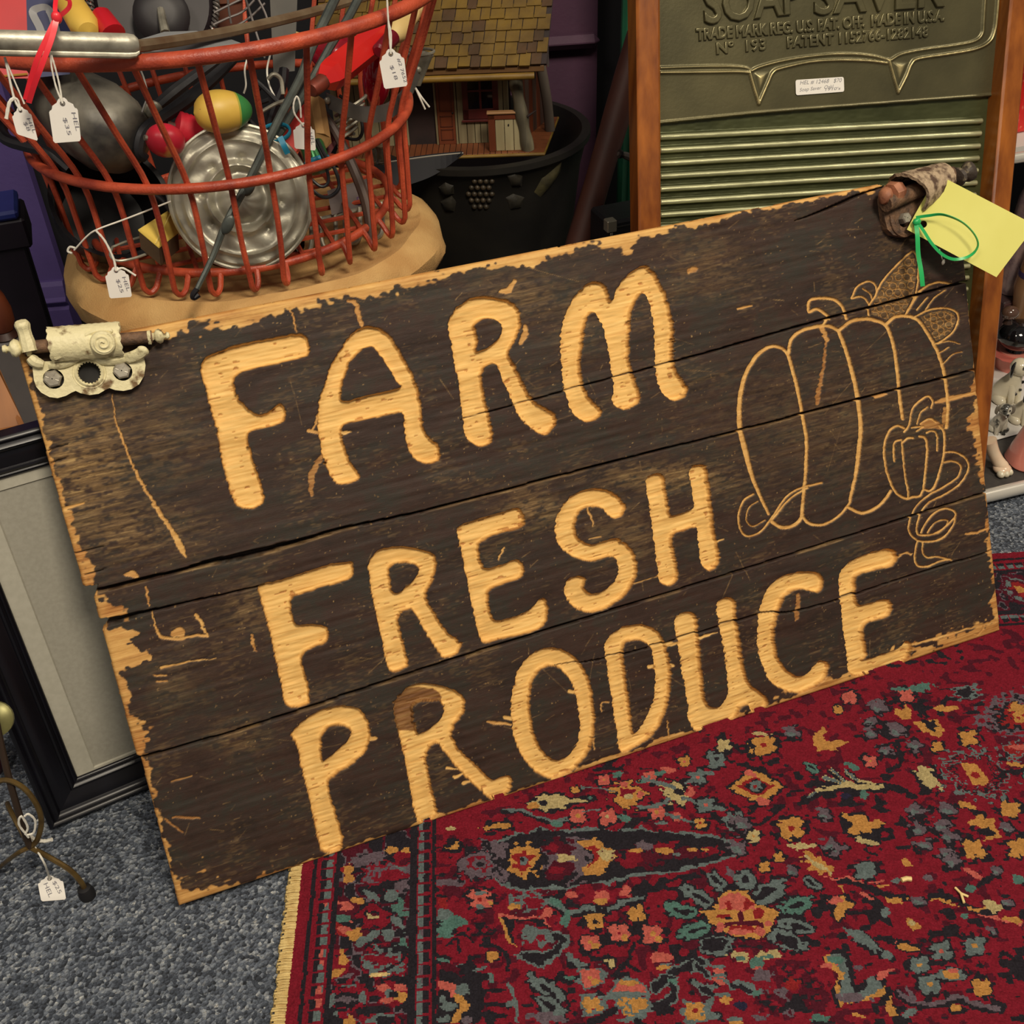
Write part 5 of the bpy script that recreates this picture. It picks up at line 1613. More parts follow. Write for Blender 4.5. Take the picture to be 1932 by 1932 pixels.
# ---- left hinge
HG = thing('hinge', 'cream painted cast hinge with spiral roll on the upper left corner of the sign', 'hinge', tuple(BM((.035, .41, 0))), 'hinges bolted to the sign')
N1 = .0075
out = hx('H', [(392, 600), (398, 700), (412, 820), (440, 900), (500, 970), (600, 1025), (700, 1038), (800, 1010), (870, 970), (920, 950), (980, 978), (1090, 1000), (1200, 985), (1290, 932), (1330, 915), (1400, 940), (1500, 950), (1600, 928), (1690, 870), (1750, 770), (1768, 640), (1750, 550), (1500, 530), (1000, 560), (600, 590)], N1)
cl, cr_, cm = hx('H', [(650, 805), (1490, 715), (1085, 730)], N1)
rl = 120 / 6.44 * mpp(BM((*cl, N1)))
rm = 135 / 6.44 * mpp(BM((*cm, N1)))
mb = plate_with_holes(out, [(cl, rl), (cr_, rl * .95), (cm, rm)], .0002, N1)
obj('plate', mb, m_cream, HG, False)
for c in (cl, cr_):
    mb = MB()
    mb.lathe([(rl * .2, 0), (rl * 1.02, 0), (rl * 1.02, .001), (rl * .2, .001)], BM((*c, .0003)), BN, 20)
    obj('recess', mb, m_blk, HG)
mb = MB()
ring_bm(mb, cm, N1 - .001, [(rm, 0), (rm, .0020), (rm * 1.1, .0026), (rm * 1.22, .0020), (rm * 1.3, .0012), (rm * 1.42, .0016), (rm * 1.5, .0004), (rm, 0)], cap=False)
obj('centre_ring', mb, m_cream, HG)
mb = MB()
for k in range(22):
    a = 2 * math.pi * k / 22
    mb.ell(BM((cm[0] + rm * 1.02 * math.cos(a), cm[1] + rm * 1.02 * math.sin(a), N1)), .0009, .0009, .0012, n=6, m=4)
obj('ring_beading', mb, m_cream, HG)
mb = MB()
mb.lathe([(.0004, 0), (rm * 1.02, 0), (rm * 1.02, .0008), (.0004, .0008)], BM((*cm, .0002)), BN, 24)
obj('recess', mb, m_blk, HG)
bl, br_ = hx('H', [(628, 805), (1475, 705)], N1 + .006)
bolt(HG, bl, .002, 108 / 6.44 * mpp(BM((*bl, .01))), .0085)
bolt(HG, br_, .002, 103 / 6.44 * mpp(BM((*br_, .01))), .0085)
# barrel: hollow half roll over the top edge of the sign
NB = .0085
ba, bb_ = hx('H', [(585, 400), (1468, 325)], NB + .012)
RB_ = 222 / 6.44 * mpp(BM((*ba, NB)))
A0 = BM((*ba, NB))
A1 = BM((*bb_, NB))
axis = (A1 - A0) / np.linalg.norm(A1 - A0)
L = np.linalg.norm(A1 - A0)
mb = MB()
ns = 40
V, F = [], []
u0 = BV - axis * (BV @ axis)
u0 /= np.linalg.norm(u0)
w0 = np.cross(axis, u0)
if w0 @ BN < 0:
    w0 = -w0
na = 26
for i in range(ns + 1):
    for j in range(na + 1):
        a = math.radians(-64 + 250 * j / na)       # from the lower front round over the top
        rr = RB_ * (1 + .012 * math.sin(i * 1.7 + j * .8))
        if i in (0, ns):
            rr *= 1 + .02 * math.sin(j * 2.1)
        V.append(A0 + axis * (L * i / ns + (.0006 * math.sin(j * 1.9) if i in (0, ns) else 0)) + rr * (math.sin(a) * u0 + math.cos(a) * w0))
for i in range(ns):
    for j in range(na):
        F.append((i * (na + 1) + j, i * (na + 1) + j + 1, (i + 1) * (na + 1) + j + 1, (i + 1) * (na + 1) + j))
nV = len(V)
ins_ = [A0 + (p - A0) - (p - A0 - axis * ((p - A0) @ axis)) * .13 for p in V]
V2 = V + ins_
F2 = F + [tuple(nV + k for k in reversed(f)) for f in F]
for i in range(ns):
    for j in (0, na):
        a_, b2 = i * (na + 1) + j, (i + 1) * (na + 1) + j
        F2.append((a_, b2, nV + b2, nV + a_) if j else (b2, a_, nV + a_, nV + b2))
for i in (0, ns):
    for j in range(na):
        a_, b2 = i * (na + 1) + j, i * (na + 1) + j + 1
        F2.append((a_, b2, nV + b2, nV + a_))
mb.add(V2, F2)
roll = obj('hinge_barrel', mb, m_cream, HG)
# spiral boss on the barrel
sc_, = hx('H', [(1255, 390)], NB + RB_)
sr = 150 / 6.44 * mpp(A0)
C0 = A0 + axis * ((BM((*sc_, NB)) - A0) @ axis)
sn = w0 * .985 - u0 * .10
sn /= np.linalg.norm(sn)
C0 = C0 + sn * RB_ * .985
sx_ = axis
sy_ = np.cross(sn, sx_)
mb = MB()
mb.lathe([(sr, -.006), (sr, .0012), (sr * .9, .0026), (sr * .4, .0034), (.0002, .0036)], C0, sn, 30, cap=False)
boss = obj('spiral_boss', mb, m_cream, HG)
mb = MB()
pts = []
for k in range(64):
    t = k / 63
    a = 2 * math.pi * 2.1 * t + .4
    r = sr * (.08 + .80 * t)
    pts.append(C0 + sx_ * r * math.cos(a) + sy_ * r * math.sin(a) + sn * (.0042 - .0018 * t))
mb.tube(pts, [sr * .115 * (1 - .3 * abs(1 - 2 * i / 63)) for i in range(64)], 7)
obj('spiral', mb, m_cream, boss)
# swept shoulder that runs from the boss down to the left
mb = MB()
sw = [(1370, 225), (1250, 215), (1130, 240), (1010, 300), (880, 400), (760, 500), (640, 560)]
P = [BM((*q, NB + RB_ * (.96 - .06 * i))) for i, q in enumerate(hx('H', sw, NB + RB_ * .9))]
mb.tube(spline(P, 5), [.0008] + [.0020] * (len(spline(P, 5)) - 2) + [.0006], 6)
obj('shoulder_bead', mb, m_cream, HG)
mb = MB()
P = [BM((*q, N1 + .002)) for q in hx('H', [(600, 640), (760, 630), (870, 590), (950, 540), (1060, 520), (1160, 545), (1250, 590), (1400, 590), (1520, 560)], N1)]
mb.tube(spline(P, 5), .0028, 7, flat=.7)
obj('shoulder', mb, m_cream, HG)
# pin, finials and tang
mb = MB()
mb.tube([A0 - axis * .017, A1 + axis * .021], RB_ * .36, 14)
obj('pin', mb, m_rust, HG)


def finial(c0, sgn, parent, m, s=1.0):
    mb = MB()
    prof = [(.0045, 0), (.0062, .001), (.0062, .0035), (.0035, .005), (.003, .0065), (.0056, .0085), (.0066, .011), (.0054, .0135), (.0025, .015), (.002, .0162), (.0032, .0175), (.0026, .0195), (.0004, .0203)]
    mb.lathe([(r * s, h * s) for r, h in prof], c0, axis * sgn, 14, wob=lambda a, i: 1 + .10 * math.sin(3 * a + i))
    return obj('finial', mb, m, parent)


finial(A0 - axis * .012, -1, HG, m_cream, .95)
finial(A1 + axis * .017, 1, HG, m_cream, .8)
mb = MB()
f0 = BM((*hx('H', [(345, 400)], .012)[0], .012))
mb.tube(spline([f0 - BV * .004, f0 + BV * .010, f0 + BV * .017 + BN * .002], 4), [.0052, .0052, .005, .0045, .0045, .0048, .0052, .005, .004], 8)
obj('lug', mb, m_cream, HG)
mb = MB()
mb.tube(spline([BM((*q, .010)) for q in hx('H', [(360, 540), (430, 600), (530, 630)], .01)], 4), [.003, .0036, .004, .0042, .004, .0038, .0036, .003, .0024], 8)
obj('tang', mb, m_cream, HG)
mb = MB()
mb.tube(spline([BM((*q, .008 + .003 * i)) for i, q in enumerate(hx('H', [(1500, 565), (1620, 530), (1720, 480), (1765, 420)], .008))], 4), [.0022] + [.0042] * 10 + [.0036, .0015], 8, flat=.6)
obj('tang', mb, m_cream, HG)
# ---- right hinge, rusty, half hidden by the yellow card
H2 = thing('hinge', 'rusty brown hinge on the upper right corner of the sign behind the yellow card', 'hinge', tuple(BM((.765, .425, 0))), 'hinges bolted to the sign')
o2 = hx('G', [(215, 640), (235, 820), (260, 1000), (300, 1160), (400, 1260), (560, 1290), (700, 1230), (900, 1250), (1100, 1160), (1200, 950), (1180, 700), (900, 640), (500, 600)], N1)
c2, = hx('G', [(585, 1010)], N1)
r2 = 118 / 8.78 * mpp(BM((*c2, N1)))
mb = plate_with_holes(o2, [(c2, r2)], .0002, N1)
obj('plate', mb, m_rust, H2, False)
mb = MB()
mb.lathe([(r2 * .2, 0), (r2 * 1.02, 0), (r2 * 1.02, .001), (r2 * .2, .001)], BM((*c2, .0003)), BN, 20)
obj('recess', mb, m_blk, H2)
mb = MB()
P = [BM((*q, N1)) for q in hx('G', [(370, 930), (385, 1060), (440, 1180), (560, 1250), (690, 1200)], N1)]
mb.tube(spline(P, 5), .0030, 7)
obj('rim', mb, m_rust, H2)
b2, = hx('G', [(668, 968)], N1 + .008)
bolt(H2, b2, .002, 92 / 8.78 * mpp(BM((*b2, .01))), .011)
# flared hood that curls over the edge
q0, q1 = hx('G', [(700, 560), (1330, 300)], .012)
A0, A1 = BM((*q0, .010)), BM((*q1, .004))
axis = (A1 - A0) / np.linalg.norm(A1 - A0)
L = np.linalg.norm(A1 - A0)
u0 = BV - axis * (BV @ axis)
u0 /= np.linalg.norm(u0)
w0 = np.cross(axis, u0)
if w0 @ BN < 0:
    w0 = -w0
mb = MB()
V, F = [], []
for i in range(17):
    t = i / 16
    R_ = .0205 - .0065 * t
    for j in range(23):
        a = math.radians(-60 + 230 * j / 22)
        skew = -.010 * (1 - t) * max(0.0, math.sin(a))          # hood slants outwards at the top
        rr = R_ * (1 + .02 * math.sin(3 * j + i * 1.3))
        V.append(A0 + axis * (L * t + skew) + rr * (math.sin(a) * u0 + math.cos(a) * w0))
for i in range(16):
    for j in range(22):
        F.append((i * 23 + j, i * 23 + j + 1, (i + 1) * 23 + j + 1, (i + 1) * 23 + j))
nV = len(V)
V2 = V + [p - (p - A0 - axis * ((p - A0) @ axis)) * .14 for p in V]
F2 = F + [tuple(nV + k for k in reversed(f)) for f in F]
for i in (0, 16):
    for j in range(22):
        a_, b3 = i * 23 + j, i * 23 + j + 1
        F2.append((a_, b3, nV + b3, nV + a_))
for i in range(16):
    for j in (0, 22):
        a_, b3 = i * 23 + j, (i + 1) * 23 + j
        F2.append((a_, b3, nV + b3, nV + a_))
mb.add(V2, F2)
obj('hinge_barrel', mb, mat('flaking_hinge_paint', (178, 156, 128), .7, col2=(84, 62, 48), scale=110, lo=.42, hi=.58, bump=.6, bscale=380), H2)
mb = MB()
mb.tube([A0 - axis * .030, A1 + axis * .012], .0072, 12)
obj('pin', mb, m_rust, H2)
m_cop = mat('copper_rust', (176, 116, 84), .6, col2=(132, 82, 58), scale=120, bump=.3)
mb = MB()
e0 = BM((*hx('G', [(420, 560)], .012)[0], .012))
mb.lathe([(.004, -.006), (.0095, -.005), (.0105, .001), (.0085, .006), (.004, .008)], e0, axis, 7)
obj('pin_nut', mb, m_cop, H2, False)
mb = MB()
e1 = BM((*hx('G', [(270, 610)], .013)[0], .013))
mb.ell(e1, .0066, .008, .0078, axis, BV, BN, 8, 6)
obj('pin_end', mb, m_cop, H2)
e2 = BM((*hx('G', [(1460, 290)], .006)[0], .006))
mb = MB()
mb.lathe([(.004, 0), (.009, .002), (.009, .005), (.005, .008), (.0045, .012), (.008, .016), (.008, .021), (.004, .024)], e2 - axis * .004, axis, 12, wob=lambda a, i: 1 + .12 * math.sin(2 * a + i))
obj('finial', mb, mat('dark_patinated_iron', (60, 50, 42), .6, col2=(150, 136, 108), scale=120, lo=.55, hi=.7, bump=.4), H2)

# ================================================================ yellow card with green ribbon
m_card = mat('yellow_card', (222, 218, 122), .8, col2=(214, 210, 112), scale=20)
m_rib_g = mat('green_satin_ribbon', (30, 160, 84), .35, col2=(44, 190, 104), scale=30)
NC = .016
crn = [(1769, 329), (1954, 425), (1880, 523), (1700, 430)]


def cardP(px, py):
    """the card tilts away from the board towards its outer end"""
    P = hit(px, py, BM((.752, .41, NC + .004)), BN * .93 - BU * .26 + BV * .12)
    return P


cr4 = [cardP(*p) for p in crn]
ex = cr4[1] - cr4[0]
ex /= np.linalg.norm(ex)
cn = np.cross(ex, cr4[3] - cr4[0])
cn /= np.linalg.norm(cn)
if cn @ (CAM - cr4[0]) < 0:
    cn = -cn
ey = np.cross(cn, ex)
CD = thing('tag_card', 'large plain yellow paper card tied to the right hinge bolt with green ribbon', 'tag', tuple(cr4[0]))
p2 = [((p - cr4[0]) @ ex, (p - cr4[0]) @ ey) for p in [cardP(*q) for q in ((1769, 329), (1954, 425), (1880, 523), (1711, 433), (1726, 405))]]
hc = cardP(1742.5, 423)
hc = ((hc - cr4[0]) @ ex, (hc - cr4[0]) @ ey)
from mathutils.geometry import tessellate_polygon
lo_ = [[Vector((a, b, 0)) for a, b in p2], [Vector((hc[0] + .0031 * math.cos(2 * math.pi * k / 20), hc[1] + .0031 * math.sin(2 * math.pi * k / 20), 0)) for k in range(20)]]
tri = tessellate_polygon(lo_)
fl_ = [v for l in lo_ for v in l]
n = len(fl_)
mb = MB()
V = [cr4[0] + ex * v[0] + ey * v[1] for v in fl_]
mb.add(V + [p - cn * .0004 for p in V], [tuple(t) for t in tri] + [tuple(n + i for i in reversed(t)) for t in tri] + [(i, (i + 1) % 5, n + (i + 1) % 5, n + i) for i in range(5)])
obj('card', mb, m_card, CD, False)


def ribbon(name, parent, pts, w_px, m, tw=None, wdir=None):
    """flat strip through world points, width in photo pixels, mild twist"""
    P = spline(pts, 6)
    n_ = len(P)
    V, F = [], []
    for i in range(n_):
        t = P[min(i + 1, n_ - 1)] - P[max(i - 1, 0)]
        t /= np.linalg.norm(t)
        view = CAM - P[i]
        view /= np.linalg.norm(view)
        s = np.cross(t, view)
        s /= np.linalg.norm(s)
        a = (tw(i / (n_ - 1)) if tw else 0.0)
        d = s * math.cos(a) + np.cross(t, s) * math.sin(a)
        h = .5 * (w_px(i / (n_ - 1)) if callable(w_px) else w_px) * mpp(P[i])
        nn = np.cross(d, t) * .00025
        V += [P[i] - d * h + nn, P[i] + d * h + nn, P[i] + d * h - nn, P[i] - d * h - nn]
    for i in range(n_ - 1):
        a = i * 4
        for k in range(4):
            F.append((a + k, a + (k + 1) % 4, a + 4 + (k + 1) % 4, a + 4 + k))
    F += [(0, 1, 2, 3), tuple(4 * (n_ - 1) + k for k in (3, 2, 1, 0))]
    mb = MB()
    mb.add(V, F)
    return obj(name, mb, m, parent)


def cP(x, y, lift=.004):
    q = T('Y', [(x, y)])[0]
    P = cardP(*q)
    return P + cn * lift


ribbon('ribbon_loop', CD, [cP(1005, 590), cP(1090, 582, .008), cP(1200, 580, .012), cP(1340, 640, .014), cP(1440, 730, .014), cP(1492, 820, .012), cP(1470, 890, .010), cP(1400, 935, .009), cP(1300, 945, .008), cP(1210, 900, .007), cP(1130, 810, .006), cP(1070, 710, .005), cP(1020, 630, .004)], 5.5, m_rib_g, lambda t: 1.15 * math.sin(math.pi * min(1, t * 1.5)) * (1 if t < .5 else .8))
ribbon('ribbon_tail', CD, [cP(1005, 630), cP(1010, 740, .006), cP(1025, 900, .004), cP(1050, 1050, .004), cP(1070, 1165, .002)], 8, m_rib_g)
mb = MB()
k0 = cP(1012, 628, .004)
mb.ell(k0, .004, .003, .0035, n=12, m=8)
obj('knot', mb, m_rib_g, CD)
mb = MB()
mb.tube([cP(1215, 850, .001), cP(1235, 940, .002)], .0004, 5)
mb.ell(cP(1243, 962, .002), .0016, .0012, .0028, n=8, m=6)
obj('clear_toggle', mb, mat('clear_plastic', (210, 205, 195), .2, trans=.5), CD)
# ================================================================ price tags and string
TAG_OUT = [(.06, 0), (0, .05), (0, .70), (.03, .735), (.09, .75), (.12, .79), (.14, .84), (.22, .87), (.30, .90), (.35, .96), (.42, 1), (.58, 1), (.65, .96), (.70, .90), (.78, .87), (.86, .84), (.88, .79), (.91, .75), (.97, .735), (1, .70), (1, .05), (.94, 0)]
m_string = mat('white_cotton_string', (226, 222, 210), .9)
m_hole = mat('dark_eyelet', (90, 84, 80), .8)
m_tagp = mat('white_tag_paper', (240, 236, 228), .8, col2=(232, 227, 220), scale=30)


def price_tag(label, quad, y, strings=(), writing=(), nrm=None, P0=None, group='white string price tags', th=.0005):
    """quad = TL, TR, BR, BL photo pixels of the paper; hangs in plane y (or through P0 with normal nrm)"""
    c = np.mean(quad, 0)
    n = arr(nrm) if nrm is not None else None
    if P0 is None:
        P0 = at(c[0], c[1], y)
    if n is None:
        n = CAM - P0
        n[2] *= .35
        n /= np.linalg.norm(n)
    Q = [hit(p[0], p[1], P0, n) for p in quad]

    def M(u, v):
        return (Q[3] * (1 - u) + Q[2] * u) * (1 - v) + (Q[0] * (1 - u) + Q[1] * u) * v
    root = thing('price_tag', label, 'price tag', tuple(M(.5, 0)), group)
    lo = [[Vector((a, b, 0)) for a, b in TAG_OUT], [Vector((.5 + .055 * math.cos(2 * math.pi * k / 14), .88 + .04 * math.sin(2 * math.pi * k / 14), 0)) for k in range(14)]]
    tri = tessellate_polygon(lo)
    fl_ = [v for l in lo for v in l]
    k = len(fl_)
    nt_ = len(TAG_OUT)
    V = [M(v[0], v[1]) for v in fl_]
    mb = MB()
    mb.add([p + n * th * .5 for p in V] + [p - n * th * .5 for p in V], [tuple(t) for t in tri] + [tuple(k + i for i in reversed(t)) for t in tri] + [(i, (i + 1) % nt_, k + (i + 1) % nt_, k + i) for i in range(nt_)])
    obj('paper', mb, m_tagp, root, False)
    hm = M(.5, .88)
    r_ = np.linalg.norm(M(.56, .88) - hm)
    mb = MB()
    mb.lathe([(r_ * 1.0, -.0003), (r_ * 1.05, .0004), (r_ * 1.5, .0004), (r_ * 1.5, .0001), (r_, -.0003)], hm + n * th * .4, n, 16, cap=False)
    obj('eyelet', mb, m_hole if writing else m_tagp, root)
    for s, (u0, v0), (u1, v1), hh in writing:
        a, b = M(u0, v0), M(u1, v1)
        ex_ = b - a
        wd = np.linalg.norm(ex_)
        ex_ /= wd
        ey_ = np.cross(n, ex_)
        mb = put_text(s, a, ex_, ey_, n, wd, hh * np.linalg.norm(M(1, 0) - M(0, 0)), th * .5 + .0002, shear=.12)
        obj('handwriting', mb, m_inkd, root, False)
    for pts, r in strings:
        P = []
        for p in pts:
            if isinstance(p, str):
                P.append(hm + n * .0006)
            elif isinstance(p, np.ndarray):
                P.append(p)
            elif len(p) == 3:
                P.append(at(*p))
            else:
                P.append(hit(p[0], p[1], P0, n))
        mb = MB()
        sp = spline(P, 6)
        mb.tube(sp, [r * mpp(q) * (1 + .12 * math.sin(i * 2.2)) for i, q in enumerate(sp)], 6)
        obj('string', mb, m_string, root)
    return root


# ================================================================ black picture frame
m_frame = mat('black_lacquer_wood', (14, 13, 18), .30, col2=(20, 19, 26), scale=60, stretch=(1, 1, .2), spec=.5)
m_mat = mat('pale_grey_mount', (186, 182, 166), .85, col2=(178, 174, 158), scale=200)
m_pic = mat('grey_backing_paper', (166, 162, 148), .9, col2=(158, 154, 140), scale=300)
FF0 = onfloor(97, 1570)
FF1 = onfloor(280, 1490)
fe = (FF1 - FF0) / np.linalg.norm(FF1 - FF0)
fb = np.cross((0, 0, 1), fe)
fv = math.cos(math.radians(10)) * arr((0, 0, 1)) + math.sin(math.radians(10)) * fb
fe, fv = fe - .020 * fv, fv + .020 * fe
fe /= np.linalg.norm(fe)
fv /= np.linalg.norm(fv)
fn = np.cross(fe, fv)
FW, FH, FR = .205, .349, .0345
FO = FF0 + arr((0, 0, .004))


def FM(p):
    return FO + fe * p[0] + fv * p[1] + fn * p[2]


PF = thing('picture_frame', 'black moulded picture frame with empty pale grey mount left of the sign', 'picture frame', tuple(FF0))
# moulding profile: (inset from outer edge, height)
PR = [(0, -.014), (0, .001), (.0012, .0022), (.0030, .0026), (.0044, .0018), (.0052, .0006), (.0062, .0016), (.0084, .0030), (.0102, .0022), (.0114, .0002), (.0125, -.0012), (.0150, -.0014), (.0190, -.0028), (.0240, -.0048), (.0258, -.0054), (.0268, -.0042), (.0284, -.0040), (.0298, -.0050), (.0306, -.0062), (.0318, -.0056), (.0334, -.0062), (FR, -.0080), (FR, -.014)]
sides = [((0, 0), (FW, 0)), ((FW, 0), (FW, FH)), ((FW, FH), (0, FH)), ((0, FH), (0, 0))]
nm = ['bottom_rail', 'stile', 'top_rail', 'stile']
for (a, b), nme in zip(sides, nm):
    a, b = arr(a), arr(b)
    t = (b - a) / np.linalg.norm(b - a)
    inn = arr((-t[1], t[0]))
    V = []
    for ins, h in PR:
        V.append(FM((*(a + (t + inn) * ins), h)))
    for ins, h in PR:
        V.append(FM((*(b + (-t + inn) * ins), h)))
    n = len(PR)
    mb = MB()
    mb.add(V, [(i, n + i, n + (i + 1) % n, (i + 1) % n) for i in range(n)] + [tuple(range(n)), tuple(range(n, 2 * n))[::-1]])
    obj(nme, mb, m_frame, PF, True)
# mount board with bevelled opening and the plain sheet behind it
b0 = FR - .004
bw = .0145
mb = MB()
o4 = [(b0, b0), (FW - b0, b0), (FW - b0, FH - b0), (b0, FH - b0)]
# the mount shows wide at the left and only a sliver above
i4 = [(FR + bw, FR + .002), (FW - FR - bw, FR + .002), (FW - FR - bw, FH - FR - .009), (FR + bw, FH - FR - .009)]
k4 = [(x + .001 * (1 if x < FW / 2 else -1), y + .001 * (1 if y < FH / 2 else -1)) for x, y in i4]
V = [FM((*p, -.0085)) for p in o4] + [FM((*p, -.0085)) for p in i4] + [FM((*p, -.0098)) for p in k4] + [FM((*p, -.0125)) for p in o4]
F = []
for i in range(4):
    j = (i + 1) % 4
    F += [(i, j, 4 + j, 4 + i), (4 + i, 4 + j, 8 + j, 8 + i), (j, i, 12 + i, 12 + j)]
mb.add(V, F)
obj('mount', mb, m_mat, PF, False)
mb = MB()
mb.box((b0, b0, -.0125), (FW - b0, FH - b0, -.0099), FM)
obj('backing_sheet', mb, m_pic, PF, False)

# ================================================================ brass wire stand at the lower left
m_brass = mat('tarnished_brass_wire', (128, 104, 58), .42, .55, col2=(84, 66, 40), scale=60, bump=.1)
m_rubber = mat('black_rubber', (18, 17, 20), .7)


def rod(parent, name, pts, rpx, m, n=8, k=6, flat=1.0, label=None):
    """pts = (px, py, y) world planes"""
    P = spline([p if isinstance(p, np.ndarray) else at(*p) for p in pts], k)
    r = [(rpx if np.isscalar(rpx) else np.interp(i / (len(P) - 1), np.linspace(0, 1, len(rpx)), rpx)) * mpp(q) for i, q in enumerate(P)]
    mb = MB()
    mb.tube(P, r, n, flat=flat)
    return obj(name, mb, m, parent, label=label)


yf = onfloor(165, 1690)[1]
ST = thing('wire_stand', 'tarnished brass wire stand with black rubber foot on the carpet beside black frame', 'stand', tuple(onfloor(60, 1640)))
HUB = at(56, 1598, yf + .012)
foot = onfloor(166, 1690) + arr((0, 0, .006))
rod(ST, 'leg', [HUB, at(90, 1616, yf + .010), at(130, 1640, yf + .004), at(152, 1663, yf + .001), foot], 5.2, m_brass)
rod(ST, 'leg', [HUB, at(30, 1612, yf + .012), onfloor(-8, 1648) + arr((0, 0, .003)), onfloor(-60, 1690) + arr((0, 0, .003))], 4.6, m_brass)
rod(ST, 'leg', [HUB, HUB + arr((-.01, .03, .012)), HUB + arr((-.02, .062, -.012))], 4.6, m_brass)
rod(ST, 'stem', [HUB, at(42, 1555, yf + .014), at(20, 1480, yf + .020), at(4, 1415, yf + .028), at(-20, 1300, yf + .04)], 6.5, mat('dark_bronze_wire', (66, 52, 42), .5, .4))
rod(ST, 'scroll', [HUB, at(70, 1585, yf + .012), at(78, 1552, yf + .013), at(70, 1520, yf + .014), at(46, 1488, yf + .016), at(14, 1472, yf + .018), at(-20, 1478, yf + .02)], 5.2, m_brass)
mb = MB()
d = foot - at(152, 1663, yf + .001)
d /= np.linalg.norm(d)
mb.lathe([(.003, -.006), (.0052, -.005), (.0066, .001), (.0062, .006), (.003, .0068)], foot - arr((0, 0, .0005)), d, 16)
obj('rubber_foot', mb, m_rubber, ST)
price_tag('white price tag lying on the grey carpet tied to the brass stand', [(69, 1655), (117, 1650), (125, 1697), (78, 1701)], 0,
          strings=[(['hole', at(85, 1632, yf + .006), at(72, 1608, yf + .010), at(54, 1580, yf + .016)], 2.0), ([at(54, 1580, yf + .004), at(36, 1556, yf + .004), at(40, 1540, yf + .004), at(52, 1560, yf + .004), at(48, 1574, yf + .004)], 2.2),
                   ([at(50, 1576, yf + .004), at(64, 1570, yf + .004), at(66, 1548, yf + .004), at(54, 1536, yf + .004), at(46, 1540, yf + .004)], 2.2), ([at(52, 1574, yf + .018), at(66, 1584, yf + .016), at(84, 1587, yf + .014), at(98, 1584, yf + .012)], 3.6)],
          writing=[('HEL', (.22, .68), (.34, .12), .16), ('$25', (.55, .72), (.72, .22), .16)], nrm=(0, -.28, 1), P0=onfloor(97, 1680) + arr((0, 0, .004)))
# ---- objects at the left edge
m_dkb = mat('greenish_brass', (140, 136, 84), .4, .4, col2=(110, 106, 66), scale=50)
mb = MB()
DO = at(-10, 1357, .10)
mb.lathe([(.0005, .004), (.010, .0035), (.0135, .001), (.0135, -.002), (.0005, -.003)], DO, (-.1, -.8, .6), 24)
DK = thing('brass_knob', 'greenish brass disc knob at the left edge above the red jar', 'knob', tuple(DO))
obj('disc', mb, m_dkb, DK)
mb = MB()
mb.lathe([(.004, -.012), (.004, -.002)], DO, (-.1, -.8, .6), 12)
obj('shank', mb, m_dkb, DK)
JO = onfloor(2, 1500) + arr((-.012, .035, 0))
JZ = at(10, 1410, JO[1])[2]
jar = thing('red_jar', 'dark red glazed jar in shadow at the left edge behind the brass stand', 'jar', tuple(JO))
mb = MB()
hh = JZ + .012 - FLOOR_Z
mb.lathe([(.002, 0), (.016, .001), (.020, hh * .25), (.021, hh * .55), (.017, hh * .85), (.010, hh), (.008, hh + .001), (.009, hh * .9)], JO, (0, 0, 1), 24)
obj('body', mb, mat('dark_red_glaze', (84, 26, 34), .3, col2=(60, 18, 26), scale=20), jar)
mb = MB()
mb.lathe([(.010, hh), (.0115, hh + .002), (.0105, hh + .006), (.003, hh + .010)], JO, (0, 0, 1), 24)
obj('lid', mb, mat('dark_red_lid', (70, 22, 30), .3), jar)
# dark table
m_dtab = mat('black_painted_table', (26, 20, 30), .45, col2=(34, 26, 38), scale=20)
m_btop = mat('blue_highlight_top', (44, 58, 140), .35, col2=(38, 50, 120), scale=14)  # blue highlight on the dark table top, put into the colour
TY = .66
TL_ = at(34, 404, TY)
TB_ = at(45, 472, TY)
TT = thing('side_table', 'dark side table with blue highlight painted on top cut off by the left edge', 'table', (TL_[0] - .05, TY + .1, FLOOR_Z))
zt_ = TL_[2]
zb_ = TB_[2]
mb = MB()
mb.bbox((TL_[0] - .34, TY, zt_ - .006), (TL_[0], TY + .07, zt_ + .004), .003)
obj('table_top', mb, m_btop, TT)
mb = MB()
mb.bbox((TL_[0] - .33, TY + .002, zb_), (TL_[0] + .004, TY + .068, zt_ - .0062), .003)
obj('apron', mb, m_dtab, TT)
for lx in (0, 1):
    for ly in (0, 1):
        mb = MB()
        x1 = (TL_[0] - .006) if lx else TL_[0] - .27
        x0 = x1 - .042
        y0 = TY + .006 if not ly else TY + .026
        V = []
        for z_, s in ((zb_ - .0002, 1.0), (FLOOR_Z, .72)):
            cx_, cy_ = .5 * (x0 + x1), y0 + .02
            for sx, sy in ((-1, -1), (1, -1), (1, 1), (-1, 1)):
                V.append((cx_ + sx * .021 * s, cy_ + sy * .02 * s, z_))
        mb.add(V, [(0, 1, 2, 3), (7, 6, 5, 4), (0, 4, 5, 1), (1, 5, 6, 2), (2, 6, 7, 3), (3, 7, 4, 0)])
        obj('leg', mb, m_dtab, TT, False)
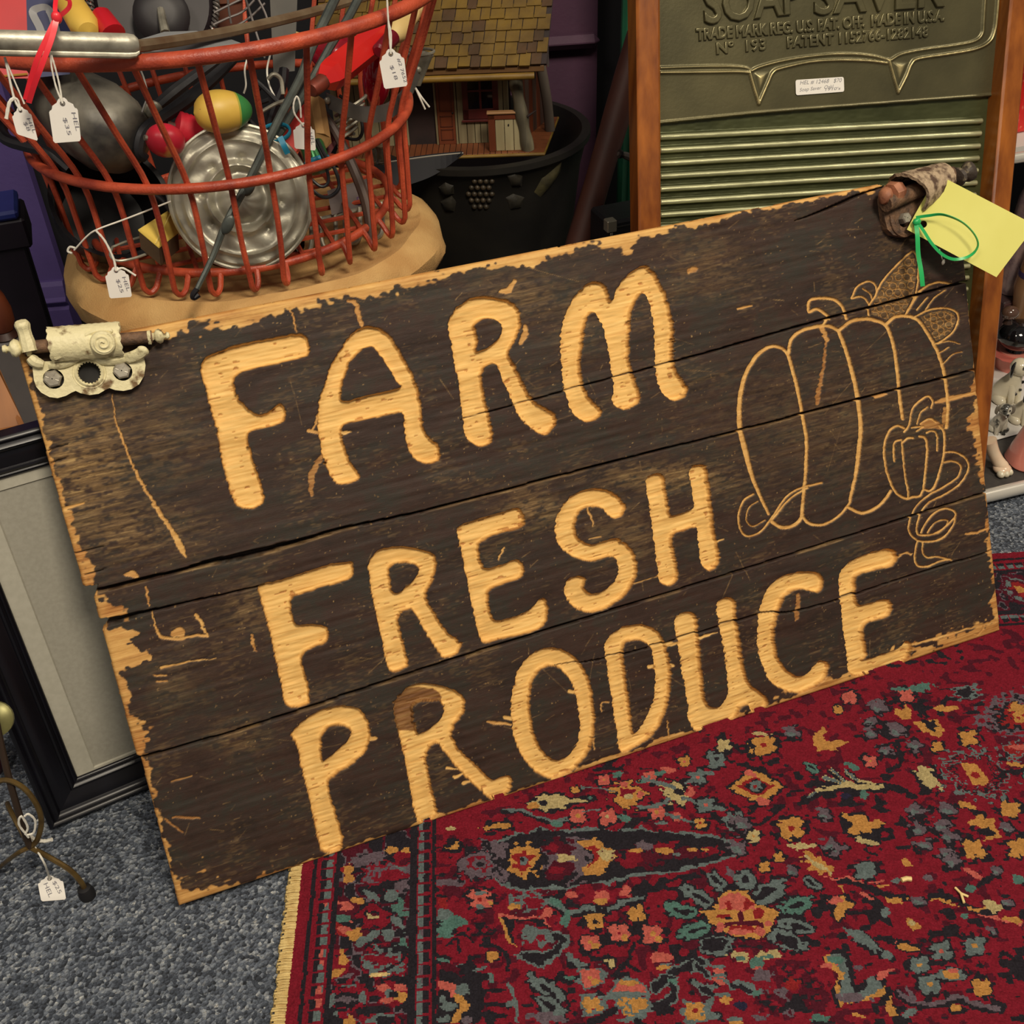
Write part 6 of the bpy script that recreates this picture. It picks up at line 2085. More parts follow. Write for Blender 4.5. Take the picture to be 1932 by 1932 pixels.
# turned orange-red wooden ball foot / vase
VO = at(-4, 592, .50)
VS = thing('wooden_vase', 'rounded orange brown turned wooden vase at the left edge below the table', 'vase', (VO[0], VO[1], VO[2] - .035))
vz = VO[2] + .004
mb = MB()
mb.lathe([(.004, -.0215), (.009, -.021), (.013, -.012), (.0135, 0), (.011, .014), (.0075, .024), (.008, .03), (.006, .0305)], (VO[0], VO[1], vz), (0, 0, 1), 26)
obj('body', mb, mat('orange_brown_turned_wood', (134, 66, 38), .5, col2=(96, 48, 32), scale=30, stretch=(1, 1, .2), bump=.2), VS)
mb = MB()
mb.lathe([(.010, -.030), (.012, -.028), (.008, -.022), (.004, -.0212)], (VO[0], VO[1], vz), (0, 0, 1), 24)
obj('foot', mb, mat('dark_turned_foot', (60, 34, 26), .5), VS)
# grey post and tan plank leaning below
gp = thing('grey_post', 'slim grey painted post carrying the orange brown wooden vase at the left edge', 'post', (VO[0], VO[1], FLOOR_Z))
mb = MB()
mb.bbox((VO[0] - .016, VO[1] - .012, FLOOR_Z + .008), (VO[0] + .013, VO[1] + .012, vz - .0302), .002)
obj('shaft', mb, mat('grey_painted_post', (104, 98, 96), .6, col2=(92, 88, 88), scale=20), gp)
mb = MB()
mb.bbox((VO[0] - .022, VO[1] - .016, FLOOR_Z), (VO[0] + .018, VO[1] + .016, FLOOR_Z + .0079), .002)
obj('foot_block', mb, mat('grey_post_foot', (80, 76, 78), .6), gp)
pk = thing('wooden_plank', 'tan bare wooden plank leaning above the black picture frame at the left edge', 'plank', tuple(at(20, 830, .30)))
a_, b_, c_, d_ = at(-60, 600, .36), at(-10, 688, .36), at(52, 828, .285), at(-60, 850, .285)
mb = MB()
V = [a_, b_, c_, d_]
bk = arr((0, .012, .004))
mb.add(V + [p + bk for p in V], [(3, 2, 1, 0), (4, 5, 6, 7), (0, 1, 5, 4), (1, 2, 6, 5), (2, 3, 7, 6), (3, 0, 4, 7)])
obj('board', mb, mat('tan_bare_wood', (158, 102, 52), .55, col2=(128, 80, 40), scale=40, stretch=(1, .2, .15), bump=.15), pk, False)
mb = MB()
e0_, e1_ = at(-8, 690, .357), at(53, 832, .282)
mb.tube([e0_, e1_], .0022, 6)
obj('edge_bead', mb, mat('worn_edge_wood', (150, 98, 56), .6), pk)
# ================================================================ canvas sack under the basket
m_canvas = mat('tan_canvas', (208, 168, 108), .9, col2=(186, 142, 86), scale=22, bump=.4, bscale=700)
BC = arr((.1997, .47, .3565))
BAX = arr((-.0224, .0063, 1.0))
BAX /= np.linalg.norm(BAX)
sk = thing('canvas_sack', 'stuffed tan canvas sack with rolled rim under the red wire basket', 'sack', (BC[0] - .005, BC[1], FLOOR_Z))
zs = BC[2] - .012


def wobs(a, i):
    return 1 + .02 * math.sin(3 * a + i * .5) + .014 * math.sin(7 * a + 1.3 * i) + .006 * math.sin(17 * a + 2.1 * i)


SO = arr((BC[0] + .004, BC[1] + .004, 0))
rb = .172
mb = MB()
prof = [(.05, zs - .030), (.11, zs - .012), (.145, zs - .001), (.162, zs + .004), (rb, zs - .003), (rb + .009, zs - .020), (rb + .011, zs - .040), (rb + .007, zs - .062), (rb - .003, zs - .080), (rb - .014, zs - .090), (rb - .018, zs - .095)]
prof = [(r, zs + (z - zs) * (.62 if z < zs - .01 else 1)) for r, z in prof]
mb.lathe(prof[::-1], SO, (0, 0, 1), 72, wob=wobs, cap=False)
obj('rolled_rim', mb, m_canvas, sk)
mb = MB()
prof = [(.02, FLOOR_Z), (rb - .03, FLOOR_Z), (rb - .012, FLOOR_Z + .02), (rb + .002, zs - .22), (rb + .006, zs - .13), (rb + .002, zs - .085), (rb - .008, zs - .066), (rb - .019, zs - .056)]
mb.lathe(prof, SO, (0, 0, 1), 72, wob=lambda a, i: wobs(a, i * .7 + 2), cap=False)
obj('body', mb, m_canvas, sk)

# ================================================================ red wire egg basket
m_red = mat('orange_red_painted_wire', (196, 84, 54), .42, col2=(138, 50, 36), scale=38, lo=.36, hi=.7, bump=.25, bscale=500)
BK = thing('wire_basket', 'round orange red wire egg basket full of old kitchen tools on a canvas sack', 'basket', tuple(BC))
bx_ = np.cross((0, 1, 0), BAX)
bx_ /= np.linalg.norm(bx_)
by_ = np.cross(BAX, bx_)


def BP(r, a, h):
    return BC + BAX * h + r * (math.cos(a) * bx_ + math.sin(a) * by_)


HB, HM_, HR = .012, .0968, .203
RB0, RM, RR = .140, .1695, .2127


def hoop(name, r, h, t, n=96):
    mb = MB()
    mb.tube([BP(r * (1 + .004 * math.sin(3 * a)), a, h + .0015 * math.sin(2 * a + 1)) for a in np.linspace(0, 2 * math.pi, n, endpoint=False)], t, 10, closed=True)
    return obj(name, mb, m_red, BK)


hoop('rim', RR, HR, .0056)
hoop('middle_hoop', RM, HM_, .0042)
hoop('base_hoop', RB0, HB, .0038)
NW = 32
rr_ = random.Random(8)
for k in range(NW):
    a = 2 * math.pi * (k + .38) / NW
    j = rr_.uniform(-.012, .012)
    tw = -.02 + j
    pts = [BP(RR - .004, a + tw, HR - .001), BP(.5 * (RR + RM) - .004, a + .5 * tw, .5 * (HR + HM_)), BP(RM - .0045, a, HM_), BP(.5 * (RM + .1609) - .004, a - .01, .045), BP(.1595, a - .02 + j, .010), BP(.1585, a - .02 + j, .003), BP(.155, a - .006 + j, -.0015), BP(.1500, a + .012 + j, .001), BP(.1455, a + .020 + j, .007), BP(RB0 + .001, a + .022 + j, HB)]
    mb = MB()
    sp_ = spline(pts, 4)
    mb.tube(sp_, .0025, 7)
    obj('wire', mb, m_red, BK)
for k in range(-4, 5):
    for ax in (0, 1):
        c = k * .030
        hl = math.sqrt(max(RB0 ** 2 - c ** 2, 0))
        if ax == 0:
            P = [BC + BAX * (HB - .001) + bx_ * c + by_ * s for s in (-hl, hl)]
        else:
            P = [BC + BAX * (HB - .0045) + by_ * c + bx_ * s for s in (-hl, hl)]
        mb = MB()
        mb.tube([P[0], P[1]], .0022, 6)
        obj('base_wire', mb, m_red, BK)

# ================================================================ things in the basket
GRP = 'old kitchen tools piled in the red basket'


def bt(name, label, cat, p, group=GRP):
    return thing(name, label, cat, tuple(at(*p)), group)


m_gal = mat('galvanised_steel', (176, 172, 156), .40, .5, col2=(120, 116, 104), scale=60, bump=.15)
m_alu = mat('pressed_aluminium', (206, 202, 184), .40, .55, col2=(140, 136, 122), scale=20, bump=.2, bscale=120)
m_iron = mat('dark_grey_iron', (62, 62, 64), .45, .5, col2=(44, 44, 48), scale=40, bump=.2)
m_black = mat('black_enamel', (22, 21, 25), .35, col2=(30, 28, 32), scale=30)
m_gwire = mat('grey_green_steel_rod', (98, 104, 98), .45, .45, col2=(76, 82, 80), scale=60, bump=.2)
m_redp = mat('bright_red_paint', (206, 40, 34), .32, col2=(188, 30, 30), scale=20)
m_creamw = mat('cream_painted_wood', (226, 200, 140), .45, col2=(214, 184, 120), scale=30, stretch=(1, 1, .3))
m_yel = mat('mustard_yellow_paint', (222, 186, 84), .45, col2=(206, 166, 70), scale=26, bump=.1)
m_grn = mat('green_lacquer', (44, 112, 58), .4, col2=(56, 128, 66), scale=24)
m_brn = mat('dark_brown_wood', (92, 62, 52), .55, col2=(74, 50, 44), scale=30, stretch=(1, 1, .2), bump=.2)

# --- pressed aluminium lid / mould standing in front
LDc = at(455, 374, .345)
LD = thing('aluminium_lid', 'round dimpled aluminium lid standing upright inside the front of the basket', 'lid', tuple(at(455, 500, .345)), GRP)
ln = arr((-.12, -.88, .30))
ln /= np.linalg.norm(ln)
lr = 131 * mpp(LDc)
lx_ = np.cross((0, 0, 1), ln)
lx_ /= np.linalg.norm(lx_)
ly_ = np.cross(ln, lx_)
V, F = [], []
NR, NA = 44, 96
for i in range(NR + 1):
    r = i / NR
    for k in range(NA):
        a = 2 * math.pi * k / NA
        h = 0.0
        h += .006 * sstep(.0, .48, .50 - abs(r)) * 0
        h += .0055 * math.exp(-((r - .46) / .055) ** 2) + .0022 * math.exp(-((r - .80) / .03) ** 2) - .0030 * math.exp(-((r - .36) / .07) ** 2)
        # eight dimples round the middle
        q = math.cos(8 * (a + .2))
        h -= .0042 * math.exp(-((r - .55) / .06) ** 2) * max(0, q) ** 3
        h += .0030 * math.exp(-(((r) / .22)) ** 4)
        h += .0010 * math.sin(5 * a + 9 * r) * r + .0008 * math.sin(11 * a - 15 * r) * r
        h -= .004 * sstep(.93, 1.0, r)
        h += .0015 * (1 - r)
        V.append(LDc + lr * r * (math.cos(a) * lx_ + math.sin(a) * ly_) + ln * h)
for i in range(NR):
    for k in range(NA):
        F.append((i * NA + k, i * NA + (k + 1) % NA, (i + 1) * NA + (k + 1) % NA, (i + 1) * NA + k))
mb = MB()
mb.add(V, F)
obj('disc', mb, m_alu, LD)
mb = MB()
mb.tube([LDc + lr * (math.cos(a) * lx_ + math.sin(a) * ly_) - ln * .003 for a in np.linspace(0, 2 * math.pi, 80, endpoint=False)], .0018, 7, closed=True)
obj('rolled_edge', mb, m_alu, LD)
# --- long tongs
TG = bt('tongs', 'long grey metal tongs tied with blue ribbon standing across the basket', 'tongs', (368, 548, .30))
rod(TG, 'arm', [(636, -10, .46), (588, 90, .42), (568, 145, .40), (522, 233, .36), (472, 336, .325), (428, 418, .312), (402, 483, .306), (372, 545, .297)], [9, 9, 8.5, 8, 7.5, 7, 6, 5], m_gwire)
rod(TG, 'arm', [(680, -10, .47), (654, 39, .45), (622, 90, .43), (576, 173, .405), (535, 240, .375), (500, 292, .350)], [8, 8, 7.5, 7.5, 7, 6], m_gwire)
for (x, y, yy) in ((470, 352, .318), (430, 424, .306)):
    mb = MB()
    p = at(x, y, yy)
    dirv = at(x + 8, y - 18, yy) - p
    dirv /= np.linalg.norm(dirv)
    vw = (CAM - p) / np.linalg.norm(CAM - p)
    sd_ = np.cross(dirv, vw)
    mb.ell(p, 11 * mpp(p), 20 * mpp(p), .002, sd_, dirv, vw, 16, 8)
    obj('jaw_plate', mb, m_gwire, TG)
rod(TG, 'hook', [(372, 545, .297), (364, 556, .296), (366, 562, .296), (376, 556, .296)], 5.5, m_black)
RBN = bt('ribbon', 'turquoise ribbon tied round the grey tongs in the basket', 'ribbon', (520, 255, .35), None)
m_turq = mat('turquoise_satin_ribbon', (40, 140, 176), .35)
mb = MB()
c_ = at(517, 252, .362)
mb.tube([c_ + .0135 * (math.cos(a) * arr((1, 0, .05)) + math.sin(a) * arr((.1, .55, .35))) for a in np.linspace(0, 2 * math.pi, 30, endpoint=False)], .0030, 6, closed=True, flat=.4)
obj('band', mb, m_turq, RBN)
ribbon('tail', RBN, [at(528, 258, .350), at(536, 275, .345), at(543, 290, .345)], 11, m_turq)
# --- red hexagonal handle
HX = bt('red_tool', 'bright red hexagonal wooden tool handle slanting through the right side of the basket', 'handle', (610, 150, .38))
p0, p1 = at(614, 150, .37), at(726, 62, .44)
hd = (p1 - p0) / np.linalg.norm(p1 - p0)
R_ = 29 * mpp(p0)
mb = MB()
mb.lathe([(R_ * .55, -.004), (R_ * .92, .004), (R_, .012), (R_, np.linalg.norm(p1 - p0) - .004), (R_ * .9, np.linalg.norm(p1 - p0) + .004), (R_ * .55, np.linalg.norm(p1 - p0) + .007)], p0, hd, 6)
obj('grip', mb, m_redp, HX, False)
mb = MB()
mb.lathe([(R_ * .4, -.022), (R_ * .5, -.020), (R_ * .52, -.0042), (R_ * .3, -.0041)], p0, hd, 14)
obj('ferrule', mb, mat('worn_red_ferrule', (120, 50, 34), .5, .3, col2=(70, 40, 32), scale=60), HX)
# --- cream wooden handle with dark red ferrule
CH = bt('cream_handle', 'cream painted wooden handle sticking out at the right rim of the basket', 'handle', (745, 68, .44))
p0, p1 = at(742, 68, .42), at(803, 2, .47)
hd = (p1 - p0) / np.linalg.norm(p1 - p0)
Lh = np.linalg.norm(p1 - p0)
R_ = 19 * mpp(p0)
mb = MB()
mb.lathe([(R_ * .6, -.002), (R_ * 1.05, .006), (R_ * 1.02, Lh * .3), (R_ * .8, Lh * .5), (R_ * .75, Lh * .7), (R_ * .8, Lh * .95), (R_ * .5, Lh + .006), (.0004, Lh + .008)], p0, hd, 18)
obj('grip', mb, m_creamw, CH)
mb = MB()
mb.lathe([(R_ * .5, -.030), (R_ * .75, -.028), (R_ * .8, -.0022), (R_ * .5, -.0021)], p0, hd, 18)
obj('ferrule', mb, mat('dark_red_lacquer', (110, 20, 34), .3), CH)
# --- glossy dark red ornament
OR = bt('red_ornament', 'glossy dark red pear shaped ornament near the right wires of the basket', 'ornament', (712, 190, .45))
oc = at(711, 148, .45)
mb = MB()
mb.lathe([(.0004, -.026), (.006, -.024), (.011, -.014), (.0135, -.002), (.0125, .010), (.008, .019), (.003, .023), (.0004, .024)], oc, (.12, -.1, 1), 22)
obj('bulb', mb, mat('glossy_dark_red', (150, 16, 36), .12, coat=.6), OR)
mb = MB()
mb.lathe([(.003, .022), (.0042, .024), (.0042, .029), (.002, .0295)], oc, (.12, -.1, 1), 12)
obj('cap', mb, m_gal, OR)
# --- second red rounded thing behind the tongs
RC_ = bt('red_funnel', 'shiny crimson rounded funnel behind the grey tongs in the basket', 'funnel', (610, 120, .50))
p0, p1 = at(575, 78, .52), at(650, 112, .50)
hd = (p1 - p0) / np.linalg.norm(p1 - p0)
mb = MB()
mb.lathe([(.006, 0), (.012, .010), (.020, .026), (.0225, .040), (.0215, .044), (.019, .040), (.010, .015)], p0, hd, 26)
obj('cone', mb, mat('crimson_enamel', (168, 20, 40), .2, coat=.4), RC_)
mb = MB()
mb.lathe([(.003, -.018), (.0045, -.016), (.006, .0)], p0, hd, 16)
obj('spout', mb, m_creamw, RC_)
# --- tin beaker at the right
CP = bt('tin_beaker', 'small dull tin beaker hanging over the right wires of the basket', 'beaker', (785, 165, .46))
p0, p1 = at(782, 160, .47), at(793, 98, .47)
hd = (p1 - p0) / np.linalg.norm(p1 - p0)
Lh = np.linalg.norm(p1 - p0)
mb = MB()
mb.lathe([(.0005, 0), (.006, .0005), (.0085, Lh * .4), (.0118, Lh * .9), (.0130, Lh), (.0118, Lh), (.0075, Lh * .4), (.0005, .003)], p0, hd, 24, cap=False)
obj('cup', mb, m_gal, CP)
mb = MB()
mb.tube([p0 + hd * Lh + .0128 * (math.cos(a) * lx_ + math.sin(a) * np.cross(hd, lx_)) for a in np.linspace(0, 2 * math.pi, 30, endpoint=False)], .0014, 6, closed=True)
obj('rolled_lip', mb, m_gal, CP)
# --- curved grey strap / blade
SB = bt('curved_strap', 'curved grey metal strap looping across the right half of the basket', 'strap', (736, 210, .43))
P_ = spline([at(618, 190, .42), at(650, 204, .41), at(690, 216, .40), at(736, 208, .41), at(772, 170, .44), at(790, 130, .46)], 8)
V, F = [], []
for i, p in enumerate(P_):
    h = .0066
    V += [p + arr((0, 0, h)), p - arr((0, .002, h)), p - arr((0, -.0018, h)), p + arr((0, .0025, h))]
for i in range(len(P_) - 1):
    for k in range(4):
        F.append((4 * i + k, 4 * i + (k + 1) % 4, 4 * i + 4 + (k + 1) % 4, 4 * i + 4 + k))
mb = MB()
mb.add(V, F + [(3, 2, 1, 0), tuple(4 * (len(P_) - 1) + k for k in range(4))])
obj('strap', mb, mat('grey_worn_steel_strap', (116, 112, 106), .5, .5, col2=(90, 88, 86), scale=40), SB)
for q in ((618, 190, .418), (789, 132, .458)):
    mb = MB()
    mb.ell(at(*q), .0032, .0022, .0032, n=10, m=6)
    obj('rivet', mb, m_gal, SB)
# --- yellow and green wooden egg
EG = bt('wooden_egg', 'yellow and green painted wooden egg with a chipped patch in the basket', 'egg', (420, 245, .36))
ec = at(421, 210, .36)
ea = at(477, 204, .364) - at(367, 212, .358)
Lh = np.linalg.norm(ea) / 2
ea /= np.linalg.norm(ea)


def eggprof(t0, t1, n=14):
    o = []
    for i in range(n + 1):
        t = t0 + (t1 - t0) * i / n
        o.append((max(.0003, math.sqrt(max(0, 1 - t * t)) * Lh * .70 * (1 - .12 * t)), t * Lh))
    return o


mb = MB()
mb.lathe(eggprof(-1, .42), ec, ea, 30, cap=False)
obj('yellow_half', mb, m_yel, EG)
mb = MB()
chp = at(391, 209, .36)
chn = CAM - ec
chn /= np.linalg.norm(chn)
chc = ec + (chp - ec) - chn * ((chp - ec) @ chn)
chc = chc + chn * (Lh * .70 * math.sqrt(max(.05, 1 - (np.linalg.norm(chc - ec) / Lh) ** 2)) - .0012)
chu = ea - chn * (ea @ chn)
chu /= np.linalg.norm(chu)
mb.ell(chc, .0062, .0052, .0016, chu, np.cross(chn, chu), chn, 9, 6)
obj('chipped_patch', mb, mat('bare_brown_chip', (164, 112, 74), .7), EG)
mb = MB()
mb.lathe(eggprof(.47, 1), ec, ea, 30, cap=False)
obj('green_half', mb, m_grn, EG)
mb = MB()
mb.lathe([(r * 1.008, h) for r, h in eggprof(.41, .475, 5)], ec, ea, 30, cap=False)
obj('painted_ring', mb, mat('yellow_green_ring', (160, 160, 60), .4), EG)
# --- red and yellow float
BB = bt('wooden_float', 'red and yellow wooden fishing float above the aluminium lid', 'float', (312, 296, .345))
fc = at(312, 265, .345)
fa = at(350, 272, .350) - at(276, 262, .340)
fa /= np.linalg.norm(fa)
R_ = 36 * mpp(fc)
mb = MB()
mb.ell(fc, R_ * 1.04, R_ * .92, R_ * .92, fa, np.cross(fa, (0, 0, 1)), np.cross(fa, np.cross(fa, (0, 0, 1))), 26, 16)
obj('ball', mb, mat('worn_red_and_yellow_paint', (190, 34, 54), .35, col2=(206, 160, 80), scale=16, lo=.56, hi=.60), BB)
mb = MB()
mb.tube([fc - fa * R_ * 1.15, fc - fa * R_ * .9], .0022, 8)
obj('peg', mb, m_gal, BB)
RCY = bt('red_bobbin', 'red ribbed wooden bobbin tucked behind the yellow egg', 'bobbin', (362, 262, .37))
p0, p1 = at(334, 240, .385), at(392, 258, .385)
hd = (p1 - p0) / np.linalg.norm(p1 - p0)
mb = MB()
Lb = np.linalg.norm(p1 - p0)
mb.lathe([(.006, -.002)] + [(.0128 + .0006 * (i % 2), Lb * i / 14) for i in range(15)] + [(.006, Lb + .002)], p0, hd, 22)
obj('barrel', mb, mat('crimson_thread', (190, 22, 44), .6, bump=.3), RCY)
mb = MB()
mb.lathe([(.003, -.008), (.0034, Lb + .008)], p0, hd, 12)
obj('spindle', mb, m_brn, RCY)
# --- yellow topped box
BX = bt('small_box', 'small yellow and brown cardboard box at the bottom front of the basket', 'box', (305, 505, .36))
cfr = [at(262, 436, .335), at(318, 400, .375), at(336, 440, .37), at(300, 468, .33)]
mb = MB()
dn = at(303, 500, .332) - at(300, 468, .33)
V = cfr + [p + dn for p in cfr]
mb.add(V, [(3, 2, 1, 0), (4, 5, 6, 7), (0, 1, 5, 4), (1, 2, 6, 5), (2, 3, 7, 6), (3, 0, 4, 7)])
obj('carton', mb, mat('brown_card_box', (88, 66, 42), .8, col2=(70, 52, 34), scale=60), BX, False)
up = arr((0, 0, 1))
ctr = sum(cfr) / 4
mb = MB()
T4 = [ctr + (p - ctr) * 1.02 + up * .0012 for p in cfr]
mb.add(T4 + [p - up * .0011 for p in T4], [(3, 2, 1, 0), (4, 5, 6, 7), (0, 1, 5, 4), (1, 2, 6, 5), (2, 3, 7, 6), (3, 0, 4, 7)])
obj('lid_flap', mb, mat('yellow_card_flap', (226, 196, 92), .7), BX, False)
mb = MB()
mb.tube([T4[3] + (T4[0] - T4[3]) * .15 + up * .0007, T4[2] + (T4[1] - T4[2]) * .8 + up * .0007], .0005, 4)
obj('flap_seam', mb, mat('pale_yellow_edge', (238, 216, 130), .7), BX)
# --- pliers-like pair of dark rods
DR = bt('bolt_cutters', 'pair of dark grey iron tool handles lying diagonally behind the front wires', 'tool', (272, 275, .36))
rod(DR, 'handle', [(440, 112, .44), (400, 150, .42), (350, 192, .40), (300, 226, .385), (270, 250, .375), (262, 285, .37), (275, 300, .37)], [9, 12, 13, 13, 12, 11, 9], m_iron)
rod(DR, 'handle', [(425, 104, .45), (380, 135, .44), (330, 172, .42), (290, 206, .405)], [9, 11, 12, 11], m_iron)
mb = MB()
mb.ell(at(288, 208, .40), .008, .004, .008, n=14, m=8)
obj('pivot', mb, m_gal, DR)
# --- grey scoop at the left
SCP = bt('metal_scoop', 'dull dark grey sheet metal scoop inside the left side of the basket', 'scoop', (170, 290, .40))
p0, p1 = at(95, 165, .46), at(235, 270, .38)
hd = (p1 - p0) / np.linalg.norm(p1 - p0)
Lh = np.linalg.norm(p1 - p0)
mb = MB()
mb.lathe([(.020, 0), (.029, Lh * .2), (.035, Lh * .6), (.034, Lh * .82), (.027, Lh), (.014, Lh * 1.08), (.0004, Lh * 1.1)], p0, hd, 28)
obj('bowl', mb, mat('dull_dark_zinc', (128, 124, 112), .42, .3, col2=(64, 62, 60), scale=34, bump=.2), SCP)
rod(SCP, 'handle', [(95, 165, .46), (70, 140, .48), (48, 118, .49)], [9, 8, 8], m_iron)
# --- black bent handle outside the left wires
BH = bt('black_hook', 'black rubber covered bent handle poking out through the left wires', 'handle', (60, 272, .42))
rod(BH, 'grip', [(8, 228, .46), (2, 245, .45), (14, 264, .44), (50, 276, .425), (90, 288, .41), (130, 320, .40)], [11, 12, 12, 11, 11, 10], m_black)
rod(BH, 'wire_core', [(10, 226, .462), (28, 214, .47), (60, 222, .47)], [5, 4, 4], m_iron)
# --- dark bowl shape low in the left of the basket
DB = bt('black_saucepan', 'black enamel saucepan lying on its side low at the left of the basket', 'saucepan', (230, 430, .42))
p0 = at(210, 380, .43)
hd = arr((.25, -.75, .6))
hd /= np.linalg.norm(hd)
mb = MB()
mb.lathe([(.0005, -.05), (.040, -.05), (.046, -.03), (.050, .0), (.052, .002), (.048, .001), (.043, -.03), (.036, -.045), (.0005, -.046)], p0, hd, 40, cap=False)
obj('pan', mb, m_black, DB)
rod(DB, 'handle', [(255, 350, .38), (300, 372, .375), (322, 398, .37)], 5, m_iron)
# --- thin white cord across
CRD = bt('twine', 'thin white cord stretched across the lower left of the basket', 'cord', (180, 480, .33))
rod(CRD, 'cord', [(140, 472, .33), (165, 445, .325), (186, 432, .322), (240, 412, .33), (322, 380, .35)], 1.6, m_string)
rod(CRD, 'knot', [(136, 478, .332), (128, 474, .334), (132, 466, .334), (142, 468, .332)], 2.2, m_string)
WR = bt('grey_wire_rod', 'bent grey steel wire lying over the sack at lower left of the basket', 'wire', (230, 490, .32))
rod(WR, 'wire', [(212, 466, .345), (240, 455, .35), (290, 440, .37)], 2.4, m_gal)
rod(WR, 'hook', [(212, 466, .345), (208, 482, .335), (222, 492, .328), (250, 488, .33), (280, 478, .34)], 2.6, m_gal)
# --- packets
PK1 = bt('card_packet', 'open red and tan cardboard packet in the middle of the basket', 'packet', (600, 250, .42))
top = [(578, 188), (584, 178), (600, 180), (612, 188), (614, 198), (602, 210), (592, 216), (582, 202)]
P_ = [at(x, y, .415 - .004 * math.sin(i * 1.2)) for i, (x, y) in enumerate(top)]
dn = at(612, 262, .40) - at(600, 190, .415)
mb = MB()
n = len(P_)
cen = sum(P_) / n
V = P_ + [p + dn for p in P_] + [cen + (p - cen) * .88 for p in P_] + [cen + (p - cen) * .88 + dn * .9 for p in P_]
F = []
for i in range(n):
    j = (i + 1) % n
    F += [(i, j, n + j, n + i), (j, i, 2 * n + i, 2 * n + j), (2 * n + j, 2 * n + i, 3 * n + i, 3 * n + j)]
F.append(tuple(range(n, 2 * n)))
mb.add(V, F)
obj('corrugated_sleeve', mb, mat('tan_corrugated_card', (186, 146, 92), .8, col2=(160, 120, 72), scale=60), PK1, False)
mb = MB()
q = [at(520, 262, .41), at(572, 205, .43), at(600, 232, .42), at(548, 300, .40)]
bk = arr((.004, .014, .0))
mb.add(q + [p + bk for p in q], [(0, 1, 2, 3), (7, 6, 5, 4), (0, 4, 5, 1), (1, 5, 6, 2), (2, 6, 7, 3), (3, 7, 4, 0)])
obj('red_carton', mb, mat('red_printed_card', (214, 52, 40), .5, col2=(190, 38, 36), scale=20), PK1, False)
mb = MB()
q = [at(560, 300, .405), at(604, 236, .42), at(640, 262, .42), at(600, 330, .40)]
mb.add(q + [p + bk for p in q], [(0, 1, 2, 3), (7, 6, 5, 4), (0, 4, 5, 1), (1, 5, 6, 2), (2, 6, 7, 3), (3, 7, 4, 0)])
obj('maroon_carton', mb, mat('maroon_card', (96, 18, 28), .5), PK1, False)
# --- green cylinder
GC = bt('green_reel', 'shiny green metal reel below the white tag in the basket', 'reel', (600, 320, .40))
p0, p1 = at(585, 268, .40), at(604, 322, .385)
hd = (p1 - p0) / np.linalg.norm(p1 - p0)
Lh = np.linalg.norm(p1 - p0)
mb = MB()
mb.lathe([(.004, 0), (.0105, .001), (.0115, .004), (.0112, Lh - .004), (.0118, Lh), (.004, Lh + .001)], p0, hd, 24)
obj('drum', mb, mat('green_metallic_paint', (62, 128, 74), .22, .5), GC)
mb = MB()
mb.lathe([(.0117, Lh * .62), (.0121, Lh * .64), (.0121, Lh * .74), (.0117, Lh * .76)], p0, hd, 24, cap=False)
obj('blue_band', mb, m_turq, GC)
# --- whisk loops and springs
WK = bt('wire_whisk', 'dark wire whisk with a long loop near the middle of the basket', 'whisk', (600, 380, .37))
rod(WK, 'loop', [(515, 270, .355), (545, 295, .36), (565, 322, .355), (582, 350, .35), (604, 370, .345), (625, 370, .345), (640, 352, .35), (632, 320, .355), (612, 290, .36), (598, 262, .365)], 3.6, m_iron)
rod(WK, 'inner_loop', [(540, 282, .37), (580, 330, .37), (606, 352, .365), (620, 340, .365), (610, 300, .37), (590, 260, .375)], 3.0, m_iron)
rod(WK, 'handle', [(470, 228, .37), (495, 252, .36), (515, 270, .355)], [5, 5, 4.5], m_black)
SP = bt('coil_spring', 'coiled steel spring wire right of the tan packet in the basket', 'spring', (655, 250, .44))
c_ = at(652, 232, .43)
mb = MB()
pts = []
for k in range(100):
    t = k / 99
    a = 2 * math.pi * 5 * t
    pts.append(c_ + arr((.030 * (t - .5) * .5, .010 * math.sin(a), .032 * (t - .5))) + arr((.014 * math.cos(a), 0, .006 * math.cos(a + .5))))
mb.tube(pts, .0016, 6)
obj('coil', mb, m_gal, SP)
rod(SP, 'end_loop', [(640, 180, .44), (672, 205, .435), (684, 240, .43), (676, 262, .43), (650, 258, .43), (640, 236, .43)], 3.2, m_iron)
# --- brown stick
BS = bt('brown_stick', 'dark brown wooden tool handle slanting down the right side of the basket', 'handle', (692, 452, .37))
rod(BS, 'shaft', [(600, 200, .43), (640, 262, .41), (680, 350, .385), (696, 410, .372), (696, 452, .365)], [8, 9, 10, 10, 8], mat('worn_brown_handle', (96, 76, 66), .55, col2=(76, 60, 54), scale=30, stretch=(1, 1, .2)))
rod(BS, 'wire_tip', [(596, 188, .432), (610, 214, .428), (628, 246, .42)], 3.5, m_gal)
# --- flat grey steel blade
CL = bt('steel_cleaver', 'broad flat grey steel blade standing upright at the back of the basket', 'blade', (535, 130, .50))
q = [at(508, -30, .53), at(562, -30, .53), at(556, 134, .49), at(516, 138, .49)]
bk = arr((.0005, .003, .001))
mb = MB()
mb.add(q + [p + bk for p in q], [(0, 3, 2, 1), (4, 5, 6, 7), (0, 1, 5, 4), (1, 2, 6, 5), (2, 3, 7, 6), (3, 0, 4, 7)])
obj('blade', mb, mat('flat_grey_steel', (66, 62, 56), .55, .3, col2=(54, 52, 48), scale=20), CL, False)
rod(CL, 'tang', [(536, 132, .488), (532, 165, .475), (512, 215, .455), (500, 262, .43)], [10, 9, 8, 7], m_black)
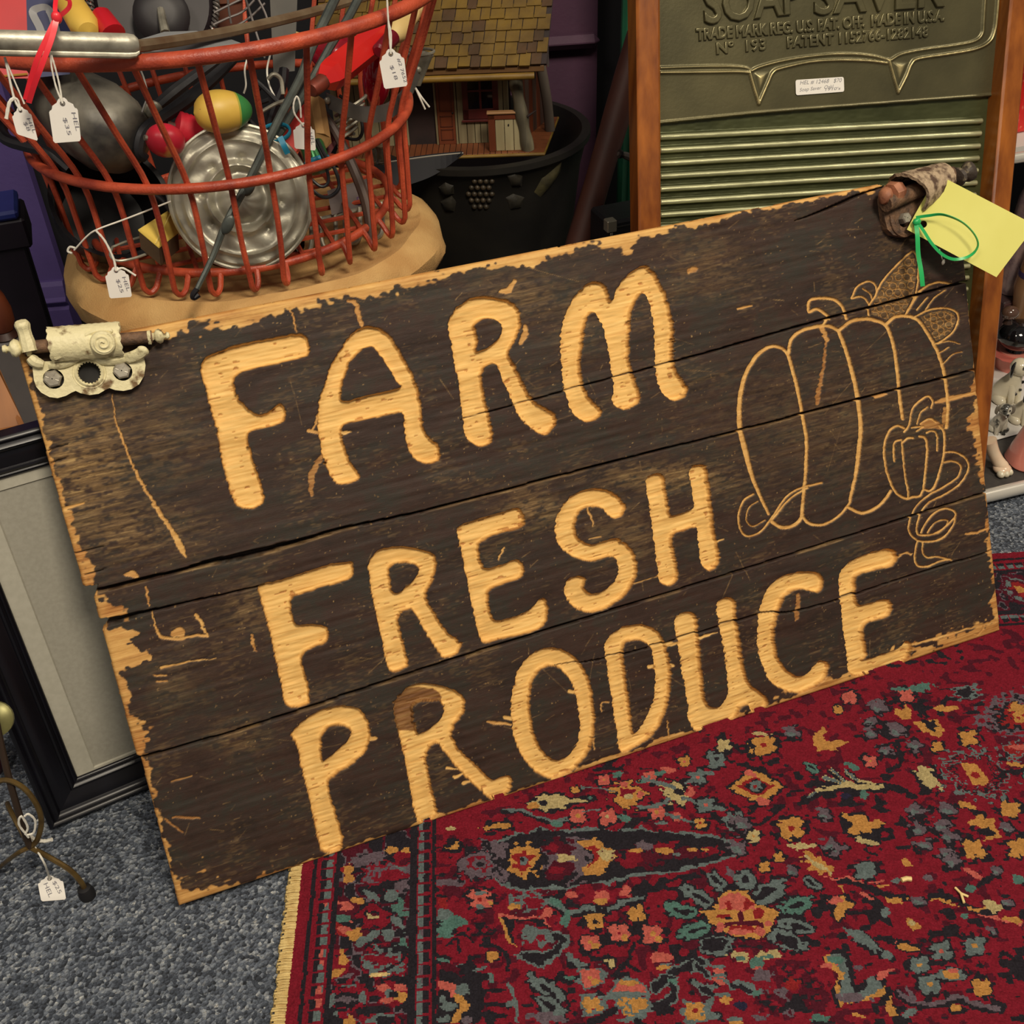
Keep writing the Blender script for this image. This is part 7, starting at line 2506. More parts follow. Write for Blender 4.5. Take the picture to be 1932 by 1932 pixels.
# --- grey hooks and small grey rods in the middle
HK = bt('grey_hooks', 'bundle of bent grey iron hooks behind the yellow egg', 'hooks', (495, 215, .42))
rod(HK, 'hook', [(480, 150, .44), (500, 168, .435), (520, 188, .43), (540, 206, .425)], 4.5, m_iron)
rod(HK, 'hook', [(490, 165, .44), (484, 178, .44), (492, 192, .435), (508, 188, .43)], 4.5, m_iron)
rod(HK, 'hook', [(505, 150, .44), (516, 140, .44), (530, 150, .44), (534, 178, .435)], 4.0, m_gal)
rod(HK, 'hook', [(486, 215, .41), (520, 196, .415), (545, 188, .42)], 3.6, m_gal)
# --- fork prongs at the lower right
FK = bt('wire_rack', 'grey steel wire toast rack lying on the basket floor', 'rack', (640, 480, .40))
for i, x in enumerate((566, 612, 658, 700)):
    dy = -10 * i
    rod(FK, 'prong', [(x - 8, 420 + dy, .43), (x - 6, 460 + dy, .415), (x + 2, 478 + dy, .408), (x + 16, 476 + dy, .408), (x + 22, 456 + dy, .415), (x + 20, 412 + dy, .43)], 4.4, m_gal)
rod(FK, 'rail', [(550, 424, .43), (620, 410, .43), (720, 384, .44)], 4.6, m_gal)
BL = bt('grey_label_block', 'small grey wooden block with purple stamp on the basket floor', 'block', (660, 400, .42))
q = [at(622, 386, .43), at(698, 362, .45), at(702, 385, .445), at(626, 406, .425)]
bk = arr((.003, .02, .006))
mb = MB()
mb.add(q + [p + bk for p in q], [(0, 3, 2, 1), (4, 5, 6, 7), (0, 1, 5, 4), (1, 2, 6, 5), (2, 3, 7, 6), (3, 0, 4, 7)])
obj('block', mb, mat('grey_painted_block', (116, 106, 104), .7), BL, False)
exb = (q[2] - q[3]) / np.linalg.norm(q[2] - q[3])
eyb = (q[0] - q[3]) / np.linalg.norm(q[0] - q[3])
mb = put_text('E0', q[3] * .35 + q[2] * .65 + eyb * .002, exb, eyb, np.cross(exb, eyb), None, .008, .0006)
obj('stamp', mb, mat('purple_stamp_ink', (92, 62, 106), .8), BL, False)
# --- dark tray with pale rim crossing behind the right wires
TR = bt('dark_tray', 'thin dark metal tray with a pale edge behind the right wires of the basket', 'tray', (760, 340, .60), None)
q0 = spline([at(648, 314, .60), at(700, 310, .60), at(760, 302, .60), at(820, 294, .60), at(874, 289, .60)], 5)
q1 = spline([at(648, 372, .58), at(700, 366, .58), at(760, 352, .58), at(820, 330, .585), at(874, 292, .59)], 5)
V = list(q0) + list(q1)
n = len(q0)
bk = arr((0, .004, .001))
mb = MB()
mb.add(V + [p + bk for p in V], [(i, i + 1, n + i + 1, n + i) for i in range(n - 1)] + [(2 * n + i + 1, 2 * n + i, 3 * n + i, 3 * n + i + 1) for i in range(n - 1)] + [(i + 1, i, 2 * n + i, 2 * n + i + 1) for i in range(n - 1)])
obj('sheet', mb, mat('blue_black_sheet_metal', (22, 22, 28), .75), TR, False)
mb = MB()
mb.tube(q0, .0009, 5)
obj('pale_edge', mb, mat('pale_metal_edge', (170, 164, 152), .4, .4), TR)
# --- small glass jars behind
for i, x in enumerate((704, 722)):
    JG = bt('glass_jar', 'small clear glass jar behind the basket wires, %s one of two' % ('left' if i == 0 else 'right'), 'jar', (x, 308, .585), 'small glass jars behind the basket')
    p0 = at(x, 308, .585)
    mb = MB()
    mb.lathe([(.0005, 0), (.006, .0005), (.0065, .003), (.0065, .014), (.005, .017), (.0052, .019), (.0046, .019), (.0044, .017), (.0058, .0135), (.0058, .003), (.0005, .0015)], p0, (0, 0, 1), 18, cap=False)
    obj('glass', mb, mat('clear_bottle_glass', (205, 200, 190), .05, trans=.95), JG)
    mb = MB()
    mb.lathe([(.0005, .0192), (.0056, .0192), (.0056, .0225), (.0005, .0228)], p0, (0, 0, 1), 18, cap=False)
    obj('lid', mb, m_gal, JG)
# ---------------------------------------------------------------- on and above the rim
# skillet handle lying along the front of the rim
PH = bt('skillet_handle', 'long galvanised grip and rusty rod of a popper resting on the basket rim', 'handle', (130, 108, .25), None)
p0, p1 = at(-60, 80, .255), at(262, 88, .262)
hd = (p1 - p0) / np.linalg.norm(p1 - p0)
vw = (CAM - p0) / np.linalg.norm(CAM - p0)
upd = np.cross(vw, hd)
upd = upd if upd[2] > 0 else -upd
upd /= np.linalg.norm(upd)
fw = np.cross(hd, upd)
fw = fw if fw @ vw > 0 else -fw
s_ = mpp(p0)
sec = [(23, -4), (24, 2), (16, 9), (4, 12), (-6, 9), (-12, 4), (-15, 5), (-19, 9), (-22, 7), (-23, 2), (-18, -3), (0, -6)]
L_ = np.linalg.norm(p1 - p0)
st_ = [(0, .9), (.02, 1), (L_ * .93, 1), (L_ * .975, .92), (L_, .62)]
V, F = [], []
for t, k in st_:
    for u, f in sec:
        V.append(p0 + hd * (t + (.0 if k == 1 else -.0)) + upd * u * s_ * k + fw * f * s_ * k)
n = len(sec)
for i in range(len(st_) - 1):
    for j in range(n):
        F.append((i * n + j, i * n + (j + 1) % n, (i + 1) * n + (j + 1) % n, (i + 1) * n + j))
mb = MB()
mb.add(V, F + [tuple(range(n))[::-1], tuple((len(st_) - 1) * n + j for j in range(n))])
obj('grip', mb, m_gal, PH)
rod(PH, 'rod', [at(255, 88, .265), at(300, 82, .30), at(400, 66, .36), at(500, 45, .42), at(600, 20, .48), at(700, -10, .54)], [12, 11, 10, 9.5, 9, 8.5], mat('rusty_brown_rod', (132, 116, 92), .5, .2, col2=(102, 78, 56), scale=30))
# grey spatula blade behind it
SPT = bt('spatula', 'flat grey steel spatula blade lying on the rim beside the grip', 'spatula', (340, 88, .33), None)
q = [at(264, 74, .32), at(310, 60, .35), at(370, 58, .37), at(420, 68, .38), at(462, 84, .38), at(440, 96, .36), at(350, 100, .33), at(270, 96, .31)]
bk = arr((0, .002, -.003))
n = len(q)
mb = MB()
mb.add(q + [p + bk for p in q], [tuple(range(n))[::-1], tuple(range(n, 2 * n))] + [(i, (i + 1) % n, n + (i + 1) % n, n + i) for i in range(n)])
obj('blade', mb, mat('blue_grey_spatula_steel', (150, 152, 154), .4, .25), SPT, False)
rod(SPT, 'neck', [(440, 92, .368), (470, 84, .38), (500, 78, .40)], 4, m_gal)
# black popcorn pan with crank knob
BPN = bt('popper_pan', 'dark brown popper pan with crank knob at the back of the basket', 'pan', (300, 70, .50), None)
pc = at(290, 0, .52)
pn = arr((-.05, -.9, .42))
pn /= np.linalg.norm(pn)
R_ = 112 * mpp(pc)
mb = MB()
mb.lathe([(.0005, .0), (R_ * .9, .002), (R_, -.003), (R_, -.02), (R_ * .9, -.03), (.0005, -.03)], pc, pn, 48, cap=False)
obj('pan', mb, mat('dark_maroon_enamel', (26, 17, 22), .5, col2=(34, 24, 28), scale=14), BPN)
mb = MB()
px_ = np.cross((0, 0, 1), pn)
px_ /= np.linalg.norm(px_)
py_ = np.cross(pn, px_)
for q_ in range(2):
    mb.tube([pc + (R_ * 1.02 + .0022 * math.cos(46 * a + q_ * math.pi)) * (math.cos(a) * px_ + math.sin(a) * py_) + pn * (.0022 * math.sin(46 * a + q_ * math.pi)) for a in np.linspace(0, 2 * math.pi, 460, endpoint=False)], .0012, 5, closed=True)
obj('twisted_wire_edge', mb, mat('twisted_steel_wire', (130, 124, 120), .4, .6), BPN)
kb = at(305, 30, .50)
mb = MB()
mb.lathe([(.0005, -.002), (.020, 0), (.024, .003), (.020, .007), (.010, .009), (.0005, .0092)], kb, pn, 30, cap=False)
obj('crank_plate', mb, mat('dark_iron_cap', (30, 25, 28), .5), BPN)
rod(BPN, 'crank_pin', [at(303, 18, .492), at(307, 40, .480), at(312, 62, .470)], [7, 8, 9], m_gal)
# terracotta thing and chicken wire
TC_ = bt('terracotta_pot', 'small terracotta pot behind the bent grey wires at the back of the basket', 'pot', (432, 40, .56), None)
p0 = at(434, 48, .56)
mb = MB()
mb.lathe([(.0005, 0), (.012, 0), (.016, .022), (.0185, .023), (.0185, .031), (.016, .031), (.0135, .010), (.0005, .008)], p0, (0, 0, 1), 24, cap=False)
obj('pot', mb, mat('dusty_terracotta', (126, 78, 58), .8, col2=(108, 64, 50), scale=30), TC_)
mb = MB()
mb.lathe([(.0005, .030), (.010, .036), (.0135, .0312), (.0005, .029)], p0, (0, 0, 1), 20, cap=False)
obj('bulb', mb, mat('pinkish_brown_clay', (150, 96, 72), .8), TC_)
CW = bt('bent_wire_mesh', 'tangle of bent grey wires at the back of the basket rim', 'wire', (440, 60, .50), None)
for a in ([(404, 24, .50), (440, 6, .50), (470, -8, .5)], [(404, 46, .50), (430, 34, .50), (458, 22, .50), (480, 0, .50)], [(420, 60, .5), (440, 52, .5), (470, 34, .5), (500, 6, .5)], [(462, -6, .49), (474, 30, .49), (486, 70, .48), (500, 110, .47)], [(430, 0, .5), (432, 20, .5), (436, 44, .5)], [(486, -4, .49), (500, 24, .485), (508, 50, .48)]):
    rod(CW, 'strand', a, 2.2, mat('grey_tie_wire', (120, 114, 112), .5, .4))
# string hanging in the middle
TS = bt('white_string', 'white string dangling from the rim into the basket behind the wires', 'string', (500, 170, .46), None)
rod(TS, 'strand', [(470, 100, .47), (462, 130, .46), (464, 160, .45), (460, 176, .45)], 1.8, m_string)
rod(TS, 'strand', [(512, 96, .47), (504, 130, .46), (508, 160, .45), (520, 186, .44)], 1.8, m_string)
rod(TS, 'strand', [(262, 125, .40), (272, 150, .40), (278, 180, .39), (272, 200, .385), (268, 212, .38)], 1.8, mat('grey_string', (140, 138, 134), .9))
# yellow wooden handle with red ribbon
YH = bt('yellow_handle', 'yellow wooden handle with a red collar standing above the left rim', 'handle', (150, 55, .34), None)
p0, p1 = at(160, 50, .36), at(110, -30, .42)
hd = (p1 - p0) / np.linalg.norm(p1 - p0)
R_ = 27 * mpp(p0)
Lh = np.linalg.norm(p1 - p0)
mb = MB()
mb.lathe([(.0004, -.010), (R_ * .7, -.008), (R_ * 1.02, 0), (R_ * .98, Lh * .35), (R_ * .9, Lh), (.0004, Lh)], p0, hd, 24, cap=False)
obj('grip', mb, m_yel, YH)
mb = MB()
p2 = at(186, 24, .375)
d2 = at(214, 66, .355) - p2
mb.lathe([(.005, 0), (.008, .004), (.0095, np.linalg.norm(d2)), (.004, np.linalg.norm(d2) + .001)], p2, d2, 18)
obj('red_collar', mb, mat('scarlet_lacquer', (186, 28, 40), .35), YH)
RR_ = bt('red_ribbon', 'bright red satin ribbon hanging from the yellow handle over the rim', 'ribbon', (70, 185, .24), None)
m_rr = mat('scarlet_satin_ribbon', (226, 32, 50), .35, col2=(240, 60, 70), scale=30)
ribbon('loop', RR_, [at(106, 34, .245), at(118, 26, .27), at(130, 14, .29), at(131, 2, .31), at(122, -4, .33)], 8, m_rr, lambda t: .8 * t)
ribbon('loop', RR_, [at(106, 34, .245), at(104, 15, .25), at(106, -6, .26)], 8, m_rr)
ribbon('tail', RR_, [at(106, 34, .243), at(88, 72, .238), at(70, 112, .236), at(58, 150, .238), at(48, 188, .24)], 9.5, m_rr)
ribbon('tail', RR_, [at(107, 34, .242), at(98, 72, .236), at(80, 120, .233), at(66, 156, .235), at(54, 194, .238)], 10, m_rr, lambda t: .35 * math.sin(5 * t))
mb = MB()
mb.ell(at(107, 33, .243), .0034, .003, .004, n=12, m=8)
obj('knot', mb, m_rr, RR_)
# red, blue and grey box
PB = bt('printed_box', 'bright red and dark blue printed box with grey letter n at the upper left', 'box', (70, 140, .40), None)
yb = .40
q = [at(-60, -40, yb + .05), at(112, -60, yb + .05), at(112, 118, yb), at(16, 146, yb), at(-60, 140, yb)]
bl_ = [at(-80, -50, yb + .05), at(48, -50, yb + .05), at(54, 148, yb), at(-80, 148, yb)]
bl2 = [at(48, -50, yb + .05), at(142, -50, yb + .05), at(132, 140, yb), at(54, 148, yb)]
bk = arr((.01, .045, .012))
mb = MB()
for Q_, mm, nm_ in ((bl_, mat('scarlet_print', (190, 20, 28), .45, col2=(176, 18, 28), scale=20), 'red_panel'), (bl2, mat('navy_print', (22, 32, 86), .5, col2=(18, 28, 76), scale=20), 'blue_panel')):
    mb = MB()
    mb.add(Q_ + [p + bk for p in Q_], [(0, 3, 2, 1), (4, 5, 6, 7), (0, 1, 5, 4), (1, 2, 6, 5), (2, 3, 7, 6), (3, 0, 4, 7)])
    obj(nm_, mb, mm, PB, False)
m_gryp = mat('grey_print', (138, 138, 140), .5)
fwd = arr((0, -.0012, .0004))


def sq(px, py):
    t = (148 - py) / 198
    return at(px, py, yb + .05 * t) + fwd


ribbon('printed_letter', PB, [sq(*p) for p in ((80, 66), (74, 50), (62, 24), (76, 16), (90, 17), (99, 32), (104, 50), (108, 66))], 14, m_gryp)
mb = MB()
P_ = [sq(8, 144), sq(52, 140)]
mb.tube(P_, .0009, 6)
obj('gold_edge', mb, mat('gold_print_edge', (196, 150, 70), .4, .4), PB)
# ---------------------------------------------------------------- price tags on the basket
price_tag('small shaded white price tag at the far left below the red ribbon, tilted away', [(19, 207), (54, 196), (72, 266), (32, 253)], .255,
          strings=[(['hole', (27, 186), (16, 140), (9, 108)], 2.2), ([(9, 108), (22, 140), (46, 196)], 1.6), ([(28, 184), (18, 194), (12, 224)], 3.4), ([(27, 184), (34, 190), (39, 208)], 2.0)], writing=[('$8', (.45, .5), (.55, .22), .2), ('HEL', (.7, .62), (.85, .2), .16)])
price_tag('white price tag marked $35 hanging on the left front of the basket', [(89, 187), (144, 182), (153, 266), (101, 270)], .236,
          strings=[(['hole', (106, 165), (98, 130), (95, 104)], 1.8), (['hole', (112, 160), (104, 128), (97, 104)], 1.8)], writing=[('HEL', (.76, .66), (.86, .24), .15), ('$35', (.42, .56), (.52, .16), .16)])
price_tag('white price tag hanging from a long string at the upper right of the basket', [(712, 96), (760, 89), (769, 162), (725, 168)], .275,
          strings=[(['hole', (735, 70), (732, 30), (730, -10)], 1.9), (['hole', (738, 66), (733, 40)], 1.6)], writing=[('#2 7652', (.70, .74), (.86, .10), .15), ('$18', (.36, .58), (.48, .2), .17)])
price_tag('white price tag inside the middle of the basket behind a wire', [(552, 232), (592, 230), (596, 284), (556, 280)], .335,
          strings=[(['hole', (556, 215), (554, 196), (560, 182), (566, 196), (568, 222)], 1.8)], writing=[('HEL', (.70, .62), (.82, .2), .18)])
price_tag('white price tag marked $25 hanging low over the canvas sack', [(195, 505), (240, 502), (249, 560), (207, 563)], .268,
          strings=[(['hole', (214, 488), (198, 455), (180, 434)], 2.2), (['hole', (232, 506), (256, 520)], 2.0)], writing=[('HEL', (.70, .66), (.82, .2), .16), ('$25', (.40, .6), (.5, .16), .18)])
CS = bt('cup_string', 'white string loop knotted from the cream handle to the tin beaker', 'string', (800, 100, .45), None)
rod(CS, 'strand', [(802, 2, .462), (805, 20, .46), (800, 50, .455), (794, 84, .452)], 2.3, m_string)
rod(CS, 'tail', [(784, 166, .445), (792, 184, .44), (802, 206, .44)], 1.8, m_string)
rod(CS, 'tail', [(784, 166, .445), (796, 184, .44), (810, 202, .44)], 1.8, m_string)
# ================================================================ toy cabin on a black pot
YAW = math.radians(-20.8)
HE = arr((math.cos(YAW), math.sin(YAW), 0))
HBk = arr((-math.sin(YAW), math.cos(YAW), 0))
HO = at(1027, 287, .60)                         # front right corner of the deck
HS = mpp(HO)                                    # metres per photo pixel there


def HM(p):
    """cabin frame: a = pixels to the left (negative) along the front, b = back, c = up (photo-pixel units)"""
    return HO + HS * (HE * p[0] + HBk * p[1] + arr((0, 0, 1.05)) * p[2])


m_deck = mat('reddish_brown_deck_print', (126, 72, 40), .5, col2=(104, 58, 34), scale=40, stretch=(1, .2, 1))
m_wwood = mat('whitewashed_boards', (150, 140, 108), .6, col2=(112, 100, 74), scale=60, stretch=(1, 1, .15), bump=.2)
m_door = mat('red_brown_door', (118, 58, 30), .5, col2=(90, 42, 24), scale=30, stretch=(1, 1, .2))
m_log = mat('ochre_log', (140, 108, 38), .55, col2=(108, 82, 30), scale=60, stretch=(.2, 1, 1), bump=.3)
m_shg = mat('ochre_shingles', (116, 90, 24), .6, col2=(86, 64, 22), scale=26, bump=.25, bscale=90)
m_shd = mat('brown_shingles', (80, 54, 26), .6, col2=(62, 44, 22), scale=26, bump=.25, bscale=90)
m_cav = mat('cabin_dark_wood', (48, 32, 30), .7, col2=(34, 24, 24), scale=30)
CB = thing('toy_cabin', 'toy wooden cabin with ochre shingle roof and porch on a black pot', 'toy house', tuple(HM((-180, 60, 0))))
LW = -400
mb = MB()
mb.bbox((LW, 0, -6), (0, 190, -1.6), 1.5, HM)
obj('deck_base', mb, m_cav, CB, False)
mb = MB()
mb.tube([HM((LW, -1, -3)), HM((1, -1, -3))], 3.2 * HS, 8)
obj('deck_edge', mb, m_log, CB)
x = LW + .5
i = 0
proto = None
while x < -4:
    wd = 11.5 if i % 3 else 10
    mb = MB()
    mb.bbox((x, 1, -1.5), (min(x + wd - .9, -.5), 188, .3), .5, HM)
    obj('deck_plank', mb, m_deck, CB, False)
    x += wd
    i += 1
# the deck flares out along the right side
for j in range(9):
    c0, c1 = 9 * j, 9 * j + 8.2
    mb = MB()
    V = [(c0 * .9, 1, 0), (c1 * .9, 1, 0), (c1, 12 + 2.4 * c1, 0), (c0, 12 + 2.4 * c0, 0)]
    V = [(-.4 + .4 * c0 + 0, .5 + 2.5 * c0, 0), (-.4 + .4 * c1, .5 + 2.5 * c1, 0), (-64, .5 + 2.5 * c1 + 2, 0), (-64, .5 + 2.5 * c0 + 2, 0)]
    mb.add([HM((p[0], p[1], .6)) for p in V] + [HM((p[0], p[1], -3)) for p in V], [(0, 1, 2, 3), (7, 6, 5, 4), (0, 4, 5, 1), (1, 5, 6, 2), (2, 6, 7, 3), (3, 7, 4, 0)])
    obj('side_deck_plank', mb, m_deck, CB, False)
mb = MB()
mb.tube([HM((0, 0, -2)), HM((.4 * 81, 2.5 * 81, -2))], 2.6 * HS, 8)
obj('side_deck_edge', mb, m_log, CB)
# house body
WBk = 62                                         # wall set back behind the porch
mb = MB()
mb.box((LW, WBk + 4, 0), (-62, 188, 150), HM)
obj('body', mb, m_cav, CB, False)
x = LW
i = 0
while x < -66:
    wd = (13, 17, 15, 11)[i % 4]
    x2 = min(x + wd, -64)
    # openings: door and window keep free of wall boards
    in_door = -202 < x + wd / 2 < -168
    in_win = -152 < x + wd / 2 < -84
    if not in_door and not (-262 < x + wd / 2 < -205):
        mb = MB()
        mb.bbox((x, WBk, 0), (x2 - 1.0, WBk + 3.8, 40 if in_win else 150), .7, HM)
        obj('wall_board', mb, m_wwood, CB, False)
    x = x2
    i += 1
# door
d0 = MB()
d0.bbox((-202, WBk - 1, 0), (-168, WBk + 3, 132), .8, HM)
DRO = obj('door', d0, m_door, CB, False)
for z0, z1 in ((8, 28), (32, 52), (60, 124)):
    mb = MB()
    for a0, a1, c0, c1 in ((-197, -195.5, z0, z1), (-174.5, -173, z0, z1), (-197, -173, z0, z0 + 1.6), (-197, -173, z1 - 1.6, z1)):
        mb.box((a0, WBk - 2.2, c0), (a1, WBk - 1.001, c1), HM)
    obj('panel_moulding', mb, mat('dark_door_moulding', (84, 40, 24), .5), DRO, False)
mb = MB()
mb.ell(HM((-172, WBk - 2.6, 57)), 1.9 * HS, 1.9 * HS, 1.9 * HS, n=10, m=6)
obj('knob', mb, m_black, DRO)
mb = MB()
for a0, a1, c0, c1 in ((-206, -202.2, 0, 138), (-167.8, -164, 0, 138), (-206, -164, 132.2, 138)):
    mb.bbox((a0, WBk - 2.4, c0), (a1, WBk - .2, c1), .5, HM)
obj('door_frame', mb, m_wwood, CB, False)
# window
m_red_w = mat('dull_red_window_frame', (100, 34, 30), .5, col2=(80, 28, 26), scale=30)
wf = MB()
for a0, a1, c0, c1 in ((-152, -141, 44, 136), (-95, -84, 44, 136), (-152, -84, 44, 62), (-152, -84, 124, 136)):
    wf.bbox((a0, WBk - 2.6, c0), (a1, WBk + 2, c1), .8, HM)
WFO = obj('window_frame', wf, m_red_w, CB, False)
mb = MB()
mb.box((-120, WBk - 1.6, 62.2), (-116, WBk + .4, 123.8), HM)
mb.box((-140.8, WBk - 1.7, 92), (-95.2, WBk + .3, 95.5), HM)
obj('glazing_bar', mb, m_red_w, WFO, False)
m_pane = mat('dark_window_glass', (22, 22, 34), .15, coat=.5)
for a0, a1 in ((-140.8, -120.2), (-115.8, -95.2)):
    for c0, c1 in ((62.2, 91.8), (95.7, 123.8)):
        mb = MB()
        mb.box((a0, WBk + .5, c0), (a1, WBk + 1.2, c1), HM)
        obj('pane', mb, m_pane, WFO, False)
mb = MB()
mb.bbox((-155, WBk - 6, 40), (-82, WBk - 2.7, 44), .6, HM)
obj('window_sill', mb, m_red_w, CB, False)
# right side wall of the house
m_side = mat('brown_side_boards', (92, 70, 58), .65, col2=(70, 50, 44), scale=40, stretch=(1, 1, .2))  # brown boards, alternating with the red-brown door material
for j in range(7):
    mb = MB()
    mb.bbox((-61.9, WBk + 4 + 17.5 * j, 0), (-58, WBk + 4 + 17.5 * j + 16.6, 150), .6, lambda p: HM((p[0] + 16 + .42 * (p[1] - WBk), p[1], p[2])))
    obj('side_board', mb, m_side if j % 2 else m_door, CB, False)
# porch post, leaning bark log
mb = MB()
P_ = spline([HM((-30, 14, 0)), HM((-37, 15, 40)), HM((-44, 16, 80)), HM((-50, 16, 118)), HM((-54, 16, 150))], 6)
mb.tube(P_, [(11.5 + 1.2 * math.sin(i * .8)) * HS for i in range(len(P_))], 14)
PO = obj('porch_post', mb, mat('peeled_grey_log', (142, 134, 108), .6, col2=(82, 76, 62), scale=36, stretch=(1, 1, .2), lo=.42, hi=.6, bump=.3), CB)
mb = MB()
mb.tube([HM((-30, 8, 62)), HM((-14, 6, 72))], [2.6 * HS, 1.2 * HS], 7)
obj('twig_stub', mb, m_cav, PO)
mb = MB()
P_ = spline([HM((14, 120, 0)), HM((8, 120, 60)), HM((-4, 120, 128))], 5)
mb.tube(P_, 10 * HS, 12)
obj('porch_post', mb, mat('grey_back_log', (104, 94, 84), .6, col2=(72, 64, 60), scale=36, stretch=(1, 1, .2)), CB)
# porch rail panel
rl_ = MB()
for a0, a1, c0, c1 in ((-104, -91, 0, 66), (-104, -36, 56, 66)):
    rl_.bbox((a0, 12, c0), (a1, 20, c1), 1, HM)
RLO = obj('porch_rail', rl_, m_door, CB, False)
mb = MB()
mb.bbox((-106, 9, 66.1), (-36, 23, 70), 1, HM)
obj('rail_cap', mb, mat('pale_rail_cap', (160, 120, 82), .5), RLO, False)
m_pick = mat('cream_picket_boards', (186, 176, 138), .6, col2=(150, 138, 104), scale=50, stretch=(1, 1, .15))
for j in range(3):
    mb = MB()
    mb.bbox((-90.5 + 17.2 * j, 13.5, .5), (-90.5 + 17.2 * j + 16.2, 18.5, 55.5), .6, HM)
    b_ = obj('picket_board', mb, m_pick, RLO, False)
mb = MB()
mb.ell(HM((-66, 13.2, 46)), 1.6 * HS, .6 * HS, 2.6 * HS, n=10, m=6)
obj('knot_hole', mb, m_black, RLO)
# roof: eave board, pole, shingles in rows
EZ = 150.0


def RM_(a, t, h=0.0):
    """roof slope: t = 0 at the eave .. 1 at the ridge, h = height above the slope"""
    b = -16 + 118 * t
    c = EZ + 6 + 104 * t
    nn = arr((0, -104, 118)) / math.hypot(104, 118)
    return HM((a + 20 * t, b + nn[1] * h, c + nn[2] * h))


RL, RR__ = LW - 20, 6
mb = MB()
V = [RM_(a, t, h) for h in (-5, -.2) for t in (0, 1.0) for a in (RL, RR__)]
mb.add(V, [(0, 2, 3, 1), (4, 5, 7, 6), (0, 1, 5, 4), (2, 6, 7, 3), (0, 4, 6, 2), (1, 3, 7, 5)])
obj('roof_deck', mb, m_cav, CB, False)
mb = MB()
V = [HM((a, 102 + 118 * (1 - t), EZ + 6 + 104 * t + h)) for h in (-5, 0) for t in (0, 1.0) for a in (RL, RR__)]
mb.add(V, [(0, 2, 3, 1), (4, 5, 7, 6), (0, 1, 5, 4), (2, 6, 7, 3), (0, 4, 6, 2), (1, 3, 7, 5)])
obj('roof_back', mb, m_shd, CB, False)
mb = MB()
mb.bbox((RL + 4, -15, EZ - 7), (RR__ - 4, -8, EZ + 3), 1, HM)
obj('eave_board', mb, mat('brown_eave_board', (102, 72, 40), .6), CB, False)
mb = MB()
P_ = [HM((RL + 4, -20, EZ - 12)), HM((-16, -20, EZ - 12))]
mb.tube(P_, 6.2 * HS, 12)
obj('eave_pole', mb, m_log, CB)
rs = random.Random(4)
NRW = 7
for r in range(NRW):
    t0 = r / NRW
    a = RR__ - (0 if r % 2 else 9)
    while a > RL + 4:
        wd = rs.uniform(17, 27)
        a0 = max(a - wd, RL)
        t_lo = t0 - .012 - rs.uniform(0, .02)
        t_hi = t0 + 1 / NRW + .03
        g = .8
        V = [RM_(a0 + g, t_lo, 3.2 + rs.uniform(0, 1.2)), RM_(a - g, t_lo, 3.2 + rs.uniform(0, 1.2)), RM_(a - g, min(t_hi, 1), .4), RM_(a0 + g, min(t_hi, 1), .4)]
        W_ = [RM_(a0 + g, t_lo, .2), RM_(a - g, t_lo, .2), RM_(a - g, min(t_hi, 1), -.1), RM_(a0 + g, min(t_hi, 1), -.1)]
        mb = MB()
        mb.add(V + W_, [(0, 1, 2, 3), (7, 6, 5, 4), (0, 4, 5, 1), (1, 5, 6, 2), (2, 6, 7, 3), (3, 7, 4, 0)])
        obj('shingle', mb, m_shd if rs.random() < .18 else m_shg, CB, False)
        a = a0
mb = MB()
V = [HM(p) for p in ((RR__ + 1, -14, EZ), (RR__ + 1, 102, EZ + 104), (RR__ + 1, 218, EZ), (RR__ + 5, -14, EZ), (RR__ + 5, 102, EZ + 104), (RR__ + 5, 218, EZ), (RR__ + 1, 0, EZ), (RR__ + 1, 102, EZ + 90), (RR__ + 1, 204, EZ), (RR__ + 5, 0, EZ), (RR__ + 5, 102, EZ + 90), (RR__ + 5, 204, EZ))]
mb.add(V, [(0, 1, 7, 6), (1, 2, 8, 7), (3, 9, 10, 4), (4, 10, 11, 5), (0, 3, 4, 1), (1, 4, 5, 2), (6, 7, 10, 9), (7, 8, 11, 10), (0, 6, 9, 3), (2, 5, 11, 8)])
obj('barge_board', mb, m_cav, CB, False)
# ---- black pot with relief
m_pot = mat('black_glazed_relief_pot', (26, 25, 24), .5, col2=(36, 34, 30), scale=20, bump=.2)
PT = HM((-128, 115, 10))
PZ = PT[2]
POT = thing('relief_pot', 'large round black pot with moulded grapes and leaves under the toy cabin', 'pot', (PT[0], PT[1], FLOOR_Z))
R0 = 205 * HS
mb = MB()
hh = PZ - FLOOR_Z
prof = [(.02, FLOOR_Z), (R0 * .50, FLOOR_Z), (R0 * .54, FLOOR_Z + .012), (R0 * .50, FLOOR_Z + .02), (R0 * .58, FLOOR_Z + hh * .18), (R0 * .78, FLOOR_Z + hh * .42), (R0 * .92, FLOOR_Z + hh * .68), (R0 * .985, FLOOR_Z + hh * .88), (R0 * 1.04, PZ - .012), (R0 * 1.08, PZ - .008), (R0 * 1.08, PZ - .001), (R0 * 1.0, PZ - .0005), (R0 * .96, PZ - .012), (R0 * .7, PZ - .05), (.004, PZ - .06)]
mb.lathe(prof, (PT[0], PT[1], 0), (0, 0, 1), 64, cap=False)
obj('bowl', mb, m_pot, POT)


def pot_r(z):
    hs_ = [p[1] for p in prof[3:9]]
    rs2 = [p[0] for p in prof[3:9]]
    return float(np.interp(z, hs_, rs2))


def on_pot(px, py):
    """point of the bowl surface seen at a photo pixel"""
    d = ray(px, py)
    for s in np.linspace(.6, 1.9, 1400):
        P = CAM + d * s
        if P[2] < PZ - .004 and math.hypot(P[0] - PT[0], P[1] - PT[1]) < pot_r(P[2]):
            return P
    return CAM + d * 1.3


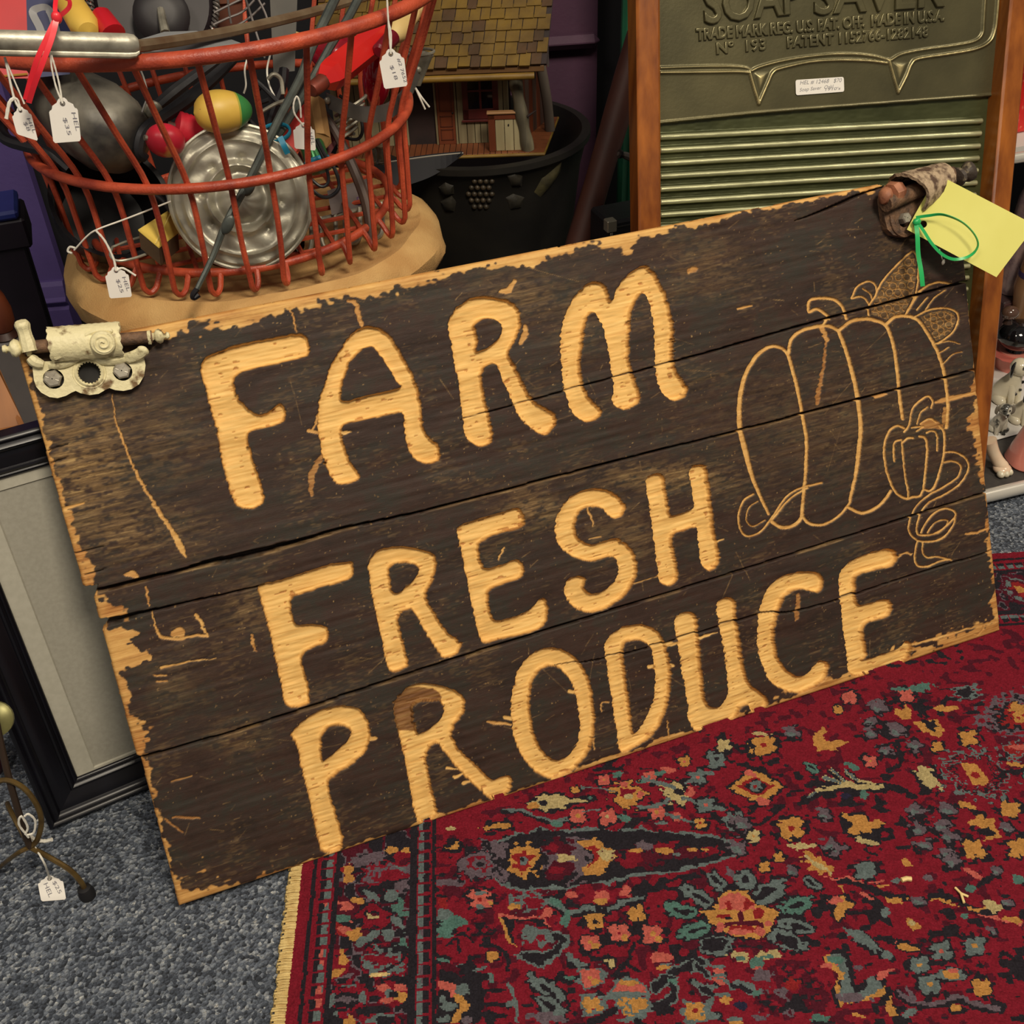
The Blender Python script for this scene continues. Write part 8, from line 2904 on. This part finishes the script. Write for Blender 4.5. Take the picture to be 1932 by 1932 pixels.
def pot_n(P):
    v = arr((P[0] - PT[0], P[1] - PT[1], -.05))
    return v / np.linalg.norm(v)


m_grape = mat('worn_brown_grapes', (74, 62, 46), .5, col2=(50, 44, 34), scale=80)
mb = MB()
for r in range(5):
    for c in range(5 - (r % 2)):
        if (r == 4 and c in (0, 4)) or (r == 0 and c in (0,)):
            continue
        P = on_pot(884 + 11 * c + (5.5 if r % 2 else 0), 342 + 12 * r)
        rr = 5.4 * mpp(P)
        mb.ell(P, rr, rr, rr, n=10, m=7)
obj('grape_cluster', mb, m_grape, POT)
m_leafp = mat('olive_brown_relief_leaf', (86, 80, 50), .6, col2=(56, 52, 36), scale=60, bump=.4)
m_leafd = mat('dark_relief_leaf', (48, 44, 34), .6, col2=(34, 32, 28), scale=60, bump=.4)
for pts, mm in (([(1004, 364), (1022, 336), (1046, 316), (1062, 300), (1058, 322), (1040, 350), (1020, 372)], m_leafp), ([(826, 352), (840, 344), (856, 350), (858, 366), (838, 372)], m_leafd), ([(830, 380), (852, 366), (862, 380), (858, 400), (840, 398)], m_leafd), ([(954, 330), (968, 318), (986, 332), (984, 352), (964, 352)], m_leafd), ([(952, 372), (968, 364), (990, 372), (984, 392), (962, 396)], m_leafd)):
    P_ = [on_pot(*p) for p in pts]
    cen = on_pot(*np.mean(pts, 0))
    n = len(P_)
    mb = MB()
    V = P_ + [cen + (p - cen) * .55 + pot_n(p) * .0035 for p in P_] + [cen + pot_n(cen) * .0045]
    mb.add(V, [(i, (i + 1) % n, n + (i + 1) % n, n + i) for i in range(n)] + [(n + i, n + (i + 1) % n, 2 * n) for i in range(n)])
    obj('relief_leaf', mb, mm, POT)
# ================================================================ things between the cabin and the washboard
PL_ = thing('wooden_pole', 'dark reddish brown wooden pole leaning left of the washboard', 'pole', tuple(onfloor(1040, 560)))
p0, p1 = at(1092, 462, .52), at(1196, 110, .56)
d = p1 - p0
t0 = (FLOOR_Z + .006 - p0[2]) / d[2]
b0, b1 = p0 + d * t0, p0 + d * 1.12
mb = MB()
P_ = [b0 + (b1 - b0) * k / 12 for k in range(13)]
mb.tube(P_, [25 * mpp(p0) * (1 + .05 * math.sin(k * 1.3)) for k in range(13)], 14)
obj('shaft', mb, mat('dark_reddish_brown_wood', (88, 48, 36), .55, col2=(66, 38, 32), scale=24, stretch=(1, 1, .12), bump=.25), PL_)
mb = MB()
mb.lathe([(.010, 0), (.0135, .001), (.0155, .010), (.014, .011)], b0 - (d / np.linalg.norm(d)) * .004, d, 14)
obj('worn_end', mb, mat('pale_worn_wood_end', (120, 84, 62), .7), PL_)
gy = .70
GB_ = thing('green_board', 'tall dark green painted board standing behind the wooden pole', 'board', (at(1185, 400, gy)[0], gy, FLOOR_Z))
ga, gb = at(1170, 300, gy), at(1215, 300, gy)
zb0 = at(1180, 418, gy)[2]
mb = MB()
mb.bbox((ga[0], gy, FLOOR_Z), (ga[0] + .19, gy + .012, 1.2), .004)
obj('board', mb, mat('dark_green_paint', (22, 84, 58), .5, col2=(16, 66, 46), scale=12), GB_, False)
mb = MB()
mb.bbox((ga[0] + .012, gy - .004, .1), (ga[0] + .18, gy - .0002, 1.1), .002)
obj('raised_panel', mb, mat('green_raised_panel', (20, 78, 54), .5), GB_, False)
PS_ = thing('pale_card', 'sliver of pale yellow card standing behind the left post of the washboard', 'card', tuple(at(1196, 416, .56)))
q = [at(1186, 418, .56), at(1215, 418, .56), at(1215, 386, .56), at(1194, 386, .56)]
bk = arr((0, .002, 0))
mb = MB()
mb.add(q + [p + bk for p in q], [(3, 2, 1, 0), (4, 5, 6, 7), (0, 1, 5, 4), (1, 2, 6, 5), (2, 3, 7, 6), (3, 0, 4, 7)])
obj('card', mb, mat('pale_yellow_card', (222, 214, 160), .8), PS_, False)
TK = thing('luggage_case', 'small black case with a metal corner on the floor left of the washboard', 'case', tuple(onfloor(1170, 560)))
ty = .46
tl = at(1148, 420, ty)
mb = MB()
mb.bbox((tl[0], ty, FLOOR_Z), (tl[0] + .14, ty + .05, tl[2]), .003)
obj('body', mb, mat('black_leatherette', (24, 24, 28), .5, bump=.3, bscale=300), TK, False)
mb = MB()
mb.bbox((tl[0] - .0015, ty - .0015, tl[2] - .012), (tl[0] + .010, ty + .010, tl[2] + .0015), .001)
mb.bbox((tl[0] + .002, ty - .0012, tl[2] - .05), (tl[0] + .0055, ty - .0002, tl[2] - .0125), .0004)
obj('metal_corner', mb, mat('worn_nickel_corner', (170, 164, 148), .4, .6), TK, False)
mb = MB()
mb.bbox((tl[0], ty - .0008, tl[2] - .008), (tl[0] + .14, ty - .0001, tl[2] - .006), .0003)
obj('lid_seam', mb, mat('dark_seam', (44, 42, 40), .6), TK, False)
RE_ = thing('grey_rod', 'dark grey metal rod end poking out left of the washboard post', 'rod', tuple(at(1180, 300, .50)))
rod(RE_, 'rod', [(1166, 290, .5), (1182, 294, .5), (1200, 304, .5)], [4, 7, 6], mat('dark_grey_rod_metal', (96, 88, 84), .5, .4))
rod(RE_, 'collar', [(1168, 290, .499), (1172, 291, .499)], 8.5, m_black)
# black drape base / dark low shelf that closes the bottom of the back
# ================================================================ shelf with ceramic figures at the right edge
SF0 = onfloor(1880, 946)
SY = SF0[1]
m_chr = mat('satin_metal_tube', (214, 210, 200), .28, .35)
m_shelf = mat('dark_grey_shelf_mat', (66, 62, 58), .8, col2=(54, 50, 48), scale=80, bump=.2)
m_wm = mat('white_enamel_shelf', (214, 210, 204), .4)
m_crm = mat('cream_glazed_china', (222, 214, 190), .18, coat=.5, col2=(212, 202, 176), scale=30)
m_blkg = mat('glossy_black_glaze', (18, 16, 18), .08, coat=.6)
m_pink = mat('pink_glazed_china', (222, 142, 126), .25, coat=.4, col2=(212, 130, 116), scale=30)
SX0 = SF0[0] - .10
SHF = thing('metal_shelf', 'low shelf unit with shiny metal front tube holding ceramic figures at right', 'shelf', (SX0 + .3, SY + .1, FLOOR_Z))
zt = at(1880, 930, SY)[2]
mb = MB()
sp0 = at(1876, 932, SY)
sdir = arr((1, -.06, 0))
sdir /= np.linalg.norm(sdir)
mb.tube([sp0 - sdir * .10, sp0 + sdir * .55], 13 * mpp(sp0), 14)
obj('front_tube', mb, m_chr, SHF)
z1 = sp0[2] - .001
mb = MB()
mb.box((SX0, SY + .004, z1 - .006), (SX0 + .66, SY + .30, z1))
obj('lower_board', mb, m_shelf, SHF, False)
y2 = SY + .085
w0_ = at(1885, 866, y2)
w1_ = at(1885, 826, y2)
mb = MB()
mb.bbox((SX0, y2, z1 + .0002), (SX0 + .66, y2 + .2, w1_[2]), .003)
obj('raised_step', mb, m_wm, SHF, False)
y3 = SY + .30
r0_ = at(1925, 278, y3)
mb = MB()
mb.tube([arr((SX0, y3 - .01, r0_[2])), arr((SX0 + .66, y3 - .05, r0_[2]))], 10 * mpp(r0_), 12)
obj('upper_tube', mb, m_chr, SHF)
mb = MB()
mb.box((SX0, y3 + .002, r0_[2] - .008), (SX0 + .66, y3 + .20, r0_[2]))
obj('upper_board', mb, m_wm, SHF, False)
for xx in (SX0 + .32, SX0 + .64):
    for yy in (SY + .02, SY + .47):
        mb = MB()
        mb.bbox((xx, yy, FLOOR_Z), (xx + .014, yy + .014, r0_[2] + .03), .002)
        obj('upright', mb, m_chr, SHF, False)
S2 = w1_[2]                                       # top of the raised step
yf_ = y2 + .03


def fig(name, label, cat, px, py, y, group='ceramic figures on the low shelf'):
    return thing(name, label, cat, tuple(at(px, py, y)), group)


# cream paw of a china animal on the front of the shelf
PW = fig('china_paw', 'cream china animal with rounded paw at the front of the low shelf', 'figurine', 1884, 900, SY + .03)
mb = MB()
zz_ = z1
p = at(1884, 884, SY + .035)
s_ = mpp(p)
base = arr((p[0], SY + .035, zz_))
mb.tube(spline([base + arr((-.014, .012, .040)), base + arr((-.008, .008, .026)), base + arr((-.002, .002, .014)), base + arr((.002, -.004, .0075))], 5), [.0085, .008, .0078, .0076, .0074, .0072, .007, .007, .007, .007, .0072, .0074, .0074, .0076, .0076, .0074], 14)
mb.ell(base + arr((.001, -.004, .0062)), .0105, .011, .0062, n=18, m=10)
LGO = obj('leg', mb, mat('cream_pink_china', (226, 190, 160), .2, coat=.5, col2=(230, 214, 186), scale=26), PW)
for k in range(3):
    mb = MB()
    mb.ell(base + arr((-.007 + .0062 * k, -.0125 + .0012 * abs(k - 1), .0048)), .0040, .0052, .0044, n=12, m=8)
    obj('toe', mb, m_crm, PW)
# pink cup-shaped china skirt
PKF = fig('pink_figurine', 'pink china bell shaped figure cut off by the right edge of the photo', 'figurine', 1930, 890, SY + .03)
p = at(1934, 880, SY + .035)
base = arr((p[0] + .006, SY + .035, z1))
mb = MB()
mb.lathe([(.0005, 0), (.027, .0005), (.029, .003), (.026, .016), (.020, .040), (.015, .058), (.012, .070), (.0005, .072)], base, (.0, 0, 1), 30, cap=False, wob=lambda a, i: 1 + .03 * math.sin(6 * a))
obj('skirt', mb, m_pink, PKF)
mb = MB()
mb.lathe([(.012, .069), (.0135, .074), (.011, .086), (.007, .092), (.0005, .093)], base, (0, 0, 1), 24, cap=False)
obj('torso', mb, m_crm, PKF)


def pup(label, px, py, y, s, spots, extra=None, body=m_crm, muzzle=None, ears=m_blkg, yaw=0.0):
    """seated china dog: continuous body, head with ears, eyes and nose"""
    p = at(px, py, y)
    b = arr((p[0], y, S2))
    r = thing('china_dog', label, 'figurine', tuple(b), 'ceramic figures on the low shelf')
    c_, s2 = math.cos(yaw), math.sin(yaw)

    def L(q):
        return b + s * arr((q[0] * c_ - q[1] * s2, q[0] * s2 + q[1] * c_, q[2]))
    mb = MB()
    P_ = spline([L((0, .35, .02)), L((0, .30, .35)), L((0, .12, .75)), L((0, .02, 1.1)), L((0, -.02, 1.3))], 5)
    mb.tube(P_, [s * v for v in np.interp(np.linspace(0, 1, len(P_)), [0, .25, .5, .75, 1], [.42, .44, .38, .27, .22])], 18)
    mb.ell(L((0, -.06, 1.55)), .34 * s, .36 * s, .34 * s, n=20, m=14)
    mb.ell(L((0, -.36, 1.45)), .19 * s, .22 * s, .16 * s, n=16, m=10)
    for sx in (-1, 1):
        mb.tube(spline([L((.18 * sx, -.02, .85)), L((.20 * sx, -.14, .45)), L((.19 * sx, -.20, .10)), L((.19 * sx, -.32, .06))], 4), [s * v for v in np.linspace(.15, .10, 13)], 10)
        mb.ell(L((.36 * sx, .2, .16)), .20 * s, .34 * s, .20 * s, n=14, m=8)
    obj('body', mb, body, r)
    for sx in (-1, 1):
        mb = MB()
        mb.tube(spline([L((.24 * sx, .02, 1.78)), L((.40 * sx, -.02, 1.66)), L((.43 * sx, -.04, 1.40)), L((.38 * sx, -.05, 1.22))], 4), [s * v for v in (.05, .08, .10, .12, .13, .13, .13, .13, .12, .11, .09, .06, .03)], 10, flat=.5)
        obj('ear', mb, ears, r)
        mb = MB()
        mb.ell(L((.13 * sx, -.36, 1.64)), .055 * s, .04 * s, .07 * s, n=10, m=8)
        obj('eye', mb, m_blkg, r)
    mb = MB()
    mb.ell(L((0, -.56, 1.50)), .085 * s, .06 * s, .06 * s, n=12, m=8)
    obj('nose', mb, m_blkg, r)
    mb = MB()
    P_ = [L((.08 * math.sin(a), -.50 - .05 * math.cos(a), 1.38 - .03 * math.cos(a))) for a in np.linspace(-1.3, 1.3, 9)]
    mb.tube(P_, .018 * s, 5)
    obj('mouth', mb, mat('red_painted_mouth', (206, 60, 40), .3) if extra == 'red' else m_blkg, r)
    if spots:
        for k, (x_, y_, z_, q) in enumerate(spots):
            mb = MB()
            mb.ell(L((x_, y_, z_)), q * s, .05 * s, q * s, n=12, m=6)
            obj('spot', mb, m_blkg, r)
    return r


pup('cream china dog with black spots and red mouth on the white step beside washboard', 1896, 780, yf_ + .03, .034, [(-.2, -.36, 1.72, .09), (.2, -.22, .9, .07), (-.1, -.24, .5, .06), (.12, -.26, .62, .05)], 'red', yaw=.25)
pup('grey and white china puppy with long ears and head down beside the post', 1880, 826, yf_ - .02, .022, None, body=mat('grey_and_white_glaze', (196, 190, 174), .2, coat=.5, col2=(70, 70, 66), scale=55, lo=.5, hi=.56), ears=mat('grey_glaze_ear', (120, 114, 102), .25), yaw=-.4)
pup('small cream china puppy with dark dots and blue collar at the right edge', 1921, 826, yf_ - .015, .027, [(-.12, -.25, .7, .05), (.05, -.27, .5, .05), (.1, -.24, .85, .04), (-.05, -.36, 1.75, .05), (.22, -.2, .4, .06)], yaw=.1)
# glossy black round vase, brown lidded pot, pink shell and clear glass
y4 = yf_ + .10
BV_ = fig('black_vase', 'glossy black round china vase behind the cream dog at right edge', 'vase', 1918, 660, y4)
p = at(1923, 632, y4)
mb = MB()
rr = 40 * mpp(p)
mb.ell(p, rr, rr * .9, rr * .72, n=28, m=18)
obj('body', mb, m_blkg, BV_)
mb = MB()
mb.lathe([(rr * .3, -rr * .78), (rr * .42, -rr * .80), (rr * .36, -rr * .6), (rr * .3, -rr * .58)], p, (0, 0, 1), 20)
obj('foot', mb, m_blkg, BV_)
mb = MB()
hz = p[2] - rr * .80
mb.lathe([(.0005, S2), (.020, S2), (.020, hz), (.0005, hz)], (p[0], p[1], 0), (0, 0, 1), 24)
PNK = fig('pink_dish', 'pink ridged china dish standing under the black vase', 'dish', 1900, 690, y4)
obj('stand', mb, m_pink, PNK)
mb = MB()
mb.lathe([(.021, hz - .006), (.034, hz - .002), (.036, hz - .0005), (.020, hz - .0012)], (p[0], p[1], 0), (0, 0, 1), 28, wob=lambda a, i: 1 + .05 * math.sin(9 * a))
obj('rim', mb, mat('rose_glaze', (196, 104, 92), .25, coat=.4), PNK)
BPT = fig('brown_lidded_pot', 'small smoky brown glass lid at the right of the washboard post', 'lid', 1903, 600, y4 - .01)
p = at(1906, 590, y4 - .01)
rr = 15 * mpp(p)
mb = MB()
mb.ell(p, rr * 1.1, rr, rr * .85, n=24, m=14)
obj('dome', mb, mat('smoky_brown_glaze', (86, 62, 50), .12, coat=.5), BPT)
mb = MB()
mb.ell(p + arr((-rr * .9, -rr * .2, -rr * .35)), rr * .3, rr * .3, rr * .25, n=12, m=8)
mb.lathe([(rr * .25, -rr * 1.5), (rr * .6, -rr * 1.45), (rr * .4, -rr * .8), (rr * .25, -rr * .79)], p, (0, 0, 1), 18)
obj('foot', mb, mat('smoky_brown_foot', (60, 44, 38), .2), BPT)
GV = fig('glass_vase', 'clear amber tinted glass vase with purple band right of the washboard', 'vase', 1926, 560, y4 + .03)
p = at(1935, 600, y4 + .035)
hb = p[2]
tp = at(1935, 470, y4 + .035)[2]
mb = MB()
mb.lathe([(.0005, hb), (.018, hb + .001), (.026, hb + (tp - hb) * .45), (.020, tp), (.0185, tp), (.0240, hb + (tp - hb) * .45), (.016, hb + .004), (.0005, hb + .004)], (p[0], p[1], 0), (0, 0, 1), 30, cap=False)
obj('glass', mb, mat('amber_clear_glass', (222, 176, 130), .06, trans=.55, col2=(206, 160, 118), scale=20), GV)
mb = MB()
zq = hb + (tp - hb) * .62
mb.lathe([(.0245, zq - .004), (.0252, zq), (.0245, zq + .004)], (p[0], p[1], 0), (0, 0, 1), 30, cap=False)
obj('purple_band', mb, mat('purple_enamel_band', (70, 56, 96), .2), GV)
PG = fig('glass_plinth', 'frosted purple grey glass block carrying the vase at the right edge', 'block', 1920, 400, y4 + .03)
mb = MB()
mb.bbox((p[0] - .024, p[1] - .022, S2), (p[0] + .05, p[1] + .022, hb - .0002), .002)
obj('block', mb, mat('frosted_grey_block', (150, 128, 118), .25, coat=.4, col2=(120, 100, 100), scale=60), PG, False)
mb = MB()
mb.bbox((p[0] - .026, p[1] - .024, hb - .012), (p[0] + .05, p[1] - .0221, hb - .006), .0005)
obj('band', mb, mat('dull_purple_band', (86, 70, 96), .3), PG, False)
TX = fig('purple_glass_bottle', 'grey purple textured glass bottle right of the washboard below the metal tube', 'bottle', 1920, 420, y4 + .075)
p = at(1926, 470, y4 + .075)
tp = at(1926, 312, y4 + .075)[2]
mb = MB()
mb.lathe([(.0005, p[2] - .06), (.019, p[2] - .059), (.0205, p[2]), (.019, p[2] + (tp - p[2]) * .6), (.011, p[2] + (tp - p[2]) * .85), (.0105, tp), (.0005, tp)], (p[0], p[1], 0), (0, 0, 1), 30, cap=False, wob=lambda a, i: 1 + .03 * math.sin(10 * a + i))
obj('bottle', mb, mat('grey_purple_glass', (112, 92, 96), .25, coat=.4, col2=(150, 126, 120), scale=50, bump=.5, bscale=160), TX)
mb = MB()
mb.lathe([(.012, tp - .004), (.0128, tp), (.0128, tp + .006), (.0005, tp + .0065)], (p[0], p[1], 0), (0, 0, 1), 24, cap=False)
obj('stopper', mb, m_blkg, TX)
mb = MB()
hz2 = p[2] - .0602
mb.bbox((p[0] - .03, p[1] - .026, S2), (p[0] + .05, p[1] + .026, hz2), .002)
BX2 = fig('dark_box', 'dark box under the purple glass bottle on the shelf', 'box', 1922, 560, y4 + .075)
obj('carton', mb, mat('dark_maroon_box', (62, 44, 46), .6), BX2, False)
mb = MB()
mb.bbox((p[0] - .031, p[1] - .0275, hz2 - .012), (p[0] + .051, p[1] - .0262, hz2 - .002), .0006)
obj('lid_edge', mb, mat('maroon_box_lid', (78, 52, 52), .6), BX2, False)
RDB = fig('red_textured_box', 'bright red glittery box on the upper shelf at the right edge', 'box', 1927, 270, y3 + .05)
p = at(1919, 215, y3 + .04)
mb = MB()
mb.bbox((p[0], y3 + .04, r0_[2] + .0002), (p[0] + .12, y3 + .12, r0_[2] + .11), .003)
obj('carton', mb, mat('red_glitter_card', (216, 40, 34), .35, col2=(236, 120, 96), scale=160, lo=.55, hi=.7), RDB, False)
mb = MB()
mb.bbox((p[0] - .001, y3 + .038, r0_[2] + .1101), (p[0] + .121, y3 + .122, r0_[2] + .135), .003)
obj('lid', mb, mat('salmon_card_lid', (214, 120, 84), .4), RDB, False)
# ---- bits of straw on the rug
m_straw = mat('pale_straw', (232, 206, 140), .7)
for lab, segs in (('single short chip of pale straw lying on the rug above the large flower', [[(1700, 1663), (1710, 1660), (1719, 1661)]]), ('forked pale straw sprig lying on the dark vine of the rug at right', [[(1801, 1677), (1812, 1688), (1818, 1706)], [(1812, 1688), (1826, 1694)]]), ):
    P0 = onfloor(*segs[0][0], RUG_Z)
    r = thing('straw_bit', lab, 'straw', tuple(P0), 'bits of straw dropped on the rug')
    for sgm in segs:
        mb = MB()
        mb.tube([onfloor(*q, RUG_Z) + arr((0, 0, .0018)) for q in sgm], [.0010 if len(segs) > 1 else .0019] * len(sgm), 6)
        obj('stalk', mb, m_straw, r)
